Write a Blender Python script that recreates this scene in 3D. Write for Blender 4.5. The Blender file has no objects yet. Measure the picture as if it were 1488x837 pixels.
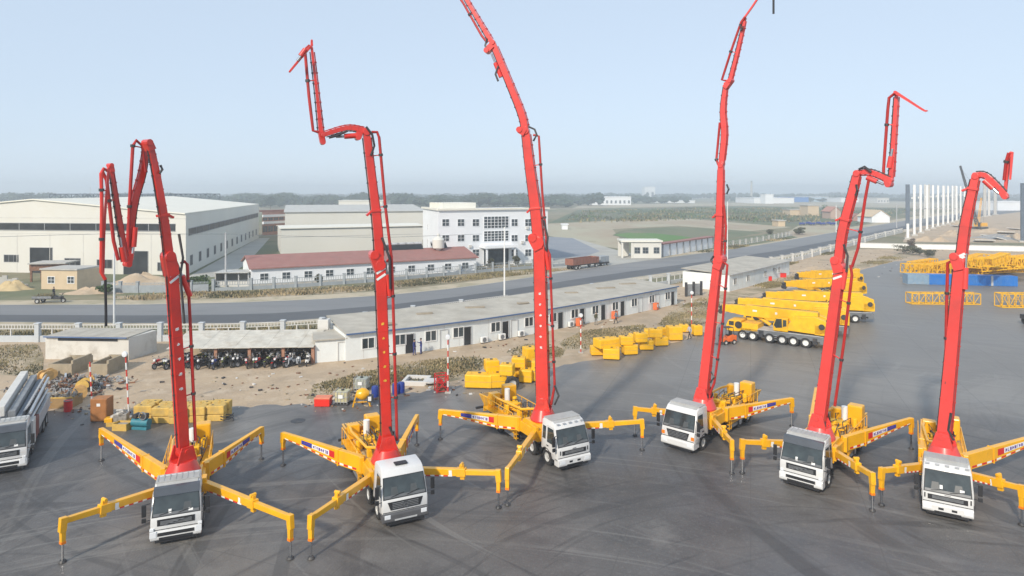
import bpy, bmesh, math, random
from mathutils import Vector, Matrix
random.seed(7)
R = math.radians
S = bpy.context.scene
COL = S.collection
# ---------------------------------------------------------------- camera, world, sun, exposure
F, H, HZ, CX = 950.0, 17.5, 280.0, 744.0        # focal length in photo pixels, eye height, horizon row, centre column
cam = bpy.data.cameras.new('camera')
cam.sensor_width = 36; cam.sensor_fit = 'HORIZONTAL'
cam.lens = F / 1488 * 36
cam.shift_y = -(418.5 - HZ) / 1488
cam.clip_start = 0.5; cam.clip_end = 9000
camo = bpy.data.objects.new('camera', cam); COL.objects.link(camo)
camo.location = (0, 0, H); camo.rotation_euler = (R(90), 0, 0)
S.camera = camo
SUN_EL, SUN_AZ = 33.0, 242.0     # azimuth measured counter-clockwise from +X of the direction TO the sun
sd = Vector((math.cos(R(SUN_EL)) * math.cos(R(SUN_AZ)), math.cos(R(SUN_EL)) * math.sin(R(SUN_AZ)), math.sin(R(SUN_EL))))
w = bpy.data.worlds.new('World'); S.world = w; w.use_nodes = True
nt = w.node_tree
sky = nt.nodes.new('ShaderNodeTexSky'); sky.sky_type = 'NISHITA'; sky.sun_disc = False
sky.sun_elevation = R(SUN_EL); sky.sun_rotation = math.atan2(sd.x, sd.y)
sky.altitude = 0; sky.air_density = 1.0; sky.dust_density = 0.7; sky.ozone_density = 1.6
hs = nt.nodes.new('ShaderNodeHueSaturation'); hs.inputs['Saturation'].default_value = 0.62; hs.inputs['Value'].default_value = 1.0
nt.links.new(sky.outputs[0], hs.inputs['Color'])
mxw = nt.nodes.new('ShaderNodeMix'); mxw.data_type = 'RGBA'; mxw.inputs[0].default_value = .74
nt.links.new(hs.outputs[0], mxw.inputs[6]); mxw.inputs[7].default_value = (4.35, 5.35, 6.6, 1)      # constant pale blue mixed in evens the sky out
nt.links.new(mxw.outputs[2], nt.nodes['Background'].inputs['Color'])
nt.nodes['Background'].inputs['Strength'].default_value = 0.106
sl = bpy.data.lights.new('sun', 'SUN'); sl.energy = 2.9; sl.angle = R(3.2); sl.color = (1.0, 0.90, 0.76)
so = bpy.data.objects.new('sun', sl); COL.objects.link(so); so.rotation_euler = sd.to_track_quat('Z', 'Y').to_euler()
S.view_settings.view_transform = 'Standard'; S.view_settings.look = 'None'
S.view_settings.gamma = 1; S.view_settings.exposure = 0.48; S.view_settings.use_curve_mapping = False
S.cycles.max_bounces = 5; S.cycles.volume_bounces = 1; S.cycles.use_denoising = True
S.cycles.diffuse_bounces = 3; S.cycles.glossy_bounces = 3; S.cycles.transmission_bounces = 3

# ---------------------------------------------------------------- helpers
def G(px, py, z=0.0):
    "point at height z that the photograph shows at (px, py)"
    Y = F * (H - z) / (py - HZ)
    return Vector(((px - CX) / F * Y, Y, z))
def ztop(py, Y): return H - (py - HZ) * Y / F
def at(px, py, Y): return Vector(((px - CX) / F * Y, Y, ztop(py, Y)))

def thing(name, label, cat, loc=(0, 0, 0), rz=0, group=None):
    o = bpy.data.objects.new(name, None); COL.objects.link(o)
    o.location = loc; o.rotation_euler = (0, 0, rz); o.empty_display_size = .3
    o['label'] = label; o['category'] = cat; o['kind'] = 'thing'
    if group: o['group'] = group
    return o
def tag(o, label, cat, group=None):
    o['label'] = label; o['category'] = cat; o['kind'] = 'thing'
    if group: o['group'] = group
    return o
def kind(o, k): o['kind'] = k; return o
def dup(o, parent=None):
    c = o.copy(); COL.objects.link(c)
    if parent: c.parent = parent
    for ch in o.children: dup(ch, c)
    return c

class MB:
    def __init__(s): s.v = []; s.f = []; s.m = []
    def add(s, vs, fs, m=0):
        b = len(s.v); s.v += [tuple(x) for x in vs]
        for f in fs: s.f.append([b + i for i in f]); s.m.append(m)
        return s
    def box(s, c, d, rz=0, m=0, M=None, taper=1.0):
        x, y, z = d[0] / 2, d[1] / 2, d[2] / 2; t = taper
        vs = [Vector(p) for p in ((-x, -y, -z), (x, -y, -z), (x, y, -z), (-x, y, -z), (-x * t, -y * t, z), (x * t, -y * t, z), (x * t, y * t, z), (-x * t, y * t, z))]
        if M is None: M = Matrix.Rotation(rz, 3, 'Z')
        c = Vector(c)
        return s.add([M @ v + c for v in vs], [(3, 2, 1, 0), (4, 5, 6, 7), (0, 1, 5, 4), (1, 2, 6, 5), (2, 3, 7, 6), (3, 0, 4, 7)], m)
    def b2(s, a, b, m=0):     # box by min, max
        return s.box([(a[i] + b[i]) / 2 for i in range(3)], [abs(b[i] - a[i]) for i in range(3)], m=m)
    def beam(s, p, q, w0, h0, w1=None, h1=None, up=(0, 0, 1), m=0):
        p, q = Vector(p), Vector(q); w1 = w0 if w1 is None else w1; h1 = h0 if h1 is None else h1
        t = (q - p).normalized(); sd_ = t.cross(Vector(up))
        if sd_.length < 1e-4: sd_ = t.cross(Vector((1, 0, 0)))
        sd_.normalize(); u = sd_.cross(t)
        vs = []
        for c, w_, h_ in ((p, w0, h0), (q, w1, h1)):
            for a, b in ((-1, -1), (1, -1), (1, 1), (-1, 1)): vs.append(c + sd_ * a * w_ / 2 + u * b * h_ / 2)
        return s.add(vs, [(3, 2, 1, 0), (4, 5, 6, 7), (0, 1, 5, 4), (1, 2, 6, 5), (2, 3, 7, 6), (3, 0, 4, 7)], m)
    def loft(s, pts, ws, hs_, nrm, m=0):   # rectangular tube along pts; width measured across nrm, depth along nrm
        nrm = Vector(nrm).normalized(); rings = []
        for i, p in enumerate(pts):
            a = pts[max(i - 1, 0)]; b = pts[min(i + 1, len(pts) - 1)]
            t = (b - a).normalized(); sd_ = nrm.cross(t).normalized()
            rings.append([p + sd_ * x * ws[i] / 2 + nrm * y * hs_[i] / 2 for x, y in ((-1, -1), (1, -1), (1, 1), (-1, 1))])
        vs = [v for r in rings for v in r]; fs = [(3, 2, 1, 0), tuple(4 * (len(pts) - 1) + k for k in range(4))]
        for i in range(len(pts) - 1):
            for k in range(4): fs.append((4 * i + k, 4 * i + (k + 1) % 4, 4 * i + 4 + (k + 1) % 4, 4 * i + 4 + k))
        return s.add(vs, fs, m)
    def cyl(s, p, q, r0, r1=None, n=12, m=0):
        p, q = Vector(p), Vector(q); r1 = r0 if r1 is None else r1
        t = (q - p).normalized(); a = t.cross(Vector((0, 0, 1)))
        if a.length < 1e-3: a = Vector((1, 0, 0))
        a.normalize(); b = t.cross(a)
        vs = []
        for c, r in ((p, r0), (q, r1)):
            for i in range(n):
                an = 2 * math.pi * i / n; vs.append(c + a * math.cos(an) * r + b * math.sin(an) * r)
        fs = [tuple(range(n - 1, -1, -1)), tuple(range(n, 2 * n))] + [(i, (i + 1) % n, n + (i + 1) % n, n + i) for i in range(n)]
        return s.add(vs, fs, m)
    def tube(s, pts, r, n=6, m=0):
        pts = [Vector(p) for p in pts]; vs = []
        for i, p in enumerate(pts):
            t = (pts[min(i + 1, len(pts) - 1)] - pts[max(i - 1, 0)]).normalized()
            a = t.cross(Vector((0.31, 0.17, 1)));
            if a.length < 1e-3: a = t.cross(Vector((1, 0, 0)))
            a.normalize(); b = t.cross(a)
            for k in range(n):
                an = 2 * math.pi * k / n; vs.append(p + a * math.cos(an) * r + b * math.sin(an) * r)
        fs = [tuple(range(n - 1, -1, -1)), tuple(len(vs) - n + k for k in range(n))]
        for i in range(len(pts) - 1):
            for k in range(n): fs.append((i * n + k, i * n + (k + 1) % n, (i + 1) * n + (k + 1) % n, (i + 1) * n + k))
        return s.add(vs, fs, m)
    def prism(s, prof, a, b, m=0):     # profile of (x, z), extruded in y from a to b
        n = len(prof); vs = [(x, a, z) for x, z in prof] + [(x, b, z) for x, z in prof]
        return s.add(vs, [tuple(range(n)), tuple(range(2 * n - 1, n - 1, -1))] + [(i, n + i, n + (i + 1) % n, (i + 1) % n) for i in range(n)], m)
    def slab(s, poly, z0, z1, m=0):    # polygon of (x, y) extruded in z
        n = len(poly); vs = [(p[0], p[1], z0) for p in poly] + [(p[0], p[1], z1) for p in poly]
        return s.add(vs, [tuple(range(n - 1, -1, -1)), tuple(range(n, 2 * n))] + [(i, (i + 1) % n, n + (i + 1) % n, n + i) for i in range(n)], m)
    def lathe(s, prof, c=(0, 0, 0), axis='Y', n=20, m=0):   # closed profile of (r, a)
        c = Vector(c); k = len(prof); vs = []
        for i in range(n):
            an = 2 * math.pi * i / n; ca, sa = math.cos(an), math.sin(an)
            for r, a in prof:
                vs.append(c + (Vector((r * ca, a, r * sa)) if axis == 'Y' else Vector((r * ca, r * sa, a)) if axis == 'Z' else Vector((a, r * ca, r * sa))))
        fs = []
        for i in range(n):
            j = (i + 1) % n
            for q in range(k):
                e = (q + 1) % k; fs.append((i * k + q, j * k + q, j * k + e, i * k + e))
        return s.add(vs, fs, m)
    def build(s, name, mats, parent=None, smooth=False, bevel=0, loc=None, rz=0):
        me = bpy.data.meshes.new(name)
        me.from_pydata(s.v, [], s.f)
        mats = mats if isinstance(mats, (list, tuple)) else [mats]
        for m in mats: me.materials.append(m)
        for p, i in zip(me.polygons, s.m): p.material_index = i
        bm = bmesh.new(); bm.from_mesh(me); bmesh.ops.recalc_face_normals(bm, faces=bm.faces)
        if bevel:
            ed = [e for e in bm.edges if len(e.link_faces) == 2 and e.calc_face_angle(0) > 0.5]
            bmesh.ops.bevel(bm, geom=ed, offset=bevel, segments=2, profile=0.5, affect='EDGES', clamp_overlap=True)
        bm.to_mesh(me); bm.free()
        if smooth:
            for p in me.polygons: p.use_smooth = True
            try: me.set_sharp_from_angle(angle=R(38))
            except Exception: pass
        o = bpy.data.objects.new(name, me); COL.objects.link(o)
        if parent: o.parent = parent
        if loc is not None: o.location = loc
        if rz: o.rotation_euler = (0, 0, rz)
        return o

# ---------------------------------------------------------------- materials
MATS = {}
def mat(key, col, rough=.6, metal=0, var=.12, scale=1.5, detail=5, dirt=None, dirt_amt=0, coat=0, bump=0, bscale=8, stretch=None, spec=.5):
    if key in MATS: return MATS[key]
    m = bpy.data.materials.new(key); m.use_nodes = True; n = m.node_tree.nodes; l = m.node_tree.links
    b = n['Principled BSDF']; b.inputs['Roughness'].default_value = rough; b.inputs['Metallic'].default_value = metal
    b.inputs['Specular IOR Level'].default_value = spec
    if coat: b.inputs['Coat Weight'].default_value = coat; b.inputs['Coat Roughness'].default_value = .15
    tc = n.new('ShaderNodeTexCoord'); src = tc.outputs['Object']
    if stretch:
        mp = n.new('ShaderNodeMapping'); mp.inputs['Scale'].default_value = stretch; l.new(src, mp.inputs[0]); src = mp.outputs[0]
    ns = n.new('ShaderNodeTexNoise'); ns.inputs['Scale'].default_value = scale; ns.inputs['Detail'].default_value = detail; l.new(src, ns.inputs['Vector'])
    ramp = n.new('ShaderNodeMapRange'); ramp.inputs[1].default_value = .3; ramp.inputs[2].default_value = .7
    ramp.inputs[3].default_value = 1 - var; ramp.inputs[4].default_value = 1 + var
    l.new(ns.outputs[0], ramp.inputs[0])
    mx = n.new('ShaderNodeMix'); mx.data_type = 'RGBA'; mx.blend_type = 'MULTIPLY'; mx.inputs[0].default_value = 1
    mx.inputs[6].default_value = (*col, 1); l.new(ramp.outputs[0], mx.inputs[7]); out = mx.outputs[2]
    if dirt:
        n2 = n.new('ShaderNodeTexNoise'); n2.inputs['Scale'].default_value = scale * .6 + .3; n2.inputs['Detail'].default_value = 8; n2.inputs['Roughness'].default_value = .65; l.new(tc.outputs['Object'], n2.inputs['Vector'])
        r2 = n.new('ShaderNodeMapRange'); r2.inputs[1].default_value = .48; r2.inputs[2].default_value = .72; r2.inputs[4].default_value = dirt_amt; l.new(n2.outputs[0], r2.inputs[0])
        m2 = n.new('ShaderNodeMix'); m2.data_type = 'RGBA'; l.new(r2.outputs[0], m2.inputs[0]); l.new(out, m2.inputs[6]); m2.inputs[7].default_value = (*dirt, 1); out = m2.outputs[2]
    l.new(out, b.inputs['Base Color'])
    if bump:
        n3 = n.new('ShaderNodeTexNoise'); n3.inputs['Scale'].default_value = bscale; n3.inputs['Detail'].default_value = 6; l.new(tc.outputs['Object'], n3.inputs['Vector'])
        bp = n.new('ShaderNodeBump'); bp.inputs['Strength'].default_value = bump; bp.inputs['Distance'].default_value = .1; l.new(n3.outputs[0], bp.inputs['Height']); l.new(bp.outputs[0], b.inputs['Normal'])
    MATS[key] = m; return m
def mat_bands(key, c1, c2, sc, axis='X', rough=.6, width=.5, rot=0):    # ribbed or slatted sheet
    if key in MATS: return MATS[key]
    m = mat(key, c1, rough=rough, var=.1, scale=.6, dirt=(.3, .27, .22), dirt_amt=.25)
    n = m.node_tree.nodes; l = m.node_tree.links; b = n['Principled BSDF']
    tc = n.new('ShaderNodeTexCoord'); mp = n.new('ShaderNodeMapping'); mp.inputs['Rotation'].default_value = (0, 0, rot); l.new(tc.outputs['Object'], mp.inputs[0])
    wv = n.new('ShaderNodeTexWave'); wv.bands_direction = axis; wv.inputs['Scale'].default_value = sc; wv.wave_profile = 'SAW' if width < .5 else 'SIN'; l.new(mp.outputs[0], wv.inputs[0])
    lk = b.inputs['Base Color'].links[0]; src = lk.from_socket
    r = n.new('ShaderNodeMapRange'); r.inputs[1].default_value = .72; r.inputs[2].default_value = .98; l.new(wv.outputs[1], r.inputs[0])
    mx = n.new('ShaderNodeMix'); mx.data_type = 'RGBA'; l.new(r.outputs[0], mx.inputs[0]); l.new(src, mx.inputs[6]); mx.inputs[7].default_value = (*c2, 1)
    l.new(mx.outputs[2], b.inputs['Base Color']); return m

M_YEL = mat('yellow_paint', (.86, .43, .004), .35, var=.08, scale=1.2, dirt=(.5, .24, .03), dirt_amt=.35, coat=.3)
M_YEL2 = mat('yellow_primer', (.86, .47, .004), .5, var=.1, scale=1.6, dirt=(.5, .28, .03), dirt_amt=.4)
M_YELD = mat('dusty_yellow_paint', (.62, .40, .09), .65, var=.16, scale=2.5, dirt=(.33, .25, .13), dirt_amt=.6)
M_RED = mat('red_boom_paint', (.66, .028, .014), .33, var=.12, scale=.5, dirt=(.30, .025, .018), dirt_amt=.5, coat=.5)
M_REDP = mat('glare_paled_red_paint', (.74, .06, .05), .4, var=.08, scale=.5, dirt=(.42, .06, .05), dirt_amt=.5, coat=.4)  # paler red: sun glare on the right-hand booms put into the colour
M_REDD = mat('dark_red_pipe', (.42, .02, .015), .45, var=.15, scale=2)
M_WHITE = mat('white_cab_paint', (.66, .66, .65), .3, var=.03, scale=2, dirt=(.55, .52, .47), dirt_amt=.25, coat=.5)
M_WALL = mat('cream_cladding', (.63, .62, .57), .7, var=.04, scale=.08, dirt=(.6, .56, .46), dirt_amt=.3)
M_OFF = mat('white_render', (.78, .80, .82), .8, var=.04, scale=.1, dirt=(.6, .62, .64), dirt_amt=.2)
M_PORT = mat('white_panel', (.74, .77, .76), .6, var=.06, scale=.5, dirt=(.55, .55, .5), dirt_amt=.35)
M_CONC = mat('old_concrete', (.46, .45, .42), .9, var=.16, scale=.8, dirt=(.27, .26, .23), dirt_amt=.55, bump=.3)
M_CONCL = mat('pale_concrete', (.6, .59, .56), .9, var=.1, scale=.8, dirt=(.4, .38, .34), dirt_amt=.4)
M_DARK = mat('dark_chassis', (.035, .036, .04), .5, var=.3, scale=3, dirt=(.16, .13, .1), dirt_amt=.4)
M_GREY = mat('grey_steel', (.2, .21, .22), .5, var=.2, scale=2)
M_LGREY = mat('light_grey_steel', (.45, .46, .47), .45, var=.15, scale=2, dirt=(.3, .27, .22), dirt_amt=.4)
M_CHROME = mat('steel_rod', (.55, .56, .58), .25, 1, var=.05)
M_TYRE = mat('tyre_rubber', (.03, .03, .03), .85, var=.3, scale=6, dirt=(.14, .12, .1), dirt_amt=.45)
M_RIM = mat('silver_rim', (.62, .62, .6), .4, .2, var=.08, scale=4, dirt=(.35, .3, .25), dirt_amt=.4)
M_GLASS = mat('dark_glass', (.035, .045, .045), .06, var=.5, scale=1.2, spec=.9)
M_PANE = mat('window_pane', (.05, .065, .075), .12, var=.5, scale=.7, spec=.7)
M_BLACK = mat('black_plastic', (.02, .02, .022), .5, var=.2)
M_BLUEP = mat('blue_paint', (.02, .05, .28), .5, var=.1)
M_LAMP = mat('lamp_glass', (.72, .74, .76), .12, var=.05, spec=.9)
M_ORNG = mat('orange_lens', (.85, .22, .01), .3, var=.05)
M_DWHITE = mat('decal_white', (.78, .78, .76), .5, var=.03)
M_DRED = mat('decal_red', (.62, .02, .02), .5, var=.03)
M_DBLUE = mat('decal_blue', (.03, .05, .33), .5, var=.03)
M_ROOFR = mat_bands('red_roof_sheet', (.33, .15, .125), (.24, .11, .095), 1.6, 'X', .7)
M_ROOFG = mat_bands('grey_roof_sheet', (.50, .50, .47), (.38, .38, .36), 1.0, 'X', .7)
M_ROOFC = mat('cream_roof_sheet', (.74, .72, .63), .6, var=.05, scale=.15, dirt=(.55, .5, .42), dirt_amt=.3)
M_ROOFP = mat('dusty_panel_roof', (.43, .40, .34), .85, var=.14, scale=.5, dirt=(.34, .3, .24), dirt_amt=.6)
M_BRICK = mat('pink_brick', (.42, .22, .17), .9, var=.15, scale=1)
M_TAN = mat('tan_render', (.58, .46, .31), .85, var=.1, scale=.8, dirt=(.35, .28, .2), dirt_amt=.35)
M_BROWN = mat('brown_paint', (.36, .15, .045), .6, var=.15, scale=2)
M_RUST = mat('rusty_steel', (.2, .1, .06), .85, var=.35, scale=3, dirt=(.35, .2, .1), dirt_amt=.5)
M_SCRAP = mat('tarnished_steel', (.36, .34, .31), .5, .3, var=.4, scale=4)
M_WOOD = mat('pale_wood', (.62, .38, .14), .8, var=.2, scale=3)
M_TEAL = mat('teal_paint', (.03, .2, .26), .5, var=.12, scale=2, dirt=(.2, .2, .17), dirt_amt=.3)
M_BLUE = mat('blue_container_paint', (.01, .15, .50), .5, var=.12, scale=.5, dirt=(.12, .22, .36), dirt_amt=.4)
M_REDBOX = mat('bright_red_paint', (.78, .025, .012), .45, var=.06)
M_SIL = mat('silver_paint', (.5, .53, .56), .35, .4, var=.1, scale=1)
M_SKIN = mat('skin', (.42, .24, .16), .6, var=.05)
M_HAIR = mat('black_hair', (.015, .013, .012), .6, var=.1)
M_LEAF = mat('green_leaves', (.075, .12, .035), .7, var=.45, scale=.7)
M_LEAF2 = mat('dusty_leaves', (.085, .085, .045), .8, var=.4, scale=.7)
M_DRY = mat('dry_grass_blades', (.36, .28, .16), .9, var=.4, scale=.35)
M_OLIVE = mat('olive_grass_blades', (.24, .20, .10), .9, var=.45, scale=.3)
M_BARK = mat('bark', (.12, .09, .065), .9, var=.2)
M_FOREST = mat('forest_leaves', (.035, .055, .035), .9, var=.5, scale=.05)

# ---------------------------------------------------------------- ground
def gmat(key, base, layers, rough=.9, bump=.25, bscale=3, spec=.3):
    "layers: (colour, noise scale, lo, hi, amount, stretch)"
    m = bpy.data.materials.new(key); m.use_nodes = True; n = m.node_tree.nodes; l = m.node_tree.links
    b = n['Principled BSDF']; b.inputs['Roughness'].default_value = rough; b.inputs['Specular IOR Level'].default_value = spec
    tc = n.new('ShaderNodeTexCoord'); rgb = n.new('ShaderNodeRGB'); rgb.outputs[0].default_value = (*base, 1); out = rgb.outputs[0]
    for i, (c, sc, lo, hi, amt, st) in enumerate(layers):
        mp = n.new('ShaderNodeMapping'); mp.inputs['Location'].default_value = (i * 13.7, i * 5.1, i * 3)
        if isinstance(st, (int, float)): mp.inputs['Rotation'].default_value = (0, 0, R(st)); mp.inputs['Scale'].default_value = (.12, 1.6, 1)
        elif st: mp.inputs['Scale'].default_value = st
        l.new(tc.outputs['Object'], mp.inputs[0])
        ns = n.new('ShaderNodeTexNoise'); ns.inputs['Scale'].default_value = sc; ns.inputs['Detail'].default_value = 7; ns.inputs['Roughness'].default_value = .6
        if isinstance(st, (int, float)): ns.inputs['Distortion'].default_value = .4
        l.new(mp.outputs[0], ns.inputs['Vector'])
        r = n.new('ShaderNodeMapRange'); r.inputs[1].default_value = lo; r.inputs[2].default_value = hi; r.inputs[4].default_value = amt; l.new(ns.outputs[0], r.inputs[0])
        mx = n.new('ShaderNodeMix'); mx.data_type = 'RGBA'; l.new(r.outputs[0], mx.inputs[0]); l.new(out, mx.inputs[6]); mx.inputs[7].default_value = (*c, 1); out = mx.outputs[2]
    l.new(out, b.inputs['Base Color'])
    n3 = n.new('ShaderNodeTexNoise'); n3.inputs['Scale'].default_value = bscale; n3.inputs['Detail'].default_value = 8; l.new(tc.outputs['Object'], n3.inputs['Vector'])
    bp = n.new('ShaderNodeBump'); bp.inputs['Strength'].default_value = bump; bp.inputs['Distance'].default_value = .15; l.new(n3.outputs[0], bp.inputs['Height']); l.new(bp.outputs[0], b.inputs['Normal'])
    MATS[key] = m; return m
def sheet(name, poly, z, m, k='structure'):
    me = bpy.data.meshes.new(name); bm = bmesh.new()
    f = bm.faces.new([bm.verts.new((p[0], p[1], z)) for p in poly])
    if f.normal.z < 0: f.normal_flip()
    f.normal_update()
    if f.normal.z < 0: f.normal_flip()
    bmesh.ops.triangulate(bm, faces=bm.faces); bm.to_mesh(me); bm.free()
    me.materials.append(m); o = bpy.data.objects.new(name, me); COL.objects.link(o); o['kind'] = k; return o
def gp(*pts): return [G(*p) for p in pts]
def strip(name, A, B, z, m):
    return sheet(name, gp(*A) + gp(*reversed(B)), z, m)

GM = gmat('ground_soil', (.25, .21, .14), [((.13, .15, .08), .012, .42, .56, .85, (1, .35, 1)), ((.33, .27, .18), .02, .5, .62, .8, (1, .4, 1)), ((.1, .13, .06), .15, .5, .7, .5, None)])
sheet('ground', [(-4000, -150), (4000, -150), (4000, 6000), (-4000, 6000)], 0, GM)
DIRT = gmat('dry_dirt', (.46, .355, .245), [((.36, .28, .2), .25, .45, .65, .7, None), ((.58, .48, .36), .6, .5, .7, .6, None), ((.26, .22, .15), .12, .58, .7, .7, None), ((.3, .25, .19), 1.2, .6, .7, .5, (1, .5, 1))], bump=.5)
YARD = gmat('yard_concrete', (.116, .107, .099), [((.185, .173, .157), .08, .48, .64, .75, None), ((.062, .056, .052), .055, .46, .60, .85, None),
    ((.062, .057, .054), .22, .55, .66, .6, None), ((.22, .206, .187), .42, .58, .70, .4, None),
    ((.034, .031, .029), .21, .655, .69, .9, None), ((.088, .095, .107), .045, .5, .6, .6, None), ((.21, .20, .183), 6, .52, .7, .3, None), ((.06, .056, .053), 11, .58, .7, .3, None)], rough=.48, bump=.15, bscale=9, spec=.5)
def add_tracks(m):
    n = m.node_tree.nodes; l = m.node_tree.links; b = n['Principled BSDF']; src = b.inputs['Base Color'].links[0].from_socket; tc = n.new('ShaderNodeTexCoord')
    def mul(a_, b_):
        q = n.new('ShaderNodeMath'); q.operation = 'MULTIPLY'; l.new(a_, q.inputs[0])
        if isinstance(b_, float): q.inputs[1].default_value = b_
        else: l.new(b_, q.inputs[1])
        return q.outputs[0]
    def mth(op, a_, b_=None):
        q = n.new('ShaderNodeMath'); q.operation = op; l.new(a_, q.inputs[0])
        if b_ is not None:
            if isinstance(b_, float): q.inputs[1].default_value = b_
            else: l.new(b_, q.inputs[1])
        return q.outputs[0]
    # sweeping tyre marks: noise laid out along arcs about the points the vehicles turn around
    for i, (cx, cy, fr, fa, lo, hi, col, amt) in enumerate(((20, 8, .9, 1.1, .57, .63, (.045, .042, .04), .75), (-24, 4, .8, 1.0, .58, .64, (.05, .046, .044), .7), (2, 78, 1.0, 1.3, .58, .64, (.055, .052, .05), .65), (52, 44, .7, 1.2, .57, .63, (.05, .048, .046), .7),
            (-6, -6, 1.5, .9, .59, .64, (.24, .23, .21), .4), (34, 70, 1.3, 1.5, .59, .64, (.25, .24, .22), .35), (14, 20, 2.2, 1.6, .61, .65, (.04, .038, .036), .6))):
        mp = n.new('ShaderNodeMapping'); mp.inputs['Location'].default_value = (-cx, -cy, 0); l.new(tc.outputs['Object'], mp.inputs[0])
        sp = n.new('ShaderNodeSeparateXYZ'); l.new(mp.outputs[0], sp.inputs[0]); ln = n.new('ShaderNodeVectorMath'); ln.operation = 'LENGTH'; l.new(mp.outputs[0], ln.inputs[0])
        cb = n.new('ShaderNodeCombineXYZ'); l.new(mth('MULTIPLY', ln.outputs['Value'], float(fr)), cb.inputs[0]); l.new(mth('MULTIPLY', mth('ARCTAN2', sp.outputs[1], sp.outputs[0]), float(fa)), cb.inputs[1]); cb.inputs[2].default_value = i * 7.3
        ns = n.new('ShaderNodeTexNoise'); ns.inputs['Scale'].default_value = 1.0; ns.inputs['Detail'].default_value = 3; ns.inputs['Roughness'].default_value = .55; ns.inputs['Distortion'].default_value = .2; l.new(cb.outputs[0], ns.inputs['Vector'])
        r = n.new('ShaderNodeMapRange'); r.inputs[1].default_value = lo; r.inputs[2].default_value = hi; r.inputs[4].default_value = amt * .85; l.new(ns.outputs[0], r.inputs[0])
        n5 = n.new('ShaderNodeTexNoise'); n5.inputs['Scale'].default_value = .07; n5.inputs['Detail'].default_value = 5; mp5 = n.new('ShaderNodeMapping'); mp5.inputs['Location'].default_value = (i * 23, i * 11, 0); l.new(tc.outputs['Object'], mp5.inputs[0]); l.new(mp5.outputs[0], n5.inputs['Vector'])
        r5 = n.new('ShaderNodeMapRange'); r5.inputs[1].default_value = .38; r5.inputs[2].default_value = .54; l.new(n5.outputs[0], r5.inputs[0]); msk = mth('MULTIPLY', r.outputs[0], r5.outputs[0])
        mx = n.new('ShaderNodeMix'); mx.data_type = 'RGBA'; l.new(msk, mx.inputs[0]); l.new(src, mx.inputs[6]); mx.inputs[7].default_value = (*col, 1); src = mx.outputs[2]
    # worn, dustier concrete towards the back of the yard
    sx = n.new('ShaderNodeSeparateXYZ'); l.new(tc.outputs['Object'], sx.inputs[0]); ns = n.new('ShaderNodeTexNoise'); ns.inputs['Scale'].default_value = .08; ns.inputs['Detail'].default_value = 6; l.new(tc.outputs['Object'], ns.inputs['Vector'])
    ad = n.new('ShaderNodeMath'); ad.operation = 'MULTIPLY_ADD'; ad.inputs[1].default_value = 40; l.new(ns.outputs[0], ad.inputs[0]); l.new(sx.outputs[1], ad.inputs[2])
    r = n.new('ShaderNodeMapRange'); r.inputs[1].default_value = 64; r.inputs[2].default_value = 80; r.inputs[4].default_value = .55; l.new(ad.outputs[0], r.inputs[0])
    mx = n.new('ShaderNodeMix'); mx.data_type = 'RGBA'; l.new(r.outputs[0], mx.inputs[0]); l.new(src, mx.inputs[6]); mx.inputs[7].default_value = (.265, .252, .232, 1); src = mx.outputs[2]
    bk = n.new('ShaderNodeTexBrick'); bk.offset = 0; bk.inputs['Scale'].default_value = 1; bk.inputs['Brick Width'].default_value = 6; bk.inputs['Row Height'].default_value = 5; bk.inputs['Mortar Size'].default_value = .035
    mp = n.new('ShaderNodeMapping'); mp.inputs['Rotation'].default_value = (0, 0, .35); l.new(tc.outputs['Object'], mp.inputs[0]); l.new(mp.outputs[0], bk.inputs[0])
    mx = n.new('ShaderNodeMix'); mx.data_type = 'RGBA'; l.new(mul(bk.outputs['Fac'], .35), mx.inputs[0]); l.new(src, mx.inputs[6]); mx.inputs[7].default_value = (.07, .066, .06, 1); src = mx.outputs[2]
    l.new(src, b.inputs['Base Color'])
add_tracks(YARD)
SHOULD = gmat('sandy_verge', (.48, .41, .30), [((.3, .27, .18), .15, .45, .6, .7, None), ((.2, .2, .11), .4, .55, .7, .6, None)])
ROADM = gmat('road_asphalt', (.205, .21, .215), [((.25, .25, .25), .05, .45, .65, .7, (.3, 1, 1)), ((.15, .155, .16), .3, .5, .7, .5, (.2, 1, 1))], rough=.75, bump=.08)
ROADD = gmat('road_asphalt_dark', (.10, .105, .112), [((.14, .145, .15), .05, .45, .65, .7, (.3, 1, 1)), ((.075, .08, .085), .3, .5, .7, .5, (.2, 1, 1))], rough=.7, bump=.08)
PALE = gmat('pale_forecourt', (.42, .41, .37), [((.34, .33, .3), .1, .45, .65, .7, None)])
GREENF = gmat('green_crop', (.095, .20, .055), [((.13, .22, .07), .03, .4, .6, .8, (1, .3, 1)), ((.22, .21, .12), .06, .55, .7, .6, (1, .3, 1))])
OLIVEF = gmat('olive_field', (.17, .18, .11), [((.11, .14, .075), .03, .45, .6, .8, (1, .3, 1)), ((.25, .21, .15), .05, .55, .7, .7, (1, .3, 1))])
DARKF = gmat('dark_field', (.10, .13, .07), [((.16, .15, .1), .02, .45, .6, .8, (1, .3, 1))])
SANDF = gmat('sandy_field', (.40, .37, .27), [((.36, .28, .2), .03, .45, .6, .8, (1, .4, 1)), ((.25, .22, .14), .08, .6, .7, .7, (1, .4, 1))])
BLUEG = gmat('grey_forecourt', (.24, .26, .29), [((.3, .31, .33), .1, .45, .65, .7, None)])

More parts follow.
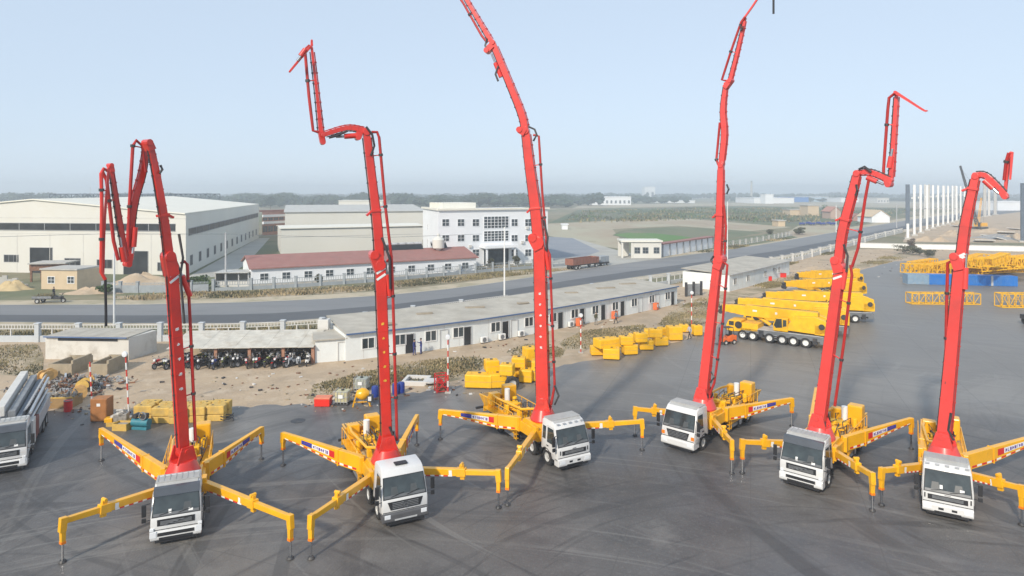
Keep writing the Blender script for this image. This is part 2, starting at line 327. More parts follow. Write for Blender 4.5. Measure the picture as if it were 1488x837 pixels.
road_far = [(-500, 446), (0, 443.5), (200, 443), (300, 441), (360, 439.5), (470, 435), (567, 429), (650, 420.5), (715, 412), (740, 408), (800, 399), (860, 389.5), (955, 376.5), (1030, 367), (1100, 357), (1153, 348), (1211, 338), (1260, 330), (1316, 320.5), (1400, 309), (1500, 300)]
road_near = [(-500, 468), (0, 468), (200, 470), (330, 470), (400, 468), (478, 462), (569, 453), (650, 442.5), (719, 433), (800, 421), (860, 412), (933, 401.5), (1030, 388), (1090, 379), (1137, 372.5), (1211, 357), (1264, 344.5), (1312, 334), (1400, 318), (1500, 306)]
mid = []
for (x, y) in road_near:
    yf = next(a[1] + (b[1] - a[1]) * (x - a[0]) / (b[0] - a[0]) for a, b in zip(road_far, road_far[1:]) if a[0] <= x <= b[0])
    mid.append((x, y * .58 + yf * .42))
strip('road_shoulder', [(x, y - 7 if x < 900 else y - 4) for x, y in road_far], [(x, y + 4) for x, y in road_near], .010, SHOULD)
strip('road', road_far, road_near, .025, ROADM)
strip('road_near_lane', mid, [(x, y - .8) for x, y in road_near], .035, ROADD)
strip('road_kerb', [(x, y - .4) for x, y in road_far], [(x, y + .2) for x, y in road_far], .05, PALE)
# dirt strip between yard and road wall
sheet('dirt_ground', gp((-500, 640), (-500, 500), (60, 497), (300, 495), (468, 488), (600, 469), (740, 449), (860, 430), (1000, 410), (1136, 384), (1191, 371), (1250, 362), (1330, 362), (1600, 368), (1600, 392), (1310, 392), (1180, 440), (1050, 520), (760, 610), (400, 660)), .015, DIRT)
yard_edge = [(-500, 600), (-60, 600), (60, 598), (140, 596), (250, 598), (335, 592), (450, 588), (500, 583), (560, 573), (610, 570), (660, 562), (700, 560), (770, 541), (850, 524), (880, 522), (1000, 493), (1040, 478), (1055, 452), (1120, 424), (1185, 412), (1240, 395), (1300, 380), (1345, 377), (1700, 377)]
_r = random.Random(4); _e = []
for (x0, y0), (x1, y1) in zip(yard_edge, yard_edge[1:]):
    n_ = max(1, int(abs(x1 - x0) / 9))
    for i in range(n_): _e.append((x0 + (x1 - x0) * i / n_, y0 + (y1 - y0) * i / n_ + _r.uniform(-1, 1) * (y0 - 280) / 160))
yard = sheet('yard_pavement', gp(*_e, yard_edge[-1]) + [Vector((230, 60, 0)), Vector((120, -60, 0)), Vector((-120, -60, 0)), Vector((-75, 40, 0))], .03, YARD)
# side yard by the office, fields
sheet('office_forecourt', gp((792, 372), (800, 345), (835, 346), (905, 366), (965, 374), (870, 389), (800, 398)), .014, PALE)
sheet('office_parking', gp((780, 376), (798, 344), (832, 346), (872, 365), (850, 373)), .018, BLUEG)
sheet('sandy_field', gp((790, 341), (797, 325), (900, 321), (1000, 318), (1150, 330), (1090, 336), (985, 328), (890, 333), (900, 345), (905, 362), (860, 356)), .012, SANDF)
sheet('olive_plot', gp((900, 336), (925, 332.5), (985, 329), (1060, 334), (1110, 338), (1040, 350), (1000, 351), (925, 350), (890, 342)), .014, OLIVEF)
sheet('green_field', gp((892, 341), (915, 338), (950, 339), (990, 343), (1015, 347), (1000, 350.5), (960, 351.5), (925, 349)), .018, GREENF)
sheet('olive_field', gp((797, 324), (840, 305), (1040, 300), (1340, 303), (1230, 331), (1160, 326), (1000, 317), (900, 320)), .012, DARKF)
sheet('far_field', gp((830, 303), (850, 297), (1300, 293), (1400, 297), (1350, 302), (1040, 299)), .012, SANDF)
sheet('roadside_field', gp((1035, 362), (1045, 350), (1115, 340), (1165, 344), (1100, 355)), .013, OLIVEF)
sheet('sand_bank', gp((1140, 340), (1160, 328), (1215, 326), (1240, 330), (1211, 337), (1160, 345)), .02, SANDF)
sheet('warehouse_road', gp((376, 346), (392, 346), (360, 382), (330, 402), (270, 404)), .014, PALE)
sheet('construction_ground', gp((1312, 352), (1320, 328), (1440, 303), (1700, 300), (1700, 354)), .014, DIRT)
# ---------------------------------------------------------------- buildings
class Fac:
    "a facade of a thing: from world ground points A to B, seen from outside; geometry local to the thing's location"
    def __init__(s, root, A, B):
        s.root = root; s.o = root.location.copy(); s.A = Vector((A.x, A.y, 0)); s.B = Vector((B.x, B.y, 0))
        s.L = (s.B - s.A).length; s.u = (s.B - s.A) / s.L; s.n = Vector((s.u.y, -s.u.x, 0))
        s.M = Matrix((s.u, -s.n, Vector((0, 0, 1)))).transposed()
    def upx(s, px):   # distance along for a photo column
        k = (px - CX) / F; A, u = s.A, s.u      # A.x+t*u.x = k*(A.y+t*u.y)
        return (k * A.y - A.x) / (u.x - k * u.y)
    def z(s, px, py):
        p = s.A + s.u * s.upx(px); return ztop(py, p.y)
    def pt(s, u, z, d=0): return s.A + s.u * u + s.n * d + Vector((0, 0, z)) - s.o
    def bx(s, mb, u0, u1, z0, z1, d0=0., d1=.05, m=0):
        return mb.box(s.pt((u0 + u1) / 2, (z0 + z1) / 2, (d0 + d1) / 2), (u1 - u0, abs(d1 - d0), z1 - z0), M=s.M, m=m)
    def window(s, u, z, w, h, nx=2, ny=1, fm=None, pane=None, d=.06, name='window', t=.09):
        f = MB(); u0, u1 = u - w / 2, u + w / 2
        s.bx(f, u0 - t / 2, u0 + t / 2, z, z + h, .003, d); s.bx(f, u1 - t / 2, u1 + t / 2, z, z + h, .003, d)
        s.bx(f, u0 + t / 2, u1 - t / 2, z, z + t, .003, d); s.bx(f, u0 + t / 2, u1 - t / 2, z + h - t, z + h, .003, d)
        for i in range(1, nx): x = u0 + w * i / nx; s.bx(f, x - t / 3, x + t / 3, z + t, z + h - t, .01, d)
        for i in range(1, ny): y = z + h * i / ny; s.bx(f, u0 + t / 2, u1 - t / 2, y - t / 3, y + t / 3, .012, d + .004)
        fo = f.build(name, fm or M_WHITE, s.root)
        p = MB(); s.bx(p, u0 + t / 2, u1 - t / 2, z + t, z + h - t, .002, .02); p.build('pane', pane or M_PANE, fo)
        return fo
    def opening(s, u0, u1, z0, z1, name='door', m=None, frame=None):
        p = MB(); s.bx(p, u0, u1, z0, z1, .003, .03); o = p.build(name, m or M_BLACK, s.root)
        if frame:
            f = MB(); s.bx(f, u0 - .08, u0, z0, z1 + .08, .003, .1); s.bx(f, u1, u1 + .08, z0, z1 + .08, .003, .1); s.bx(f, u0, u1, z1, z1 + .08, .003, .1)
            f.build('door_frame', frame, o)
        return o
def V2(v): return Vector((v.x, v.y, 0))
def shell(root, corners, z1, m, z0=-.1, name='wall'):
    mb = MB(); mb.slab([(c.x - root.location.x, c.y - root.location.y) for c in corners], z0, z1); return mb.build(name, m, root)
M_DKWIN = mat('dark_window_band', (.03, .033, .036), .45, var=.5, scale=.4, spec=.25)
M_GFRAME = mat('grey_window_frame', (.3, .31, .32), .5, var=.1)

# large cream warehouse
FR, BR, FL = G(270, 400), G(376, 346), G(-160, 393)
BL = FL + (BR - FR)
wh = thing('warehouse', 'huge cream metal clad warehouse with a long dark window band and low gable', 'warehouse', V2(FR))
L = wh.location; loc = lambda v: Vector((v.x - L.x, v.y - L.y, 0))
mid_f = (FR + FL) / 2; mid_b = (BR + BL) / 2
EA, RI = 12.9, 15.9
m_ = MB(); vs = []
for a, b, c in ((FL, mid_f, FR), (BL, mid_b, BR)):
    a, b, c = loc(a), loc(b), loc(c)
    vs += [a, c, c + Vector((0, 0, EA)), b + Vector((0, 0, RI)), a + Vector((0, 0, EA))]
m_.add(vs, [(0, 1, 2, 3, 4), (5, 9, 8, 7, 6), (1, 6, 7, 2), (0, 4, 9, 5)]).build('wall', M_WALL, wh)
m_ = MB(); up = Vector((0, 0, .25)); ov = Vector((0, -.4, 0))
for a, b in ((FR, BR), (FL, BL)):
    p = [loc(a) + Vector((0, 0, EA + .02)) + ov, loc(b) + Vector((0, 0, EA + .02)), loc(mid_b) + Vector((0, 0, RI + .02)), loc(mid_f) + Vector((0, 0, RI + .02)) + ov]
    m_.add(p + [q + up for q in p], [(0, 1, 2, 3), (4, 5, 6, 7), (0, 1, 5, 4), (1, 2, 6, 5), (2, 3, 7, 6), (3, 0, 4, 7)])
m_.build('roof', M_ROOFC, wh)
f1 = Fac(wh, FL, FR)
def bandwin(f, xs, y0, y1, name, bar=6.0, h=None):
    u0, u1 = f.upx(xs[0]), f.upx(xs[1]); xm = (xs[0] + xs[1]) / 2
    z1, z0 = f.z(xm, y0), f.z(xm, y1)
    mb = MB(); f.bx(mb, u0, u1, z0, z1, .003, .06); o = mb.build(name, M_DKWIN, f.root)
    fr = MB(); k = int((u1 - u0) / bar)
    for i in range(1, k): x = u0 + (u1 - u0) * i / k; f.bx(fr, x - .07, x + .07, z0, z1, .06, .12)
    f.bx(fr, u0, u1, z1, z1 + .12, .003, .14); f.bx(fr, u0, u1, z0 - .12, z0, .003, .14)
    fr.build('window_frame', M_GFRAME, o); return o
bandwin(f1, (-150, 255), 324.5, 334, 'window_band')
for x0, x1, y0, y1 in ((44, 76, 360, 394), (180, 215, 365, 398)): f1.opening(f1.upx(x0), f1.upx(x1), 0, f1.z((x0 + x1) / 2, y0), 'door', M_DKWIN, M_GFRAME)  # shade inside the open doors is put into dark flat panels
for x0, x1, y0, y1 in ((-60, -30, 369, 380), (6, 27, 370, 381), (94, 117, 375, 388), (141, 163, 377, 390), (229, 241, 381, 394)):
    u0, u1 = f1.upx(x0), f1.upx(x1); xm = (x0 + x1) / 2; z0, z1 = f1.z(xm, y1), f1.z(xm, y0)
    f1.window((u0 + u1) / 2, z0, u1 - u0, z1 - z0, 3, 1, M_GFRAME, M_DKWIN)
f2 = Fac(wh, FR, BR)
bandwin(f2, (274, 375), 321, 328.5, 'window_band', 7)
for i in range(13):
    u = 5 + i * (f2.L - 9) / 12.4; f2.window(u, 1.6, 2.4, 2.3, 2, 1, M_GFRAME, M_DKWIN)
mb = MB(); f1.bx(mb, 0, f1.L, 12.0, 12.12, .003, .05); f1.bx(mb, 0, f1.L, 8.6, 8.66, .003, .04); f2.bx(mb, 0, f2.L, 8.6, 8.66, .003, .04); mb.build('cladding_seam', M_CONCL, wh)
mb = MB()
for i in range(1, 9): mb = MB(); f1.bx(mb, f1.L * i / 9 - .06, f1.L * i / 9 + .06, 0, 8.6, .003, .035); mb.build('downpipe', M_CONCL, wh)

# steel roof trusses of the hall behind
def truss(mb, a, b, h, n, r=.12):
    a, b = Vector(a), Vector(b); U = Vector((0, 0, h))
    mb.beam(a, b, r * 2, r * 2); mb.beam(a + U, b + U, r * 2, r * 2)
    for i in range(n + 1):
        p = a.lerp(b, i / n); mb.beam(p, p + U, r, r)
        if i < n:
            q = a.lerp(b, (i + 1) / n); mb.beam(p + U * (i % 2), q + U * ((i + 1) % 2), r, r)
t = thing('steel_roof_truss', 'grey open steel roof trusses of an unfinished hall rising behind the cream warehouse', 'steel frame', (at(160, 292, 262).x, 262, 0))
M_BSTEEL = mat('blue_grey_steel', (.10, .13, .17), .6, var=.2)
ax, bx_ = at(72, 292, 262).x - t.location.x, at(246, 292, 262).x - t.location.x
for k in range(3):
    mb = MB(); truss(mb, (ax + k * 3, k * 16, 15.1), (bx_ + k * 3, k * 16, 15.1), 1.8, 22, .2); mb.build('truss', M_BSTEEL, t)
mb = MB()
for k in range(9): x = ax + (bx_ - ax) * k / 8; mb.beam((x, 0, 16.95), (x, 34, 16.95), .25, .25); mb.beam((x, 0, 0), (x, 0, 15.1), .4, .4)
mb.build('purlin', M_BSTEEL, t)

# brick outbuilding between the halls
A, B = G(381, 342), G(420, 339); t = thing('brick_building', 'distant pink brick building with white bands between warehouse and cream hall', 'building', V2(A))
shell(t, [A, B, B + Vector((10, 25, 0)), A + Vector((10, 25, 0))], 9.6, M_BRICK)
f = Fac(t, A, B); mb = MB(); f.bx(mb, 0, f.L, 4.6, 5.6, .003, .8); f.bx(mb, 0, f.L, 7.4, 8.4, .003, .5); mb.build('white_band', M_OFF, t)
shell(t, [A + Vector((-1, -.6, 0)), B + Vector((1, -.6, 0)), B + Vector((10, 26, 0)), A + Vector((9, 26, 0))], 10.3, M_ROOFR, 9.6, 'roof')
for i in range(5): f.window(f.L * (i + .5) / 5, 5.9, 2.6, 1.3, 2, 1, M_BROWN); f.window(f.L * (i + .5) / 5, 1.2, 2.8, 2.6, 2, 1, M_BROWN)

# cream halls
def hall(name, label, A, B, depth, ea, ri, wm, rm, side=None):
    t = thing(name, label, 'hall', V2(A)); A, B = V2(A), V2(B); u = (B - A).normalized(); n = Vector((-u.y, u.x, 0))
    C, D = B + n * depth, A + n * depth; l = lambda v, z: v - t.location + Vector((0, 0, z)); mA, mB_ = (A + D) / 2, (B + C) / 2
    MB().add([l(A, 0), l(B, 0), l(C, 0), l(D, 0), l(A, ea), l(B, ea), l(C, ea), l(D, ea), l(mA, ri), l(mB_, ri)], [(0, 1, 5, 4), (1, 2, 6, 9, 5), (2, 3, 7, 6), (3, 0, 4, 8, 7)]).build('wall', wm, t)
    m = MB(); o = n * .5
    for P, Q, in ((A - o, B - o), (D + o, C + o)):
        q = [l(P - u * .4, ea - .03), l(Q + u * .4, ea - .03), l(mB_ + u * .4, ri + .05), l(mA - u * .4, ri + .05)]
        m.add(q + [v + Vector((0, 0, .2)) for v in q], [(0, 1, 2, 3), (4, 5, 6, 7), (0, 1, 5, 4), (1, 2, 6, 5), (2, 3, 7, 6), (3, 0, 4, 7)])
    m.build('roof', rm, t); return t, Fac(t, A, B)
t, f = hall('factory_hall', 'long cream hall with pale roof and grey stripe behind the red roofed building', G(408, 369), G(614, 362), 17, 7.2, 7.5, M_WALL, M_ROOFC)
mb = MB(); f.bx(mb, 0, f.L, 6.9, 7.1, .003, .06); f.bx(mb, 0, f.L, 4.7, 4.78, .003, .03); mb.build('gutter', M_GFRAME, t)
hall('rear_hall', 'taller cream hall with a broad grey roof behind the lower cream hall', G(414, 352.5), G(618, 348), 62, 10.6, 12.4, M_WALL, M_ROOFG)
hall('small_white_hall', 'small white flat roofed building peeping over the grey hall roof', G(492, 316), G(556, 316), 30, 11.8, 12.0, M_WALL, M_ROOFC)

# white office building
A, B = G(637, 390), G(796, 381); t = thing('office_building', 'three storey white office building with dark central glass curtain wall', 'office', V2(A))
u = (V2(B) - V2(A)).normalized(); n = Vector((-u.y, u.x, 0)); SL = V2(G(607, 372)) ; SL = V2(A) + (SL - V2(A)).normalized() * 22
dv = SL - V2(A)
hA = ztop(306, A.y)
shell(t, [A, B, V2(B) + dv, SL], hA, M_OFF)
f = Fac(t, A, B); fs = Fac(t, SL, A)
mb = MB(); f.bx(mb, -.3, f.L + .3, hA + .01, hA + .45, -.5, .5); fs.bx(mb, -.3, fs.L - .5, hA + .015, hA + .44, -.5, .4); mb.build('parapet', M_ROOFC, t)
mb = MB(); f.bx(mb, 3, f.L * .4, hA, hA + 1.7, -14, -5); mb.build('roof_house', M_ROOFC, t)
u0, u1 = f.upx(703), f.upx(739)
zt = lambda y: f.z(720, y)
for (ya, yb) in ((314, 332), (335, 351)): f.window((u0 + u1) / 2, zt(yb), u1 - u0, zt(ya) - zt(yb), 7, 4, M_OFF, M_PANE, .12, 'curtain_window', .13)
f.opening(u0, u1, 0, zt(362), 'entrance', M_PANE, M_OFF)
mb = MB(); f.bx(mb, u0 - 1, u1 + 1, zt(359), zt(355.5), .003, 3.2); f.bx(mb, u0 - .6, u0 - .2, 0, zt(359), 2.4, 2.8); f.bx(mb, u1 + .2, u1 + .6, 0, zt(359), 2.4, 2.8); mb.build('entrance_canopy', M_OFF, t)
for x in (647.6, 669.8, 691.4, 747.6, 767.4, 787):
    for r, (ya, yb) in enumerate(((318, 329), (341, 351), (362, 372.5))):
        uu = f.upx(x); f.window(uu, f.z(x, yb), 1.75, f.z(x, ya) - f.z(x, yb), 2, 2, M_OFF, M_PANE, .08, t=.1)
for uu in (fs.L * .35,): fs.window(uu, 8.0, .7, 1.6, 1, 2, M_OFF); fs.window(uu, 3.2, .8, 2.6, 1, 2, M_OFF)
for x, y in ((681, 358), (757, 352), (764, 331), (786, 331)): mb = MB(); uu = f.upx(x); f.bx(mb, uu, uu + .7, f.z(x, y + 2), f.z(x, y - 2), .003, .4); mb.build('air_conditioner', M_CONCL, t)

# red roofed single storey building
A, B = G(365, 417), G(692, 396.5)
t, f = hall('red_roofed_building', 'long low white building with a dusty red hipped roof and many small windows', A, B, 15, 3.3, 5.0, M_OFF, M_ROOFR)
for x in (384, 416, 448, 479, 509, 538, 569, 598, 626, 651, 676):
    uu = f.upx(x); f.window(uu, 1.0, 1.5, 1.45, 2, 2, M_OFF, M_PANE)
mb = MB(); f.bx(mb, 0, f.L, 0, .5, .003, .06); mb.build('plinth', M_CONC, t)
def hall_local(f, u, v, z): return f.pt(u, z, -v)
for i in range(6):
    x0 = 571 + i * 11.5 if i < 5 else 645; uu = f.upx(x0); w = 2.2 if i < 5 else 3.6
    s_ = thing('solar_heater', ['dark tube solar water heater on the red roof, leftmost of the row', 'second solar water heater from the left on the red roof', 'third solar water heater from the left on the red roof', 'fourth solar water heater from the left on the red roof', 'solar water heater on the red roof just left of the cream water tank', 'wide dark solar heater on the red roof right of the cream water tank'][i], 'solar heater', t.location + hall_local(f, uu, 6.5, 4.9), math.atan2(f.u.y, f.u.x), 'solar water heaters on the red roof')
    m = MB(); m.add([(0, 0, 0), (w, 0, 0), (w, 1.4, 1.3), (0, 1.4, 1.3), (0, .05, -.08), (w, .05, -.08), (w, 1.45, 1.22), (0, 1.45, 1.22)], [(0, 1, 2, 3), (4, 5, 6, 7), (0, 1, 5, 4), (1, 2, 6, 5), (2, 3, 7, 6), (3, 0, 4, 7)]).build('collector_panel', M_DKWIN, s_)
    MB().cyl((0, 1.5, 1.4), (w, 1.5, 1.4), .28).build('tank', M_LGREY, s_); m = MB(); m.beam((.1, 1.5, 0), (.1, 1.5, 1.2), .08, .08); m.beam((w - .1, 1.5, 0), (w - .1, 1.5, 1.2), .08, .08); m.build('stand', M_GREY, s_)
wt = thing('water_tower', 'slender cream water tank on a stalk in front of the red roof', 'water tower', V2(G(637, 395)))
MB().lathe([(0, 4.6), (.35, 4.6), (.5, 4.9), (1.3, 5.3), (1.35, 7.1), (.9, 7.6), (.35, 7.8), (.3, 8.4), (0, 8.4)], axis='Z').build('tank', M_WALL, wt, True)
m = MB()
for a in range(4): m.beam((.6 * math.cos(a * 1.57 + .7), .6 * math.sin(a * 1.57 + .7), 0), (.45 * math.cos(a * 1.57 + .7), .45 * math.sin(a * 1.57 + .7), 4.9), .12, .12)
m.box((0, 0, 2.4), (1.1, 1.1, .08)).build('stand', M_LGREY, wt)
# porch lean-to
A = G(312, 417); B = G(362, 416.5); t = thing('lean_to_shed', 'grey open lean-to shed at the left end of the red roofed building', 'shed', V2(A)); f = Fac(t, A, B)
m = MB(); f.bx(m, 0, f.L, 2.6, 2.75, -4, .6); m.build('roof', M_ROOFG, t)
m = MB(); f.bx(m, 0, f.L, 0, 2.6, -3.9, -3.7); f.bx(m, 0, .2, 0, 2.6, -3.7, 0); m.build('wall', M_CONC, t)
for x in (2, 4.2, f.L - .25): m = MB(); f.bx(m, x, x + .2, 0, 2.6, -.2, 0); m.build('post', M_LGREY, t)
m = MB(); f.bx(m, .4, f.L, 0, 1.0, -.15, -.02); m.build('low_wall', M_CONCL, t)

# small buildings at far left
A, B = G(60, 420), G(112, 421); t = thing('guard_hut', 'small tan rendered flat roofed hut with two windows beside the warehouse', 'hut', V2(A)); f = Fac(t, A, B)
dv = Vector((1.5, 5.5, 0)); hh = ztop(392, A.y)
shell(t, [A, B, B + dv, A + dv], hh, M_TAN); m = MB(); f.bx(m, -.2, f.L + .2, hh, hh + .25, -5.6, .25); m.build('roof', M_CONC, t)
for x in (74.5, 103): f.window(f.upx(x), f.z(x, 412), 1.35, 1.3, 2, 2, M_OFF)
A, B = G(42, 410), G(97, 409); t = thing('dark_roofed_shed', 'open shed with a thin dark flat roof behind the tan hut', 'shed', V2(A)); f = Fac(t, A, B)
m = MB(); f.bx(m, 0, f.L, 3.5, 3.75, -5, .5); m.build('roof', M_CONC, t); m = MB(); f.bx(m, 0, f.L, 2.2, 3.5, -.3, -.1); f.bx(m, .1, f.L - .1, 0, 2.2, -4, -3.8); m.build('wall', M_RUST, t)
for x in (.2, 2.6, f.L - .5): m = MB(); f.bx(m, x, x + .3, 0, 2.2, -.3, 0); m.build('post', M_RUST, t)
A, B = G(-20, 420), G(40, 419); t = thing('broken_brick_wall', 'crumbling grey masonry wall at the left edge beyond the road', 'wall', V2(A)); f = Fac(t, A, B)
m = MB(); [f.bx(m, f.L * i / 8, f.L * (i + 1) / 8, 0, h, -.3, 0) for i, h in enumerate((2.4, 2.5, 2.1, 2.4, 1.7, 1.9, 1.2, .8))]; m.build('masonry', M_CONC, t)
def mound(name, label, cat, px, py, rx, ry, h, m, seed=0, n=26):
    rnd = random.Random(seed); c = G(px, py); vs = [(0, 0, h * .97)]; rings = 7
    ph = [rnd.uniform(0, 6.3) for _ in range(6)]
    for k in range(1, rings + 1):
        q = k / rings
        for i in range(n):
            a = 2 * math.pi * i / n; w_ = 1 + .16 * math.sin(3 * a + ph[0]) + .1 * math.sin(5 * a + ph[1])
            z = h * (math.cos(q * math.pi) * .5 + .5) * (1 + .25 * math.sin(2 * a + ph[2] + q * 3)) * rnd.uniform(.88, 1.12) - (.12 if k == rings else 0)
            vs.append((rx * q * w_ * math.cos(a), ry * q * w_ * math.sin(a), z))
    fs = [(0, 1 + i, 1 + (i + 1) % n) for i in range(n)]
    for k in range(rings - 1):
        b = 1 + k * n; fs += [(b + i, b + n + i, b + n + (i + 1) % n, b + (i + 1) % n) for i in range(n)]
    o = MB().add(vs, fs).build(name, m, None, True, loc=V2(c)); tag(o, label, cat); return o
mound('dirt_mound', 'low brown mound of earth in front of the warehouse door', 'mound', 205, 414, 8, 4, 2.0, DIRT, 1)
mound('yellow_sand_heap', 'small heap of yellow sand by the crumbling wall', 'heap', 17, 421, 3.6, 2, 1.5, mat('yellow_sand', (.48, .37, .2), .9), 2)
mound('roadside_mound', 'wide low sandy mound beside the parked three wheeler', 'mound', 130, 426, 6, 2, .9, DIRT, 3)

# gatehouse with tiled wall
A, B = G(920, 375), G(961, 375); t = thing('gatehouse', 'small cream gatehouse with arched porch at the compound entrance', 'gatehouse', V2(A)); f = Fac(t, A, B)
gz = ztop(351.5, A.y); shell(t, [A, B, B + Vector((1, 7, 0)), A + Vector((1, 7, 0))], gz, M_WALL)
m = MB(); f.bx(m, -3.2, f.L + .3, gz, gz + .4, -7, .5); m.build('roof', M_ROOFC, t)
for x in (926, 938, 954): f.window(f.upx(x), 1.2, 1.5, 1.7, 2, 2, M_GFRAME)
for x in (-3.1, -.5): m = MB(); f.bx(m, x, x + .45, 0, gz, -.6, .1); m.build('porch_column', M_WALL, t)
m = MB(); f.bx(m, -3.1, -.05, 0, gz, -6, -5.8); m.build('porch_wall', M_WALL, t)
A, B = G(962, 373.5), G(1037, 360); t = thing('tiled_wall', 'white panelled wall with a red tiled top beside the gatehouse', 'wall', V2(A)); f = Fac(t, A, B)
m = MB(); f.bx(m, 0, f.L, 0, 3.4, -.3, 0); m.build('wall_panel', M_OFF, t)
m = MB(); f.bx(m, -.2, f.L, 3.4, 3.7, -2.2, .5); m.build('tile_top', M_ROOFR, t)
for i in range(9):
    m = MB(); u_ = f.L * i / 8.2; f.bx(m, u_, u_ + .5, 0, 3.4, .003, .25); m.build('pier', M_GFRAME, t)

# far buildings
def simple(name, label, cat, px0, px1, yb, yt, depth, wm, rm=None, gable=0, wins=0):
    A, B = G(px0, yb), G(px1, yb); h = ztop(yt, A.y); t = thing(name, label, cat, V2(A)); d = Vector((0, depth, 0))
    if gable:
        w_ = (B - A).length; MB().add([(0, 0, 0), (w_, 0, 0), (w_, 0, h - gable), (w_ / 2, 0, h), (0, 0, h - gable), (0, depth, 0), (w_, depth, 0), (w_, depth, h - gable), (w_ / 2, depth, h), (0, depth, h - gable)],
            [(0, 1, 2, 3, 4), (5, 9, 8, 7, 6), (1, 6, 7, 2), (0, 4, 9, 5)]).build('wall', wm, t)
        m = MB(); e = .4
        for a, b in ((-.6, w_ / 2), (w_ + .6, w_ / 2)):
            za = h - gable - .3; q = [Vector((a, -e, za + .1)), Vector((a, depth + e, za + .1)), Vector((b, depth + e, h + .1)), Vector((b, -e, h + .1))]
            m.add(q + [v + Vector((0, 0, .25)) for v in q], [(0, 1, 2, 3), (4, 5, 6, 7), (0, 1, 5, 4), (1, 2, 6, 5), (2, 3, 7, 6), (3, 0, 4, 7)])
        m.build('roof', rm or M_ROOFR, t)
    else:
        shell(t, [A, B, B + d, A + d], h, wm); f = Fac(t, A, B); m = MB(); f.bx(m, -.5, f.L + .5, h, h + h * .06 + .2, -depth, .5); m.build('roof', rm or M_ROOFC, t)
    f = Fac(t, A, B)
    for i in range(wins): w_ = f.L / wins; f.window(w_ * (i + .5), h * .2, w_ * .45, h * .4, 2, 2, M_OFF)
    return t
M_RED2 = mat('brick_house_wall', (.46, .33, .26), .9)
for a in (('arched_white_hall', 'long white hall with a row of arched bays far beyond the fields', 'hall', 860, 917, 298, 286.5, 60, M_OFF, M_OFF, 0, 9),
          ('water_tank_building', 'pale block standing above the far tree line in the centre', 'building', 937, 952, 289, 272.5, 40, M_OFF, M_OFF, 0, 2),
          ('far_white_shed', 'long low white shed right of the arched white hall', 'shed', 955, 1010, 295, 291.5, 30, M_OFF, M_OFF),
          ('far_pale_factory', 'pale factory with a raised middle on the right horizon', 'factory', 1096, 1154, 295.5, 288, 90, M_OFF, M_OFF),
          ('raised_factory_block', 'short taller white block on top of the pale far factory row', 'building', 1112, 1124, 296, 283, 20, M_OFF, M_OFF),
          ('blue_roofed_factory', 'bright blue far factory building right of the pale factory', 'factory', 1155, 1175, 293.5, 287, 80, M_BLUE, M_BLUE),
          ('pale_blue_factory', 'pale blue low factory right of the bright blue one', 'factory', 1178, 1208, 293, 286.5, 80, mat('pale_blue_sheet', (.4, .52, .62), .7), M_OFF),
          ('far_white_works', 'white low works building between the two right hand red booms', 'factory', 1222, 1265, 294, 288, 60, M_OFF, M_OFF),
          ('far_grey_works', 'grey block with many openings left of the white column row', 'building', 1275, 1292, 295, 288, 60, M_CONCL, M_CONCL, 0, 4),
          ('right_white_block', 'white flat building at the right edge beyond the columns', 'building', 1450, 1500, 306, 293.5, 30, M_OFF, M_OFF),
          ('tan_farmhouse', 'tan farmhouse with a brown yard wall beyond the road', 'house', 1174, 1190, 314, 299, 14, M_TAN, M_CONC),
          ('low_farm_sheds', 'row of low tan farm sheds left of the tan farmhouse', 'shed', 1148, 1172, 313, 305, 14, M_TAN, M_CONC),
          ('field_barn', 'small square tan barn at the field edge', 'barn', 1131, 1141, 329, 321, 8, M_TAN, M_CONC),
          ('white_field_hut', 'tiny white hut on the sandy ground right of the office', 'hut', 817, 825, 333.5, 326.5, 5, M_OFF, M_OFF)):
    simple(*a)
simple('pink_farmhouse', 'pinkish brick farmhouse with a pointed roof beside dark trees', 'house', 1207, 1222, 318, 301, 12, M_RED2, M_BRICK, 3)
simple('white_gable_house', 'white house with a pointed gable facing us beside the far road', 'house', 1267, 1293, 323.5, 306, 16, M_OFF, M_TAN, 3.6)
simple('brick_gable_house', 'small brick gabled house half hidden behind the fifth boom', 'house', 1240, 1253, 321, 311, 12, M_BRICK, M_ROOFR, 2)
t = thing('factory_chimney', 'lone thin dark chimney standing on the horizon', 'chimney', V2(G(1092, 291))); MB().cyl((0, 0, 0), (0, 0, 45), 3.0, 2.0, 16).build('stack', M_CONC, t); MB().cyl((0, 0, 43), (0, 0, 44.5), 2.6, 2.6, 16).build('rim', M_GREY, t)

# white portal columns of the unfinished hall
bases = [(1319, 348, 325)] + [(1328.5, 343, 268.5), (1337.6, 339, 268.7), (1347, 335, 269), (1355.5, 332.5, 269.3), (1363, 330, 269.5), (1370.5, 328, 269.8), (1377.5, 326, 270), (1384, 323.5, 270), (1390, 321.5, 270.2), (1395.8, 319.5, 270.4), (1401.5, 317.5, 270.6)]
for i, (x, yb, yt) in enumerate(bases):
    p = G(x, yb); h = ztop(yt, p.y)
    lab = 'short white column stub at the left front of the column row' if i == 0 else ['tall white concrete column, %s from the left in the row' % n for n in ('first', 'second', 'third', 'fourth', 'fifth', 'sixth', 'seventh', 'eighth', 'ninth', 'tenth', 'eleventh')][i - 1]
    t = thing('concrete_column', lab, 'column', V2(p), R(-20), 'white columns of the unfinished hall')
    MB().b2((-.42, -.35, 0), (.42, .35, h), 0).build('shaft', M_DWHITE, t, bevel=.04); MB().b2((-1.1, -.9, 0), (1.1, .9, .7)).build('footing', M_CONC, t)
    if i: MB().b2((-1.0, -.41, h * .72), (-.65, .41, h * .76)).build('bracket', M_DWHITE, t)
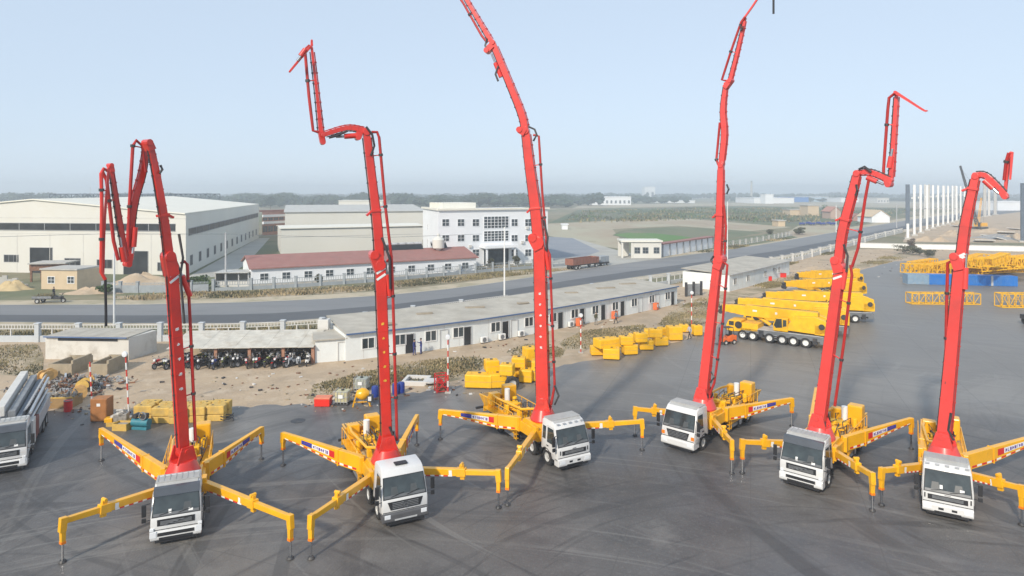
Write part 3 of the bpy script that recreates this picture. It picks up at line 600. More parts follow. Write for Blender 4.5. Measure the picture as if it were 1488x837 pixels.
for i, (x, yb, yt, m, w_) in enumerate([(1319, 335, 268, M_BSTEEL, 1.6), (1344, 318, 268, M_CONCL, 1.0), (1431, 315, 268, M_CONC, 1.9), (1437, 314, 268, M_CONCL, 1.5), (1446, 312, 269, M_CONC, 2.0), (1409, 316, 270, M_CONC, 1.4), (1350, 316, 268, M_CONC, 1.2), (1486, 352, 266, M_BSTEEL, 1.1), (1372, 313.5, 270, M_CONCL, 1.2), (1388, 312, 270, M_CONCL, 1.2)]):
    p = G(x, yb); h = ztop(yt, p.y)
    t = thing('grey_column', ['dark steel column at the left end of the white column row', 'pale far column left of the fourth white column', 'broad grey column right of the sixth boom', 'pale column beside the broad grey column', 'rightmost broad grey column of the far row', 'grey column just behind the sixth boom', 'far grey column between two white columns', 'dark grey tower column at the right edge of the photo', 'pale far column in the middle of the column row', 'pale far column toward the right of the column row'][i], 'column', V2(p), R(-20), 'grey columns of the far hall')
    MB().b2((-w_ / 2, -.4, 0), (w_ / 2, .4, h)).build('shaft', m, t); MB().b2((-w_, -.8, 0), (w_, .8, .6)).build('footing', M_CONC, t)
t = thing('crane_rail_beam', 'thin pale beams linking the white columns halfway up', 'beam', V2(G(1328.5, 343))); m = MB()
for (a, b) in zip(bases[1:], bases[2:]):
    pa, pb = V2(G(a[0], a[1])) - t.location, V2(G(b[0], b[1])) - t.location
    m.beam(pa + Vector((0, .5, ztop(304, pa.y + t.location.y))), pb + Vector((0, .5, ztop(303, pb.y + t.location.y))), .25, .5)
m.build('beam', M_CONCL, t)
# long white wall and debris
A, B = G(1250, 360), G(1600, 368); t = thing('white_wall', 'long bright white low wall behind the yellow lattice heap', 'wall', V2(A)); f = Fac(t, A, B)
m = MB(); f.bx(m, 0, f.L, 0, 1.5, -.3, 0); m.build('wall_panel', M_DWHITE, t); m = MB(); f.bx(m, 0, f.L, 1.5, 1.62, -.4, .1); m.build('coping', M_CONCL, t)
rnd = random.Random(5)
for i, (x, y, rx, rz_, lab) in enumerate([(1440, 345, 1.0, .5, 'pale broken slab lying flat on the building site, left one'), (1452, 348, 1.0, -.4, 'pale broken slab propped on rubble beside the sixth boom'), (1462, 340, 1.2, .9, 'pale twisted sheet on the rubble in the middle of the site'), (1474, 334, .8, .2, 'pale small sheet at the far side of the rubble'), (1430, 352, .9, 1.2, 'long grey plank on the rubble by the white wall'), (1390, 330, .9, .1, 'white parked sheet stack between the columns')]):
    p = G(x, y); o = MB().box((0, 0, .5), (3.2 * rx, 6, .25), rz_, M=Matrix.Rotation(rz_, 3, 'Z') @ Matrix.Rotation(.25, 3, 'Y')).build('broken_slab', M_CONCL, None, loc=V2(p)); tag(o, lab, 'slab', 'broken slabs on the building site')
mound('rubble_heap', 'low dark rubble heap in the middle of the building site', 'heap', 1458, 346, 12, 9, 1.3, M_SCRAP, 4)
mound('earth_heap', 'small brown earth heap left of the sixth boom', 'heap', 1367, 351, 3.5, 2, 1.6, DIRT, 5)
mound('earth_bank', 'long pale earth bank behind the right hand end of the portable cabin', 'bank', 1190, 394, 9, 6, .9, DIRT, 6)
for i_, (x_, y_, rx_, ry_, h_, lab_) in enumerate([(1345, 350, 6, 4, 1.6, 'brown earth pile at the foot of the white column row'), (1385, 343, 8, 5, 2.0, 'long brown earth pile behind the white wall near the columns'), (1440, 338, 9, 6, 1.6, 'brown earth pile beside the crawler crane'), (1478, 347, 7, 5, 1.8, 'brown earth pile at the right edge of the building site'), (1405, 326, 9, 6, 2.0, 'far brown earth pile behind the last white columns')]):
    mound('earth_pile', lab_, 'pile', x_, y_, rx_, ry_, h_, DIRT, 20 + i_)
# crawler crane
p = G(1424, 333); t = thing('crawler_crane', 'distant yellow crawler crane with a dark lattice jib on the building site', 'crane', V2(p), R(200))
m = MB(); m.b2((-2.6, -2.2, 0), (2.6, -1.2, 1.1)); m.b2((-2.6, 1.2, 0), (2.6, 2.2, 1.1)); m.build('crawler_track', M_DARK, t)
MB().b2((-3.2, -1.5, 1.3), (2.0, 1.5, 3.1)).build('house', M_YEL, t, bevel=.1); MB().b2((1.0, .6, 1.4), (2.3, 1.5, 3.3)).build('operator_cab', M_GLASS, t)
def lattice(mb, a, b, w, n, r=.09, w1=None):
    a, b = Vector(a), Vector(b); w1 = w if w1 is None else w1; tt = (b - a).normalized(); s1 = tt.cross(Vector((0, 0, 1)));
    if s1.length < .01: s1 = Vector((1, 0, 0))
    s1.normalize(); s2 = s1.cross(tt); C = [(-1, -1), (1, -1), (1, 1), (-1, 1)]
    P = lambda k, c: a.lerp(b, k / n) + (s1 * c[0] + s2 * c[1]) * (w + (w1 - w) * k / n) / 2
    for c in C: mb.beam(P(0, c), P(n, c), r * 1.5, r * 1.5)
    for k in range(n + 1):
        for i in range(4): mb.beam(P(k, C[i]), P(k, C[(i + 1) % 4]), r, r)
        if k < n:
            for i in range(4): mb.beam(P(k + k % 2 * 0, C[i]), P(k + 1, C[(i + 1) % 4]), r, r)
m = MB(); lattice(m, (2, 0, 2.5), (8.5, -3.5, ztop(241, p.y)), 1.1, 22, .12, .5); m.build('lattice_jib', M_DARK, t)
m = MB(); lattice(m, (1.2, 0, 3.1), (.5, 1.0, 15), .9, 10, .1, .5); m.build('mast', M_YEL, t); m = MB(); m.beam((-2.6, 0, 3.0), (.5, 1.0, 15), .08, .08); m.beam((.5, 1, 15), (8.5, -3.5, ztop(242, p.y)), .07, .07); m.build('stay_cable', M_GREY, t)

# ---------------------------------------------------------------- fences and walls along the road
def wallpath(name, label, pts, post_h, post_w, base_h, rail, m, every=None, nxt=None, balusters=.35, zr=(1.55, 2.0)):
    P = [V2(G(*q)) for q in pts]; t = thing(name, label, 'wall' if base_h > .5 else 'fence', P[0]); o = P[0]
    m1, m2 = MB(), MB(); post = MB().b2((-post_w / 2, -post_w / 2, 0), (post_w / 2, post_w / 2, post_h)).b2((-post_w * .62, -post_w * .62, post_h), (post_w * .62, post_w * .62, post_h + .1)).build('post', m, t); first = True
    for a, b in zip(P, P[1:]):
        n = max(1, round((b - a).length / every)) if every else 1
        for i in range(n):
            p, q = a.lerp(b, i / n) - o, a.lerp(b, (i + 1) / n) - o; d = (q - p).normalized() * post_w / 2; p0, q0 = p + d, q - d
            m1.beam(p0 + Vector((0, 0, base_h / 2)), q0 + Vector((0, 0, base_h / 2)), .24, base_h)
            for z in zr: m2.beam(p0 + Vector((0, 0, z)), q0 + Vector((0, 0, z)), .1, .08)
            k = int((q0 - p0).length / balusters)
            for j in range(1, k): c = p0.lerp(q0, j / k); m2.beam(c + Vector((0, 0, zr[0])), c + Vector((0, 0, zr[1])), .07, .07)
            if zr[0] > base_h + .3:
                for j in range(1, 3): c = p0.lerp(q0, j / 3); m2.beam(c + Vector((0, 0, base_h)), c + Vector((0, 0, zr[0])), .12, .12)
            if first: post.location = p; first = False
            else: c = post.copy(); COL.objects.link(c); c.parent = t; c.location = p
    m1.build('base_wall', m, t); m2.build('railing', rail, t); return t
M_WALLB = mat('bluish_wall_paint', (.5, .53, .55), .8, var=.1, scale=.4, dirt=(.38, .35, .3), dirt_amt=.5)
wallpath('boundary_wall', 'pale concrete yard boundary wall with square posts and lattice top rail along the road', [(-140, 497), (-60, 497), (55, 497), (114, 497), (173, 496.5), (233, 496), (293, 496), (353, 494.5), (411, 492), (468, 488), (530, 479), (600, 468), (670, 458), (740, 448)], 2.15, .5, .75, M_CONCL, M_WALLB)
wallpath('roadside_wall', 'concrete post and rail wall running between the two portable buildings', [(860, 430), (900, 424), (945, 417), (971, 413), (997, 409), (1020, 405)], 2.0, .5, .7, M_CONCL, M_WALLB)
wallpath('far_boundary_wall', 'concrete post wall receding to the right beside the far road', [(1120, 386.5), (1136, 383.5), (1151, 380.5), (1165, 377.5), (1179, 373.5), (1191, 370), (1206, 366), (1222, 361.5), (1240, 356.5), (1256, 352), (1272, 347.5), (1286, 344), (1299, 341), (1312, 338)], 2.1, .6, 1.0, M_CONCL, M_CONCL)
M_FENCE = mat('grey_fence_paint', (.30, .33, .35), .7, var=.1)
wallpath('compound_fence', 'grey picket fence with low wall in front of the white office compound', [(310, 423), (365, 421), (430, 417.5), (500, 413), (560, 408.5), (620, 403), (691, 396.5), (740, 392.5), (774, 390), (830, 385.5)], 2.0, .45, .6, M_FENCE, M_FENCE, 4.6, balusters=.4, zr=(1.0, 1.75))
wallpath('warehouse_fence', 'low grey wall with posts in front of the big warehouse', [(150, 425), (200, 425.5), (250, 425), (305, 423.5)], 1.9, .45, 1.3, M_FENCE, M_FENCE, 4.0, balusters=.6, zr=(1.5, 1.7))
wallpath('field_fence', 'thin grey concrete fence around the field beyond the road', [(1045, 361), (1075, 356.5), (1100, 352), (1125, 347.5), (1152, 342)], 1.8, .5, .3, M_CONC, M_CONC, 6, balusters=1.2, zr=(.8, 1.6))

# ---------------------------------------------------------------- portable buildings
def portable(name, label, base, h, back, roof_h, wins, doors, m_trim, roofm, left_end=True):
    P = [V2(G(*q)) for q in base]; t = thing(name, label, 'portable building', P[0]); n0 = None; facs = []
    wall, roof, trim = MB(), MB(), MB(); o = P[0]
    for a, b in zip(P, P[1:]):
        f = Fac(t, a, b); facs.append(f)
    nn = [f.n for f in facs]; nv = [nn[0]] + [((nn[i] + nn[i + 1]) / 2).normalized() for i in range(len(nn) - 1)] + [nn[-1]]
    Q = [p - v * back for p, v in zip(P, nv)]
    poly = [(p - o)[:2] for p in P] + [(q - o)[:2] for q in reversed(Q)]
    wall.slab(poly, 0, h); wall.build('wall', M_PORT, t)
    Pf = [p + v * .35 - o for p, v in zip(P, nv)]; Qb = [q - v * .35 - o for q, v in zip(Q, nv)]
    for i in range(len(P) - 1):
        q = [Pf[i] + Vector((0, 0, h + .02)), Pf[i + 1] + Vector((0, 0, h + .02)), Qb[i + 1] + Vector((0, 0, h + roof_h)), Qb[i] + Vector((0, 0, h + roof_h))]
        roof.add(q + [v + Vector((0, 0, .1)) for v in q], [(0, 1, 2, 3), (4, 5, 6, 7), (0, 1, 5, 4), (1, 2, 6, 5), (2, 3, 7, 6), (3, 0, 4, 7)])
        trim.beam(Pf[i] + Vector((0, 0, h + .07)), Pf[i + 1] + Vector((0, 0, h + .07)), .06, .16)
    roof.build('roof', roofm, t); trim.build('eaves_trim', m_trim, t)
    def fac(px):
        for (a, b), f in zip(zip(base, base[1:]), facs):
            if a[0] <= px <= b[0]: return f
        return facs[-1]
    for w_ in wins:
        x = w_; f = fac(x); f.window(f.upx(x), 1.0, 1.35, 1.25, 2, 1, M_DWHITE, M_PANE, .07, t=.1)
    for x, open_ in doors:
        f = fac(x); u_ = f.upx(x); f.opening(u_ - .45, u_ + .45, .05, 2.1, 'door', M_DKWIN if open_ else M_PORT, M_LGREY)  # open doorways: the shade inside is put into a dark panel's colour
    sm = MB()
    for f in facs:
        for k in range(1, int(f.L / 1.9)): f.bx(sm, k * 1.9 - .02, k * 1.9 + .02, .1, h - .1, .003, .02)
    sm.build('panel_seam', M_CONCL, t)
    return t, facs, fac
M_TRIMB = mat('blue_trim', (.08, .14, .28), .6)
PA = [(502, 525), (600, 513), (690, 500), (775, 485.5), (860, 468.5), (925, 455), (984, 442)]
ta, fa, facA = portable('portable_building', 'very long white portable office row with a dusty flat roof beside the yard', PA, 2.75, 8.5, .45,
    [535, 581, 626, 666, 720, 768.5, 803.5, 835, 865, 894, 921.5, 947, 970], [(595, 1), (679, 1), (734, 1), (814, 1), (845.5, 1), (876, 1), (904, 1), (930, 0), (955, 0), (977, 1), (645, 0), (747, 0)], M_TRIMB, M_ROOFP)
rnd = random.Random(3)
for (x, y) in ((617, 455), (560, 470), (690, 446), (760, 440), (830, 425), (880, 418), (912, 412)):
    p = G(x, y, 3.2) - ta.location; MB().box((p.x, p.y, 3.2), (rnd.uniform(1.5, 3), .6, .14), rnd.uniform(.2, .5)).build('roof_patch', mat('roof_stain_board', (.34, .29, .22), .9), ta)
A, B = G(458, 527.5), G(503, 524); t = thing('white_annex', 'small white flat roofed annex at the left end of the portable row', 'annex', V2(A)); f = Fac(t, A, B)
shell(t, [A, B, B + Vector((.4, 4.5, 0)), A + Vector((.4, 4.5, 0))], 2.3, M_PORT); m = MB(); f.bx(m, -.2, f.L + .1, 2.3, 2.42, -4.7, .25); m.build('roof', M_ROOFP, t); f.opening(2.3, 3.1, .05, 1.95, 'door', M_PORT, M_CONCL)
t2 = thing('roof_water_tank', 'small white box tank standing on the annex roof', 'water tank', (V2(G(471, 478, 2.42)) + Vector((0, 0, 2.42))))
MB().b2((-.6, -.5, 0), (.6, .5, 1.1)).build('tank', M_CONCL, t2, bevel=.06); MB().cyl((0, 0, 1.1), (0, 0, 1.2), .25).build('lid', M_GREY, t2)
PB = [(1060, 424), (1105, 412), (1147, 399)]
tb, fb, facB = portable('white_cabin', 'white portable cabin with small windows right of the fourth boom', PB, 2.9, 9, .5, [1068, 1087, 1112, 1132], [], M_LGREY, M_ROOFP)
fe = Fac(tb, G(1017, 415), G(1060, 424)); 
dsh = thing('wall_dish', 'small dark dish on the white cabin wall between two windows', 'satellite dish', fb[1].A + fb[1].u * fb[1].upx(1124) + fb[1].n * .2 + Vector((0, 0, 1.9)))
MB().lathe([(0, 0), (.45, -.14), (.47, -.12), (0, .03)], axis='Y').build('dish', M_GREY, dsh, True); MB().beam((0, .15, 0), (0, -.3, -.1), .05, .05).build('arm', M_DARK, dsh)
# open gate with dark posts between the buildings
t = thing('yard_gate', 'dark steel side gate with posts between the two portable buildings', 'gate', V2(G(1003, 431)))
for k, x in enumerate((997, 1008, 1019)):
    p = V2(G(x, 431 - k)) - t.location; MB().b2((p.x - .18, p.y - .18, 0), (p.x + .18, p.y + .18, 2.4)).build('post', M_DARK, t)
for k, x in enumerate((1002.5, 1013.5)):
    p = V2(G(x, 431 - k)) - t.location; m = MB(); m.b2((p.x - .4, p.y - .03, .3), (p.x + .4, p.y + .03, 2.1)); m.build('panel', M_GREY, t)
# concrete shed, bins
A, B = G(66, 522), G(187, 524); t = thing('concrete_shed', 'stained white concrete shed with a slit vent and panelled flat roof', 'shed', V2(A)); f = Fac(t, A, B)
hs_ = 2.35; C, D = B + Vector((.8, 3.9, 0)), A + Vector((1.6, 3.9, 0)); M_SHED = mat('stained_white_wall', (.62, .60, .55), .85, var=.08, scale=.5, dirt=(.3, .26, .2), dirt_amt=.6)
shell(t, [A, B, C, D], hs_, M_SHED)
m = MB(); ng = 7
for i in range(ng): f.bx(m, f.L * i / ng - .0 + .02, f.L * (i + 1) / ng - .02, hs_, hs_ + .12, -4.2 + .1 * (i % 2), .3)
m.build('roof', M_ROOFP, t); m = MB(); f.bx(m, 1.4, f.L - 1.2, hs_ - .36, hs_ - .1, .003, .05); m.build('vent', M_DKWIN, t)
m = MB(); f.bx(m, 0, f.L, hs_ + .0, hs_ + .13, .305, .34); m.build('roof_edge', M_TRIMB, t)
M_BIN = mat('mud_concrete', (.36, .30, .21), .95, var=.2, scale=1, dirt=(.2, .16, .11), dirt_amt=.5, bump=.3)
for (x0, x1, y0, dd, lab) in ((70, 104, 546, 3.0, 'open topped mud coloured concrete bin left of the scrap'), (128, 156, 546, 3.2, 'open topped mud coloured concrete bin in front of the shed, right one')):
    A, B = G(x0, y0), G(x1, y0); t = thing('concrete_bin', lab, 'bin', V2(A), 0, 'concrete bins by the shed'); f = Fac(t, A, B)
    m = MB(); f.bx(m, 0, f.L, 0, 1.1, -.2, 0); f.bx(m, 0, .2, 0, 1.1, -dd, -.2); f.bx(m, f.L - .2, f.L, 0, 1.4, -dd, -.2); f.bx(m, 0, f.L, 0, 1.2, -dd - .2, -dd); m.build('bin_wall', M_BIN, t)

# motorcycle shelter
A, B = G(248, 531), G(457, 528); t = thing('motorcycle_shelter', 'open fronted shelter with a tilted pale sheet roof over parked motorcycles', 'shelter', V2(A)); f = Fac(t, A, B); dd = 4.6
m = MB(); hf, hb = 1.75, 2.5; n_ = 9; M_SHEET = mat('pale_sheet_roof', (.56, .53, .46), .65, var=.16, scale=.9, dirt=(.36, .3, .22), dirt_amt=.7)
for i in range(n_):
    a, b = f.L * i / n_ - (.2 if i == 0 else 0), f.L * (i + 1) / n_ + .02; e = .02 * (i % 2)
    q = [f.pt(a, hf + e, .5), f.pt(b, hf + e, .5), f.pt(b, hb + e, -dd), f.pt(a, hb + e, -dd)]; m.add(q + [v + Vector((0, 0, .05)) for v in q], [(0, 1, 2, 3), (4, 5, 6, 7), (0, 1, 5, 4), (1, 2, 6, 5), (2, 3, 7, 6), (3, 0, 4, 7)])
m.build('roof', M_SHEET, t)
for x in (-1, 264, 314, 363, 412, 455):
    u_ = f.upx(x) if x > 0 else .1; MB().beam(f.pt(u_, 0, 0), f.pt(u_, hf - .02, 0), .3, .3).build('post', mat('brick_post', (.38, .2, .13), .9), t)
m = MB(); f.bx(m, 0, f.L, 0, hb - .1, -dd - .1, -dd); m.build('back_wall', M_BIN, t)
SHELTER = f

# poles
def pole(name, label, px, py, ytop, r, m=None, arm=0):
    p = G(px, py); h = ztop(ytop, p.y); t = thing(name, label, 'pole', V2(p)); MB().cyl((0, 0, 0), (0, 0, h), r, r * .65, 10).build('shaft', m or M_LGREY, t); MB().cyl((0, 0, 0), (0, 0, .35), r * 1.8, r * 1.8, 10).build('base', M_CONC, t)
    if arm: mb = MB(); mb.beam((0, 0, h - .1), (arm, 0, h + .25), .1, .1); mb.b2((arm - .1, -.12, h + .18), (arm + .8, .12, h + .32)); mb.build('lamp_arm', M_LGREY, t)
    return t, h
pole('lamp_pole', 'pale grey lamp pole rising beside the hanging black hose of the first truck', 166, 474, 338, .14, mat('pale_pole', (.6, .62, .63), .5))
pole('utility_pole', 'grey concrete utility pole beside the warehouse road', 328, 417, 338, .2)
pole('roof_lamp_pole', 'tall white lamp pole rising behind the long portable building', 733, 441, 330, .14, M_DWHITE)
pole('street_pole', 'thin white pole right of the fourth boom', 1057, 385, 293, .13, M_DWHITE)
pole('far_street_pole', 'thin grey pole beside the far road left of the columns', 1303, 331, 296, .22)
pole('village_pole', 'thin pale pole in front of the tan farmhouse', 1215, 338, 298, .18, M_DWHITE)
pole('horizon_mast', 'thin mast rising above the forest over the warehouse', 131, 292, 271, .7)
pw = thing('power_line', 'thin sagging overhead wire crossing in front of the warehouse', 'power line', (0, 0, 0)); m = MB()
pts = [at(-60, 346, 110), at(0, 344, 110), at(80, 341.5, 111), at(165, 339.5, 112), at(245, 340, 116), at(328, 340, 121), at(420, 343, 125), at(560, 345, 130), at(700, 340, 136)]
m.tube(pts, .035, 4).build('wire', M_GREY, pw)
LAMPS = [(187.5, 607, 517, 'leaning red and white striped lamp pole behind the teal compressor', .25), (134, 590, 526, 'red and white striped pole standing in the scrap heap', 0), (651, 571, 492, 'red and white striped lamp pole beside the red wire cage', .3), (844, 513, 460, 'red and white striped lamp pole left of the yellow tank row', .35), (1005, 484, 427, 'red and white striped lamp pole right of the yellow tank row', .3)]
for x, yb, yt, lab, hx in LAMPS:
    p = G(x, yb); h = ztop(yt, p.y); t = thing('striped_lamp_pole', lab, 'lamp pole', V2(p), 0, 'striped lamp poles around the yard'); n = 9
    mw, mr = MB(), MB(); tilt = -.006 if x < 200 else 0
    for i in range(n): (mw if i % 2 else mr).cyl((tilt * h * i, 0, h * i / n), (tilt * h * (i + 1), 0, h * (i + 1) / n), .058, n=8)
    a = mw.build('shaft', M_DWHITE, t); mr.build('red_band', mat('sign_red', (.6, .05, .03), .6), a); MB().box((0, 0, .06), (.5, .5, .12)).build('base', M_CONC, t)
    tx = tilt * h * n
    if hx: MB().lathe([(0, -.12), (.2, -.11), (.23, 0), (.08, .13), (0, .13)], (tx, -.1, h + .15), 'Y', 14).build('floodlight', M_LAMP, t, True); MB().beam((tx, 0, h), (tx, 0, h + .2), .08, .08).build('bracket', M_DARK, t)
# ---------------------------------------------------------------- vehicles: wheels
_meshes = {}
def wheel(parent, x, y, r=.52, w=.32, name='wheel', rimm=None, out=1):
    k = (r, w, out, rimm.name if rimm else '')
    if k not in _meshes:
        t = MB().lathe([(r * .56, -w / 2), (r * .93, -w / 2), (r, -w * .36), (r, w * .36), (r * .93, w / 2), (r * .56, w / 2)], n=24)
        for i in range(24):
            a = 2 * math.pi * i / 24; t.box((r * 1.0 * math.cos(a), 0, r * 1.0 * math.sin(a)), (.05, w * .7, .03), M=Matrix.Rotation(-a, 3, 'Y'))
        to = t.build(name, M_TYRE, None, True)
        rm = MB().lathe([(0, out * w * .22), (r * .2, out * w * .22), (r * .22, out * w * .42), (r * .0, out * w * .42)], n=16)
        rm.lathe([(r * .1, out * w * .12), (r * .42, out * w * .1), (r * .5, out * w * .45), (r * .58, out * w * .47), (r * .58, -out * w * .3), (r * .1, -out * w * .1)], n=24)
        ro = rm.build('rim', rimm or M_RIM, None, True); h = MB()
        for i in range(8): a = 2 * math.pi * i / 8; h.cyl((r * .3 * math.cos(a), out * w * .1, r * .3 * math.sin(a)), (r * .3 * math.cos(a), out * w * .16, r * .3 * math.sin(a)), .03, n=6)
        _meshes[k] = (to.data, ro.data); bpy.data.objects.remove(to); bpy.data.objects.remove(ro)
    a, b = _meshes[k]
    o = bpy.data.objects.new(name, a); COL.objects.link(o); o.parent = parent; o.location = (x, y, r)
    q = bpy.data.objects.new('rim', b); COL.objects.link(q); q.parent = o
    return o

# ---------------------------------------------------------------- truck cab
def make_cab(root, style, W=2.45, zs=1.0):
    h = W / 2; pre = set(root.children)
    prof = [(-.02, .62), (.02, .80), (.02, 1.30), (-.04, 1.50), (-.40, 2.52), (-.60, 2.80), (-.9, 2.90), (-1.75, 2.93), (-1.98, 2.80), (-2.0, .95), (-1.78, .95), (-1.62, 1.08), (-1.0, 1.08), (-.82, .95), (-.72, .62)]
    if style == 'visor': prof[5:8] = [(-.62, 2.72), (-1.0, 2.9), (-1.8, 2.98)]
    mb = MB(); n = len(prof)
    # the cab narrows a little towards the roof
    tw = lambda z: h - max(0, z - 1.5) * .07
    vs = [(x, -tw(z), z) for x, z in prof] + [(x, tw(z), z) for x, z in prof]
    mb.add(vs, [tuple(range(n)), tuple(range(2 * n - 1, n - 1, -1))] + [(i, n + i, n + (i + 1) % n, (i + 1) % n) for i in range(n)])
    cab = mb.build('cab', M_WHITE, root, True, bevel=.06)
    slope = Vector((-.36, 0, 1.02)).normalized(); nrm = Vector((1.02, 0, .36)).normalized()
    def fp(y, s, d=.0): return Vector((-.04, y, 1.5)) + slope * s + nrm * d     # point on the windscreen plane
    def fplate(y0, y1, s0, s1, d0, d1, y0t=None, y1t=None):
        y0t = y0 if y0t is None else y0t; y1t = y1 if y1t is None else y1t
        return [fp(y0, s0, d0), fp(y1, s0, d0), fp(y1t, s1, d0), fp(y0t, s1, d0), fp(y0, s0, d1), fp(y1, s0, d1), fp(y1t, s1, d1), fp(y0t, s1, d1)]
    HX = [(0, 1, 2, 3), (4, 5, 6, 7), (0, 1, 5, 4), (1, 2, 6, 5), (2, 3, 7, 6), (3, 0, 4, 7)]
    lo = -.08 if style == 'wide' else .04
    MB().add(fplate(-h + .09, h - .09, lo, 1.03, -.02, .018, -h + .16, h - .16), HX).build('windscreen', M_GLASS, root, bevel=.012)
    seal = MB(); seal.add(fplate(-h + .05, h - .05, lo - .05, 1.07, -.03, .008, -h + .12, h - .12), HX); seal.build('windscreen_seal', M_BLACK, root)
    MB().add(fplate(-h + .12, h - .12, lo + .0, lo + .13, .0185, .0205), HX).build('dashboard_strip', mat('grey_dashboard', (.13, .135, .14), .4), root)
    for y_ in (-.55, .5): MB().add(fplate(y_ - .2, y_ + .2, lo + .14, lo + .52, .0185, .0195, y_ - .15, y_ + .15), HX).build('seat_back', mat('seat_seen_through_glass', (.075, .08, .08), .25), root, bevel=.0) if style != 'visor' or y_ > 0 else None
    wp = MB(); wp.beam(fp(-.75, lo + .05, .04), fp(-.05, lo + .2, .04), .025, .02); wp.beam(fp(.1, lo + .05, .04), fp(.8, lo + .22, .04), .025, .02); wp.build('wiper', M_BLACK, root)
    if style in ('visor', 'wide'):
        nt_ = MB(); nt_.add(fplate(-.35, -.22, .12, .32, .019, .022), HX); nt_.add(fplate(.55, .75, .1, .24, .019, .022), HX); nt_.build('permit_sticker', M_DWHITE, root)
    for s in (-1, 1):
        y = s * (tw(2.0) + .0)
        def side(pts, nm, m, d=.012, parent=root):
            v = [(x, s * (tw(z) + .004), z) for x, z in pts] + [(x, s * (tw(z) + d), z) for x, z in pts]; k = len(pts)
            return MB().add(v, [tuple(range(k)), tuple(range(2 * k - 1, k - 1, -1))] + [(i, k + i, k + (i + 1) % k, (i + 1) % k) for i in range(k)]).build(nm, m, parent)
        dr = side([(-.14, 1.0), (-.2, 1.5), (-.52, 2.6), (-1.35, 2.6), (-1.35, 1.0)], 'door', M_WHITE, .022)
        v = [(-.26, 1.55), (-.34, 1.85), (-.57, 2.48), (-1.22, 2.48), (-1.22, 1.55)]
        MB().add([(x, s * (tw(z) + .02), z) for x, z in v] + [(x, s * (tw(z) + .032), z) for x, z in v], [tuple(range(5)), tuple(range(9, 4, -1))] + [(i, 5 + i, 5 + (i + 1) % 5, (i + 1) % 5) for i in range(5)]).build('door_window', M_GLASS, dr)
        MB().b2((-1.25, s * (h + .02), 1.3), (-1.05, s * (h + .05), 1.36)).build('door_handle', M_BLACK, dr)
        if style in ('visor', 'slot', 'wide'): side([(-1.45, 1.65), (-1.45, 2.45), (-1.8, 2.45), (-1.8, 1.65)], 'rear_window', M_GLASS)
        mr = MB(); mr.box((-.02, s * (h + .28), 1.95), (.12, .2, .62)); mr.box((.0, s * (h + .28), 1.45), (.1, .2, .22)); mr.beam((-.12, s * h, 2.25), (-.04, s * (h + .28), 2.25), .04, .04); mr.beam((-.1, s * h, 1.4), (-.02, s * (h + .28), 1.4), .04, .04)
        mr.build('mirror', M_BLACK, root, bevel=.02)
        # wheel arch and steps
        ar = MB(); k = 9
        for i in range(k):
            a0, a1 = math.pi * i / k, math.pi * (i + 1) / k
            ar.beam((-1.32 + .66 * math.cos(a0), s * (h - .12), .55 + .56 * math.sin(a0)), (-1.32 + .66 * math.cos(a1), s * (h - .12), .55 + .56 * math.sin(a1)), .3, .05, up=(math.cos((a0 + a1) / 2), 0, math.sin((a0 + a1) / 2)))
        ar.build('wheel_arch', M_BLACK, root)
        st = MB(); st.b2((-.66, s * (h - .3), .38), (-.2, s * (h - .02), .62)); st.b2((-.62, s * (h - .25), .72), (-.22, s * (h + .0), .78)); st.build('step', M_BLACK if style != 'dark_oval' else M_WHITE, root)
    bump = M_BLACK if style == 'star' else M_WHITE
    # bumper, grille, lamps by style
    b = MB(); b.prism([(-.4, .34), (.08, .34), (.13, .42), (.13, .74), (.06, .82), (-.4, .82)], -h, h); b.build('bumper', mat('dark_bumper', (.09, .09, .095), .55) if style == 'star' else M_WHITE, root, bevel=.03)
    gr = MB()
    if style == 'visor':
        gr.b2((.0, -.84, 1.06), (.045, .84, 1.38)); gr.b2((.1, -.82, .57), (.145, .82, .74)); gr.b2((.1, -.75, .37), (.145, .75, .50))
        v = MB(); v.prism([(-.36, 2.44), (-.28, 2.48), (-.45, 2.84), (-.66, 2.86)], -h + .1, h - .1); v.build('sun_visor', mat('smoked_visor', (.07, .08, .095), .3), root)
    elif style == 'star': gr.add([(.03, -.95, 1.36), (.03, .95, 1.36), (.055, .8, .96), (.055, -.8, .96), (-.02, -.95, 1.36), (-.02, .95, 1.36), (-.0, .8, .96), (-.0, -.8, .96)], HX)
    elif style == 'dark_oval': gr.add([(.02, -.85, 1.36), (.02, .85, 1.36), (.05, .7, .90), (.05, -.7, .90), (-.02, -.85, 1.36), (-.02, .85, 1.36), (-.0, .7, .90), (-.0, -.7, .90)], HX)
    else: gr.b2((.0, -.9, 1.0), (.05, .9, 1.27))
    g = gr.build('grille', M_BLACK, root)
    sl_ = MB(); z0, z1 = (1.08, 1.34) if style == 'visor' else (.96, 1.36) if style == 'star' else (.9, 1.36) if style == 'dark_oval' else (1.04, 1.26)
    for i in range(1, 5): z = z0 + (z1 - z0) * i / 5; sl_.b2((.03, -.7, z - .012), (.066, .7, z + .012))
    sl_.build('slat', M_GREY, g)
    em = MB()
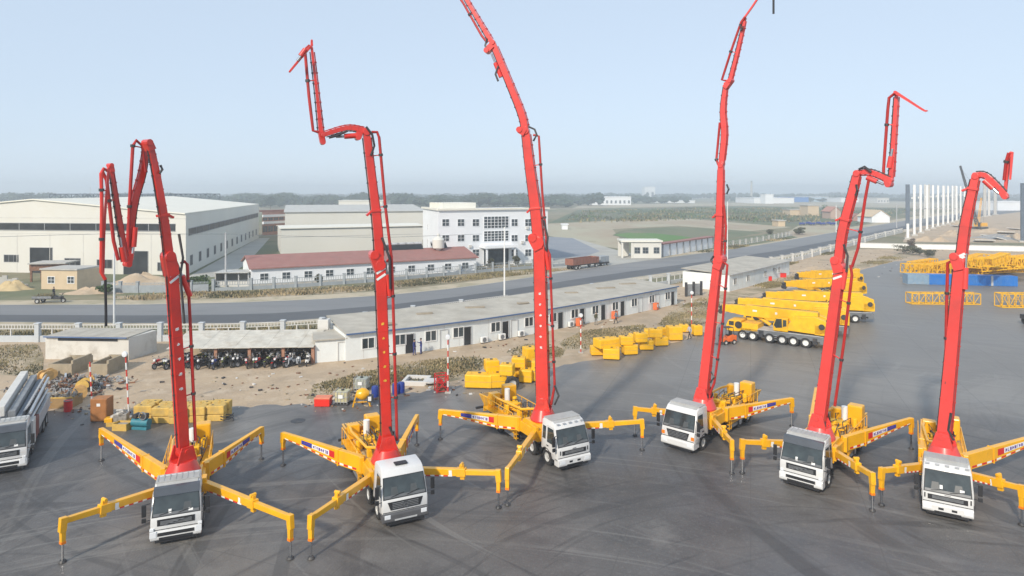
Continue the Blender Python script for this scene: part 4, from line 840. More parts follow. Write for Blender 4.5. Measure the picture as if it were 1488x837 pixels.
    if style == 'visor': em.beam((.075, -.5, 1.1), (.075, .5, 1.32), .04, .02)
    elif style == 'star':
        em.lathe([(.15, .068), (.18, .068), (.18, .085), (.15, .085)], (0, 0, 1.15), 'X', 20)
        for k in range(3): a = R(90 + 120 * k); em.beam((.078, 0, 1.15), (.078, .16 * math.cos(a), 1.15 + .16 * math.sin(a)), .03, .012)
    elif style == 'dark_oval':
        for k in range(16): a, a2 = k * math.pi / 8, (k + 1) * math.pi / 8; em.beam((.075, .17 * math.cos(a), 1.25 + .1 * math.sin(a)), (.075, .17 * math.cos(a2), 1.25 + .1 * math.sin(a2)), .025, .02)
    else: em.b2((.051, -.14, 1.32), (.056, .14, 1.36))
    em.build('emblem', M_CHROME, g)
    for s in (-1, 1):
        hl = MB()
        if style == 'visor': hl.b2((.1, s * .86, .5), (.15, s * 1.16, .84)); hl.b2((-.05, s * .98, .84), (.09, s * 1.17, .98))
        elif style == 'star': hl.b2((.08, s * .82, .55), (.145, s * 1.14, .76))
        elif style == 'dark_oval': hl.b2((.1, s * .72, .5), (.145, s * 1.1, .7))
        else: hl.b2((.1, s * .72, .48), (.145, s * 1.12, .68))
        l = hl.build('headlight', M_LAMP, root, bevel=.02)
        if style == 'dark_oval': MB().b2((.0, s * .98, .96), (.05, s * 1.2, 1.18)).build('indicator', M_ORNG, l)
    if style in ('slot', 'wide'):
        v = MB(); v.b2((.126, -.42, .52), (.14, -.18, .64)); v.b2((.126, .18, .52), (.14, .42, .64)); v.b2((.126, -.6, .36), (.14, .6, .44)); v.build('air_slot', M_BLACK, root)
        v = MB(); [v.b2((.02, s * 1.0, 1.05), (.045, s * 1.06, 1.3)) for s in (-1, 1)]; v.build('side_slot', M_BLACK, root)
    if style == 'star':
        v = MB(); v.b2((.126, -.6, .42), (.14, .6, .5)); v.build('air_slot', M_LGREY, root)
        MB().b2((-1.15, -.32, 2.9), (-.75, .36, 2.965)).build('roof_hatch', M_BLACK, root, bevel=.02)
    rp = MB(); rp.b2((-1.86, -h + .12, 2.925), (-.9, h - .12, 2.965)); rp.prism([(-.98, 2.905), (-.98, 2.95), (-.66, 2.82), (-.66, 2.80)], -h + .2, h - .2)
    if style != 'star': rp.build('roof_panel', mat('grey_roof_paint', (.40, .40, .385), .6, var=.1, scale=2, dirt=(.36, .35, .32), dirt_amt=.5), root)  # roof panel coloured greyer than the rest of the cab
    MB().b2((-.04, -h + .03, .84), (.028, h - .03, .875)).build('panel_gap', M_BLACK, root)
    lb_ = MB(); lb_.b2((-.3, -h + .2, .2), (.06, h - .2, .34)); lb_.build('lower_valance', M_BLACK, root)
    rf = MB()
    if style in ('visor', 'wide'):
        for i in range(8): y = -.95 + 1.9 * i / 7; rf.b2((-1.75, y - .03, 2.9), (-.98, y + .03, 2.985))
        rf.build('roof_rib', MATS['grey_roof_paint'], root)
    if style == 'wide' or style == 'slot':
        v = MB(); [v.b2((-.5, y - .1, 2.78), (-.42, y + .1, 2.84)) for y in (-.9, -.45, 0, .45, .9)]; v.build('marker_lamp', M_LGREY, root)
    if zs != 1:
        for ob in set(root.children_recursive) - pre: ob.data.transform(Matrix.Diagonal((1, 1, zs, 1)))
    return cab

# ---------------------------------------------------------------- outrigger
def decal(mb_list, p, q, depth, side, up, zoff, L, flip):
    pass
def outrigger(root, pv, ft, rear, mi, elbow_z=2.15, dcl=True):
    "pv: pivot point; ft: foot point on the ground; all local to the truck"
    pv, ft = Vector(pv), Vector(ft); el = Vector((ft.x, ft.y, elbow_z - .2)); o = MB()
    d = (el - pv); Lh = Vector((d.x, d.y, 0)).length; t = d.normalized(); sd_ = t.cross(Vector((0, 0, 1))).normalized(); u = sd_.cross(t)
    if rear:
        # deep box arm tapering towards the tip, flat top
        top0, top1 = pv + Vector((0, 0, .22)), el + Vector((0, 0, .2)); W_ = .36
        secs = [(0, .92), (.28, .90), (.75, .5), (1, .36)]
        rings = []
        for s, dp in secs:
            c = top0.lerp(top1, s); wv = W_ * (1 - .35 * s)
            rings.append([c - sd_ * wv / 2, c + sd_ * wv / 2, c + sd_ * wv / 2 - Vector((0, 0, dp)), c - sd_ * wv / 2 - Vector((0, 0, dp))])
        vs = [v for r in rings for v in r]; fs = [(3, 2, 1, 0), (12, 13, 14, 15)] + [(4 * i + k, 4 * i + (k + 1) % 4, 4 * i + 4 + (k + 1) % 4, 4 * i + 4 + k) for i in range(3) for k in range(4)]
        o.add(vs, fs); ps = top0.lerp(top1, .28); o.beam(ps + Vector((0, 0, -.95)), ps + Vector((0, 0, .03)), .1, W_ + .06, up=sd_)
    else:
        o.beam(pv, pv.lerp(el, .60), .33, .43, .3, .38); m1 = pv.lerp(el, .52)
        o.beam(pv.lerp(el, .55), el, .25, .29, .23, .26)
        lug = pv.lerp(el, .60); o.beam(lug - t * .32 + u * .0, lug + t * .22, .36, .44); o.beam(lug - t * .13, lug + t * .13, .18, .82)
        o.cyl(lug + u * .42 - sd_ * .16, lug + u * .42 + sd_ * .16, .09)
    w = .25
    o.add([el + t * .12 - sd_ * w / 2 + Vector((0, 0, .17)), el + t * .12 + sd_ * w / 2 + Vector((0, 0, .17)), el + t * .17 + sd_ * w / 2 + Vector((0, 0, -.5)), el + t * .17 - sd_ * w / 2 + Vector((0, 0, -.5)),
           el - t * .2 - sd_ * w / 2 + Vector((0, 0, .17)), el - t * .2 + sd_ * w / 2 + Vector((0, 0, .17)), el - t * .12 + sd_ * w / 2 + Vector((0, 0, -.5)), el - t * .12 - sd_ * w / 2 + Vector((0, 0, -.5))],
          [(0, 1, 2, 3), (4, 5, 6, 7), (0, 1, 5, 4), (1, 2, 6, 5), (2, 3, 7, 6), (3, 0, 4, 7)])
    o.beam(Vector((ft.x, ft.y, .86 if not rear else 1.0)), Vector((ft.x, ft.y, elbow_z - .55)), .19, .2, .22, .24, up=sd_)
    arm = o.build('outrigger', mi, root, bevel=.02)
    j = MB(); zt = .9 if not rear else 1.05; j.cyl((ft.x, ft.y, .08), (ft.x, ft.y, zt), .055, n=10); j.build('jack_leg', M_CHROME, arm)
    j = MB().cyl((ft.x, ft.y, 0.03), (ft.x, ft.y, .12), .18, .12, 14); j.build('foot_pad', M_DARK, arm)
    j = MB(); j.beam(Vector((ft.x, ft.y, zt - .02)), Vector((ft.x, ft.y, zt + .1)), .21, .22, up=sd_); j.build('leg_collar', M_ORNG, arm)
    # painted sign band with lettering, and a dashed warning edge, on both faces
    if rear and dcl:
        wb, wr, ww, lt, ds, dr = MB(), MB(), MB(), MB(), MB(), MB()
        rnd = random.Random(3)
        for s in (-1, 1):
            def q(mb, s0, s1, z0, z1, lift):   # parallelogram on the side face at fractions along
                vs = []
                for dd in (.0, .004):
                    for ss, zz in ((s0, z0), (s1, z0), (s1, z1), (s0, z1)):
                        c = top0.lerp(top1, ss); wv = W_ * (1 - .35 * ss); dp = .9 + (.5 - .9) * min(max((ss - .28) / .47, 0), 1) if ss < .75 else .5 + (.36 - .5) * (ss - .75) / .25
                        vs.append(c + sd_ * s * (wv / 2 + lift + dd) - Vector((0, 0, dp * zz)))
                mb.add(vs, [(0, 1, 2, 3), (4, 5, 6, 7), (0, 1, 5, 4), (1, 2, 6, 5), (2, 3, 7, 6), (3, 0, 4, 7)])
            q(ww, .36, .70, .22, .62, .003); q(wb, .60, .735, .18, .64, .008); q(wr, .32, .385, .18, .64, .008)
            x = .40
            while x < .585: q(lt, x, x + .006, .3, .56, .01); q(lt, x, x + .016, rnd.choice((.3, .42, .5)), 0.0 + .34 if rnd.random() < .5 else .56, .0125); x += .024
            q(lt, .62, .70, .3, .42, .015)
            for k in range(18): s0 = .06 + k * .05; q(ds if k % 2 else dr, s0, s0 + .045, .80, .93, .004)
        ww.build('sign_band', M_DWHITE, arm); wb.build('blue_panel', M_DBLUE, arm); wr.build('red_panel', M_DRED, arm); lt.build('lettering', mat('decal_violet', (.12, .05, .3), .5), arm)
        ds.build('warning_stripe', M_DWHITE, arm); dr.build('red_warning_stripe', M_DRED, arm)
    if not rear:
        ds, dr = MB(), MB()
        for s in (-1, 1):
            for k in range(8):
                c = pv.lerp(el, .1 + k * .05) + sd_ * s * .166 - u * .17; (ds if k % 2 else dr).beam(c, c + t * (Lh * .045), .008, .07)
        ds.build('warning_stripe', M_DWHITE, arm); dr.build('red_warning_stripe', M_DRED, arm)
        c = pv.lerp(el, .46); [MB().beam(c + sd_ * e * .166, c + sd_ * e * .166 + t * .18, .008, .26).build('notice_label', M_DWHITE, arm) for e in (-1, 1)]
    return arm

# ---------------------------------------------------------------- the concrete pump
def make_pump(label, cab0, head, feet, style, two_front, boom, rot, mred, W=2.45, zs=1.0):
    root = thing('concrete_pump_truck', label, 'pump truck', (cab0.x, cab0.y, .03), R(head), 'concrete pump trucks with raised red booms')
    MW = Matrix.Translation(root.location) @ Matrix.Rotation(R(head), 4, 'Z'); MI = MW.inverted()
    make_cab(root, style, W, zs)
    for s in (-1, 1): wheel(root, -1.32, s * 1.03, .52, .32, out=s)
    ax = [-3.25] if two_front else []
    for a in ax:
        for s in (-1, 1): wheel(root, a, s * 1.03, .52, .32, out=s)
    for a in ((-7.9, -9.25) if two_front else (-7.2, -8.6)):
        for s in (-1, 1): wheel(root, a, s * .93, .52, .56, out=s)
    m = MB(); [m.b2((-11.2, s * .42 - .06, .72), (-.3, s * .42 + .06, 1.02)) for s in (-1, 1)]
    for x in (-1.3, -3.25, -5.2, -7.9, -9.25): m.b2((x - .08, -.9, .42), (x + .08, .9, .6))
    m.b2((-2.2, -.5, .5), (-.4, .5, 1.1)); m.build('chassis', M_DARK, root)
    m = MB(); m.b2((-10.9, -.62, 1.04), (-2.35, .62, 1.34)); m.b2((-5.3, -1.1, 1.0), (-2.6, 1.1, 1.72)); m.prism([(-5.0, 1.72), (-2.75, 1.72), (-3.0, 2.02), (-4.6, 2.02)], -.95, .95)
    for s in (-1, 1): m.b2((-3.2, s * 1.0, 1.15), (-2.6, s * 1.24, 2.0)); m.b2((-5.6, s * 1.0, 1.0), (-4.9, s * 1.26, 1.95))
    m.build('pedestal', M_YEL, root, bevel=.03)
    m = MB(); m.lathe([(0, 2.0), (.86, 2.0), (.9, 2.12), (.86, 2.22), (.62, 2.78), (0, 2.78)], (-3.7, 0, 0), 'Z', 28)
    # plane of the boom
    tt = MW @ Vector((-3.7, 0, 3.3)); view = Vector((-tt.x, -tt.y, 0)).normalized(); nv = Matrix.Rotation(R(rot), 3, 'Z') @ view
    nl = (MI.to_3x3() @ nv).normalized(); sl = Vector((-nl.y, nl.x, 0))
    for s in (-1, 1): m.add([Vector((-3.7, 0, 0)) + nl * s * q + v for q in (.36, .46) for v in (sl * -.55 + Vector((0, 0, 2.7)), sl * .55 + Vector((0, 0, 2.7)), sl * .34 + Vector((0, 0, 3.55)), sl * -.3 + Vector((0, 0, 3.55)))], [(0, 1, 2, 3), (4, 5, 6, 7), (0, 1, 5, 4), (1, 2, 6, 5), (2, 3, 7, 6), (3, 0, 4, 7)])
    m.cyl(Vector((-3.7, 0, 3.3)) - nl * .52, Vector((-3.7, 0, 3.3)) + nl * .52, .14)
    tb_ = m.build('turntable', mred, root, True)
    m = MB(); m.cyl(Vector((-3.7, 0, 2.75)) + sl * .25, Vector((-3.7, 0, 3.25)) + sl * .2, .13); m.tube([Vector((-3.9, .3, 2.4)), Vector((-4.1, .5, 3.0)), Vector((-3.8, .45, 3.6))], .05); m.build('slewing_motor', M_DARK, tb_)
    # deck equipment
    for s in (-1, 1):
        m = MB(); m.b2((-7.0, s * .68, .62), (-5.65, s * 1.22, 1.42)); m.build('side_tank', M_YEL, root, bevel=.04)
        m = MB(); m.b2((-10.3, s * .66, 1.13), (-7.1, s * 1.24, 1.19)); m.b2((-10.35, s * .66, .85), (-10.3, s * 1.24, 1.19)); m.build('mudguard', M_YEL, root)
        m = MB(); m.tube([(-10.3, s * 1.2, 1.2), (-10.3, s * 1.2, 2.0), (-5.9, s * 1.2, 2.0), (-5.6, s * 1.2, 1.45)], .03, 5)
        for k in range(5): m.beam((-9.6 + k * .85, s * 1.2, 1.2), (-9.6 + k * .85, s * 1.2, 2.0), .035, .035)
        m.build('handrail', M_YEL, root)
        m = MB(); [m.b2((-5.55, s * 1.02, .35 + .28 * k), (-5.3, s * 1.24, .39 + .28 * k)) for k in range(4)]; m.b2((-5.6, s * 1.2, .3), (-5.56, s * 1.24, 1.5)); m.b2((-5.3, s * 1.2, .3), (-5.26, s * 1.24, 1.5)); m.build('ladder', M_YEL, root)
        m = MB(); m.b2((-7.05, s * .9, .35), (-5.7, s * 1.2, .6)); m.build('side_guard', M_GREY, root)
    m = MB(); m.b2((-10.0, -.64, 1.345), (-5.7, .64, 1.38)); m.build('deck_plate', mat('worn_deck', (.5, .40, .22), .7, var=.15, scale=3, dirt=(.3, .26, .2), dirt_amt=.6), root)
    for s in (-1, 1):
        m = MB(); m.cyl((-10.2, s * .3, 1.6), (-6.9, s * .3, 1.75), .13); m.cyl((-6.9, s * .3, 1.75), (-6.0, s * .3, 1.8), .09); m.build('pumping_cylinder', M_YEL, root, True)
    m = MB(); m.b2((-8.3, -.55, 1.38), (-7.7, .55, 1.95)); m.b2((-6.5, -.5, 1.38), (-6.1, .5, 2.0)); m.cyl((-7.3, -.8, 1.5), (-7.3, -.8, 2.1), .16); m.cyl((-9.0, .75, 1.4), (-9.0, .75, 2.0), .18); m.build('valve_block', M_YEL2, root, bevel=.03)
    m = MB(); rnd = random.Random(len(label))
    for k in range(12):
        x0 = rnd.uniform(-9.8, -5.8); y0 = rnd.uniform(-.8, .8); x1 = x0 + rnd.uniform(.6, 1.8); m.tube([(x0, y0, 1.4), (x0 + .1, y0, 1.95 + rnd.random() * .2), (x1, y0 + rnd.uniform(-.3, .3), 2.0 + rnd.random() * .2), (x1 + .1, y0, 1.4)], rnd.uniform(.02, .04), 5)
    m.build('hydraulic_hose', M_DARK, root)
    m = MB(); rs = random.Random(9)
    for k in range(7): y0 = rs.uniform(-.9, .9); m.tube([(-9.9 + k * .5, y0, 1.5), (-9.4 + k * .5, y0, 1.9), (-8.6 + k * .45, -y0 * .5, 1.85)], .045, 5)
    m.build('hydraulic_pipe', M_YEL, root)
    # long concrete delivery pipe from hopper to turntable
    m = MB(); m.tube([(-10.6, 0, 1.0), (-10.7, -.2, 1.5), (-10.2, -.75, 2.15), (-8.5, -.95, 2.25), (-5.3, -.75, 2.35), (-4.3, -.2, 2.6), (-3.75, 0, 3.0)], .085, 8); m.build('delivery_pipe', M_YEL, root, True)
    m = MB(); m.add([(-10.25, -.8, 1.0), (-10.25, .8, 1.0), (-11.3, .6, .75), (-11.3, -.6, .75), (-10.15, -1.05, 1.95), (-10.15, 1.05, 1.95), (-11.75, .95, 1.75), (-11.75, -.95, 1.75)], [(0, 1, 2, 3), (4, 5, 6, 7), (0, 1, 5, 4), (1, 2, 6, 5), (2, 3, 7, 6), (3, 0, 4, 7)])
    hp = m.build('hopper', M_YEL, root, bevel=.03); m = MB(); [m.beam((-10.3, -.9 + .2 * k, 1.98), (-11.6, -.8 + .18 * k, 1.8), .03, .03) for k in range(10)]; m.build('grate', M_DARK, hp)
    MB().b2((-11.9, -1.15, .55), (-11.75, 1.15, .72)).build('rear_bumper', M_DARK, root)
    m = MB(); m.b2((-10.15, .18, 1.35), (-9.35, 1.12, 2.75)); m.build('water_tank', M_YEL, root, bevel=.08)
    m = MB(); m.b2((-10.1, -.95, 1.4), (-9.5, -.2, 2.3)); m.build('tool_box', M_YEL, root, bevel=.05)
    MB().cyl((-9.0, .1, 1.5), (-9.0, .1, 2.7), .2, n=16).build('oil_filter_drum', M_DWHITE, root, True)
    # outriggers
    for nm, (pvx, s, rear) in (('FL', (-2.9, -1, 0)), ('FR', (-2.9, 1, 0)), ('RL', (-5.1, -1, 1)), ('RR', (-5.1, 1, 1))):
        if nm not in feet: continue
        f = feet[nm]; ft = MI @ (G(*f) if not isinstance(f, Vector) else f); ft.z = 0
        outrigger(root, (pvx, s * (1.0 if rear else 1.12), 1.72 if rear else 1.55), ft, rear, M_YEL)
    # ---- boom
    def P(px, py, off=0):
        d = Vector(((px - CX) / F, 1, (HZ - py) / F)); o = Vector((0, 0, H)); p0 = tt + nv * off
        return MI @ (o + d * ((p0 - o).dot(nv) / d.dot(nv)))
    sc = F / tt.y
    for si, sec in enumerate(boom):
        off = sec.get('off', 0); pts = [P(x, y, off) for x, y in sec['p']]; k = sec.get('k', .8); ws = [w * .84 * math.cos(math.atan2(abs(tt.x), tt.y)) / sc / (math.cos(R(rot)) + k * abs(math.sin(R(rot)))) for w in sec['w']]
        if si == 0: pts[0] = Vector((-3.7, 0, 3.15))
        # rounder curve through the points
        if len(pts) > 2:
            np_, nw = [], []
            for i in range(len(pts) - 1):
                a, b = pts[i], pts[i + 1]; a0 = pts[i - 1] if i else a * 2 - b; b1 = pts[i + 2] if i + 2 < len(pts) else b * 2 - a
                for q in range(5):
                    u_ = q / 5; np_.append(.5 * ((2 * a) + (b - a0) * u_ + (2 * a0 - 5 * a + 4 * b - b1) * u_ ** 2 + (-a0 + 3 * a - 3 * b + b1) * u_ ** 3)); nw.append(ws[i] + (ws[i + 1] - ws[i]) * u_)
            np_.append(pts[-1]); nw.append(ws[-1]); pts, ws = np_, nw
        mb = MB().loft(pts, ws, [w * k for w in ws], nl)
        for (e, w_) in ((pts[0], ws[0]), (pts[-1], ws[-1])): mb.cyl(e - nl * w_ * .56, e + nl * w_ * .56, w_ * .5, n=14)
        for (fx, fy, fw) in sec.get('flange', ()):
            c = P(fx, fy, off); i = min(range(len(pts)), key=lambda i_: (pts[i_] - c).length); a, b = pts[max(0, i - 1)], pts[min(len(pts) - 1, i + 1)]
            t_ = (b - a).normalized(); c = min((x_ for x_ in [a.lerp(b, r / 20) for r in range(21)]), key=lambda v: (v - c).length); mb.beam(c - t_ * .07, c + t_ * .07, ws[i] * k + .14, ws[i] + .14, up=nl.cross(t_)); s_ = nl.cross(t_).normalized(); s_ = s_ if P(0, 0).dot(s_) > P(1488, 0).dot(s_) else -s_; mb.beam(c + s_ * ws[i] * .5, c + s_ * (ws[i] * .5 + .3) - t_ * .22, .3, .12, up=t_)
        bo = mb.build('boom_section', mred, root, bevel=.015)
        if len(pts) > 1 and ws[0] * sc > 5:
            def smp(u_):
                q = u_ * (len(pts) - 1); i = min(int(q), len(pts) - 2); return pts[i].lerp(pts[i + 1], q - i), (pts[i + 1] - pts[i]).normalized(), ws[i] + (ws[i + 1] - ws[i]) * (q - i)
            for e_, nm_ in ((1, 'service_line'), (-1, 'service_line')):
                ln = []; n_ = 26
                for q in range(n_ + 1):
                    c, t_, w_ = smp(.04 + .92 * q / n_); s_ = nl.cross(t_).normalized(); ln.append(c + s_ * e_ * (w_ / 2 + .05) + nl * w_ * k * (.12 if e_ > 0 else -.1))
                cl_ = MB().tube(ln, .032, 5)
                for q in range(2, n_ - 1, 3): cl_.box(ln[q], (.1, .1, .07))
                cl_.build(nm_, M_DARK if e_ > 0 else M_REDD, bo)
            for q in range(1, 5):
                ws_ = MB(); c, t_, w_ = smp(q / 5 + .03); s_ = nl.cross(t_).normalized(); ws_.beam(c - t_ * .02, c + t_ * .02, w_ * k + .03, w_ + .03, up=nl.cross(t_))
                ws_.build('weld_rib', mred, bo)
        for pl in sec.get('pipe', ()):
            pp = [P(x, y, off + .12) for x, y in pl]; sm = []
            for i in range(len(pp) - 1):
                n_ = max(1, int((pp[i + 1] - pp[i]).length / .8)); sm += [pp[i].lerp(pp[i + 1], q / n_) for q in range(n_)]
            sm.append(pp[-1]); MB().tube(sm, .085, 8).build('delivery_pipe', M_REDD if si < 4 else mred, bo, True)
            br = MB(); cl = MB(); cnt = max(2, int(len(sm) / 3))
            for q in range(1, cnt):
                c = sm[int(len(sm) * q / cnt)]; b = min(pts, key=lambda v: (v - c).length); i = pts.index(b); a2 = pts[max(0, i - 1)]; b2 = pts[min(len(pts) - 1, i + 1)]
                best = min((x_ for x_ in [a2.lerp(b2, r / 20) for r in range(21)]), key=lambda v: (v - c).length)
                MB().beam(c, best, .06, .06).build('pipe_bracket', mred, bo); t_ = (sm[min(len(sm) - 1, int(len(sm) * q / cnt) + 1)] - c).normalized(); cl.cyl(c - t_ * .07, c + t_ * .07, .13, n=8)
            cl.build('pipe_clamp', M_DARK, bo)
        for (x0, y0, x1, y1) in sec.get('cyl', ()):
            a, b = P(x0, y0, off + .1), P(x1, y1, off + .1); c = a.lerp(b, .6); cy = MB().cyl(a, c, .15, n=12).build('hydraulic_cylinder', mred, bo, True); MB().cyl(c, b, .07, n=10).build('piston_rod', M_CHROME, bo)
        for hl_ in sec.get('hose', ()):
            MB().tube([P(x, y, off + .25) for x, y in hl_], .07, 6).build('hydraulic_hose', M_DARK, bo, True)
        if sec.get('lug'):
            m = MB()
            for (x0, y0, x1, y1, w_) in sec['lug']: a, b = P(x0, y0, off), P(x1, y1, off); m.beam(a, b, w_ / sc, ws[0] * k + .16, up=nl); m.cyl(b - nl * (ws[0] * k / 2 + .14), b + nl * (ws[0] * k / 2 + .14), w_ / sc * .45)
            m.build('knuckle', mred, bo, bevel=.01)
        def face(u_):      # point on the face turned to the front, direction along the arm, width
            q = u_ * (len(pts) - 1); i = min(int(q), len(pts) - 2); w_ = ws[i] + (ws[i + 1] - ws[i]) * (q - i); t_ = (pts[i + 1] - pts[i]).normalized()
            return pts[i].lerp(pts[i + 1], q - i) + nl * (w_ * k / 2 + .016), t_, nl.cross(t_).normalized(), w_
        if sec.get('stripes'):
            m = MB()
            for q in (0, 1): c, t_, s_, w_ = face((.97 if si == 0 else .04) - q * .035 * (1 if si == 0 else -1)); m.beam(c - s_ * w_ * .45 + t_ * .15, c + s_ * w_ * .45 - t_ * .15, .13, .012, up=nl)
            m.build('white_stripe', M_DWHITE, bo)
        if sec.get('text'):
            x, y0, y1, nch, sz, dx = sec['text']; rt = random.Random(si + nch); hz_ = sz / sc * .8
            for q in range(nch):
                m = MB(); c, t_, s_, w_ = face(.35 + .4 * q / nch)
                for r in range(4):      # strokes of a character
                    a = c + s_ * rt.choice((-.5, 0, .5)) * hz_ + t_ * rt.uniform(-.5, .5) * hz_; b = c + s_ * rt.choice((-.5, .5)) * hz_ + t_ * rt.uniform(-.5, .5) * hz_
                    if (b - a).length > .03: m.beam(a, b, .05, .01, up=nl)
                m.beam(c - t_ * hz_ * .5, c + t_ * hz_ * .5, .05, .008, up=nl)
                m.build('lettering', M_DWHITE if sec.get('tc', 'w') == 'w' else mat('gold_lettering', (.8, .5, .05), .5), bo)
    return root, P, tt

RY = dict
T1, P1, _ = make_pump('pump truck with its boom folded in an M shape, leftmost of the raised red booms', G(256, 790), -68, dict(FL=(91, 818), FR=(422, 813), RL=(147.4, 670), RR=(380, 668)), 'visor', True, [
    RY(p=[(262, 640), (249, 388)], w=[25, 24], cyl=[(276, 430, 256, 380)], pipe=[[(263, 383), (268, 380), (272, 384), (277, 480), (284, 640)]], lug=[(249, 400, 244, 372, 16)], stripes=(247, 373, 14), text=(241, 525, 620, 5, 5, 3), hose=[[(260, 340), (266, 375), (262, 400), (268, 470)]]),
    RY(p=[(246, 384), (238, 320), (226, 250), (217, 208)], w=[20, 18, 15, 12], off=.0, flange=[(238, 313, 22)], hose=[[(233, 240), (236, 246), (232, 252)]], lug=[(219, 218, 214, 207, 10)]),
    RY(p=[(213, 208), (207, 250), (194, 300), (187, 375)], w=[10, 13, 13, 10], off=-.75, pipe=[[(212, 250), (207, 212), (198, 204), (193, 212), (188, 300), (186, 360)]], cyl=[(196, 330, 192, 378)], lug=[(187, 368, 185, 384, 9)]),
    RY(p=[(183, 378), (173, 320), (161, 242)], w=[9, 9, 6], off=-.1, cyl=[(180, 380, 174, 345)], lug=[(162, 250, 160, 240, 6)], pipe=[[(172, 378), (165, 350), (155, 262), (149, 250)]]),
    RY(p=[(158, 244), (152, 320), (150, 402)], w=[5, 5, 4], off=.45, pipe=[[(156, 248), (151, 245), (147, 252), (148, 300), (147, 395), (153, 406)]]),
], 28, M_RED, 2.28, .94)
m = MB(); m.tube([P1(153, 404, .5), P1(153.5, 430, .5), P1(154, 455, .5), P1(154, 474, .5)], .065, 8); m.build('end_hose', M_BLACK, T1, True)

T2, P2, _ = make_pump('pump truck with a roof hatch on its cab and a Z shaped boom', G(589, 764), -64, dict(FL=(452, 813), FR=(724.4, 738.8), RL=(411.5, 677), RR=(605.8, 647.7)), 'star', True, [
    RY(p=[(561, 640), (552, 385)], w=[19, 20], cyl=[(566, 430, 560, 378)], lug=[(551, 392, 543, 370, 14)], stripes=(550, 374, 14), pipe=[[(562, 380), (569, 372), (571, 430), (577, 640)]], text=(549, 480, 560, 5, 4, 2), tc='g', hose=[[(555, 345), (566, 375), (567, 420)], [(566, 620), (574, 640), (570, 660)]]),
    RY(p=[(551, 378), (548, 330), (540, 260), (532, 192)], w=[17, 17, 15, 14], flange=[(546, 306, 20)], pipe=[[(540, 192), (548, 192), (551, 200), (560, 300), (569, 375)]], hose=[[(532, 184), (541, 196), (544, 212), (539, 226)]]),
    RY(p=[(531, 190), (505, 186), (470, 196)], w=[11, 9, 9], cyl=[(518, 197, 488, 199)], k=1.0, lug=[(522, 192, 520, 200, 9)], hose=[[(505, 190), (490, 197), (478, 200)]]),
    RY(p=[(467, 198), (461, 140), (453, 70)], w=[9, 6, 5], off=-.5, lug=[(466, 192, 469, 207, 8)], pipe=[[(463, 192), (455, 190), (449, 140), (443, 72), (450, 66)]]),
    RY(p=[(451, 68), (444, 76), (421, 104)], w=[5, 5, 4], off=.1, cyl=[(444, 72, 432, 88)]),
    RY(p=[(453, 66), (453, 59)], w=[5, 4], off=-.5),
], 12, M_RED)

T3, P3, _ = make_pump('pump truck with a nearly straight boom reaching out of the top, third from the left', G(834, 682), -61, dict(FL=(737.4, 734.7), FR=(933, 654.8), RL=(640, 639)), 'slot', True, [
    RY(p=[(797, 592), (784, 352)], w=[24, 21], cyl=[(797, 392, 790, 345)], lug=[(784, 362, 775, 345, 14)], text=(787, 440, 540, 6, 4, 4), hose=[[(790, 320), (796, 345), (794, 365)], [(806, 560), (812, 575), (806, 588)]], pipe=[[(795, 362), (799, 370), (806, 560), (801, 588)]]),
    RY(p=[(783, 350), (778, 300), (770, 240), (764, 190)], w=[20, 19, 17, 15], flange=[(776, 303, 24)], pipe=[[(775, 196), (783, 198), (788, 280), (796, 370)]], hose=[[(768, 184), (777, 188), (780, 196), (775, 205)]], lug=[(764, 194, 756, 189, 10)]),
    RY(p=[(764, 190), (758, 165), (740, 120), (716, 62)], w=[13, 13, 12, 11], cyl=[(728, 112, 714, 78)], lug=[(716, 66, 708, 74, 9)], hose=[[(708, 56), (705, 66), (709, 75)], [(724, 96), (720, 108), (724, 118)]]),
    RY(p=[(715, 62), (690, 20), (660, -30)], w=[9, 7, 6], off=-.3, pipe=[[(708, 62), (700, 52), (674, 6), (650, -30)]]),
    RY(p=[(660, -30), (630, -75)], w=[5, 4]),
], -10, M_RED)

ff = lambda cx, hd, x, y: Matrix.Translation((cx.x, cx.y, 0)) @ Matrix.Rotation(R(hd), 4, 'Z') @ Vector((x, y, 0))
c4 = G(985, 656); T4, P4, _ = make_pump('three axle pump truck facing left under the fourth raised boom, which leaves the top', c4, -133, dict(FL=(922.7, 634), FR=(1063.4, 688.8), RR=(1150.5, 620)), 'dark_oval', False, [
    RY(p=[(1023, 572), (1043, 382)], w=[21, 17], cyl=[(1040, 420, 1047, 372)], lug=[(1043, 390, 1048, 376, 12)], hose=[[(1037, 372), (1033, 378), (1037, 384)], [(1033, 540), (1038, 548), (1032, 556)]], pipe=[[(1050, 380), (1057, 385), (1050, 470), (1038, 556), (1031, 574)]]),
    RY(p=[(1043, 378), (1046, 320), (1048, 240)], w=[15, 15, 12], flange=[(1042, 312, 16)], hose=[[(1056, 268), (1059, 275), (1056, 282)]], pipe=[[(1052, 300), (1055, 330), (1053, 370)]]),
    RY(p=[(1049, 238), (1053, 195), (1051, 160), (1055, 122)], w=[11, 12, 11, 8], lug=[(1054, 128, 1062, 117, 7)], pipe=[[(1046, 178), (1044, 200), (1041, 232), (1045, 242)]], lug2=1),
    RY(p=[(1061, 118), (1072, 75), (1083, 27)], w=[8, 7, 5], off=-.2, pipe=[[(1058, 118), (1049, 116), (1062, 75), (1077, 32), (1083, 24)]], hose=[[(1075, 35), (1078, 44), (1080, 38)]]),
    RY(p=[(1083, 24), (1093, 10), (1108, -12), (1124, -30)], w=[4, 4, 4, 4], off=.1),
], -26, M_REDP)
m = MB(); m.tube([P4(1124, -30, .1), P4(1124, -10, .1), P4(1124, 20, .1)], .07, 8); m.build('end_hose', M_BLACK, T4, True)

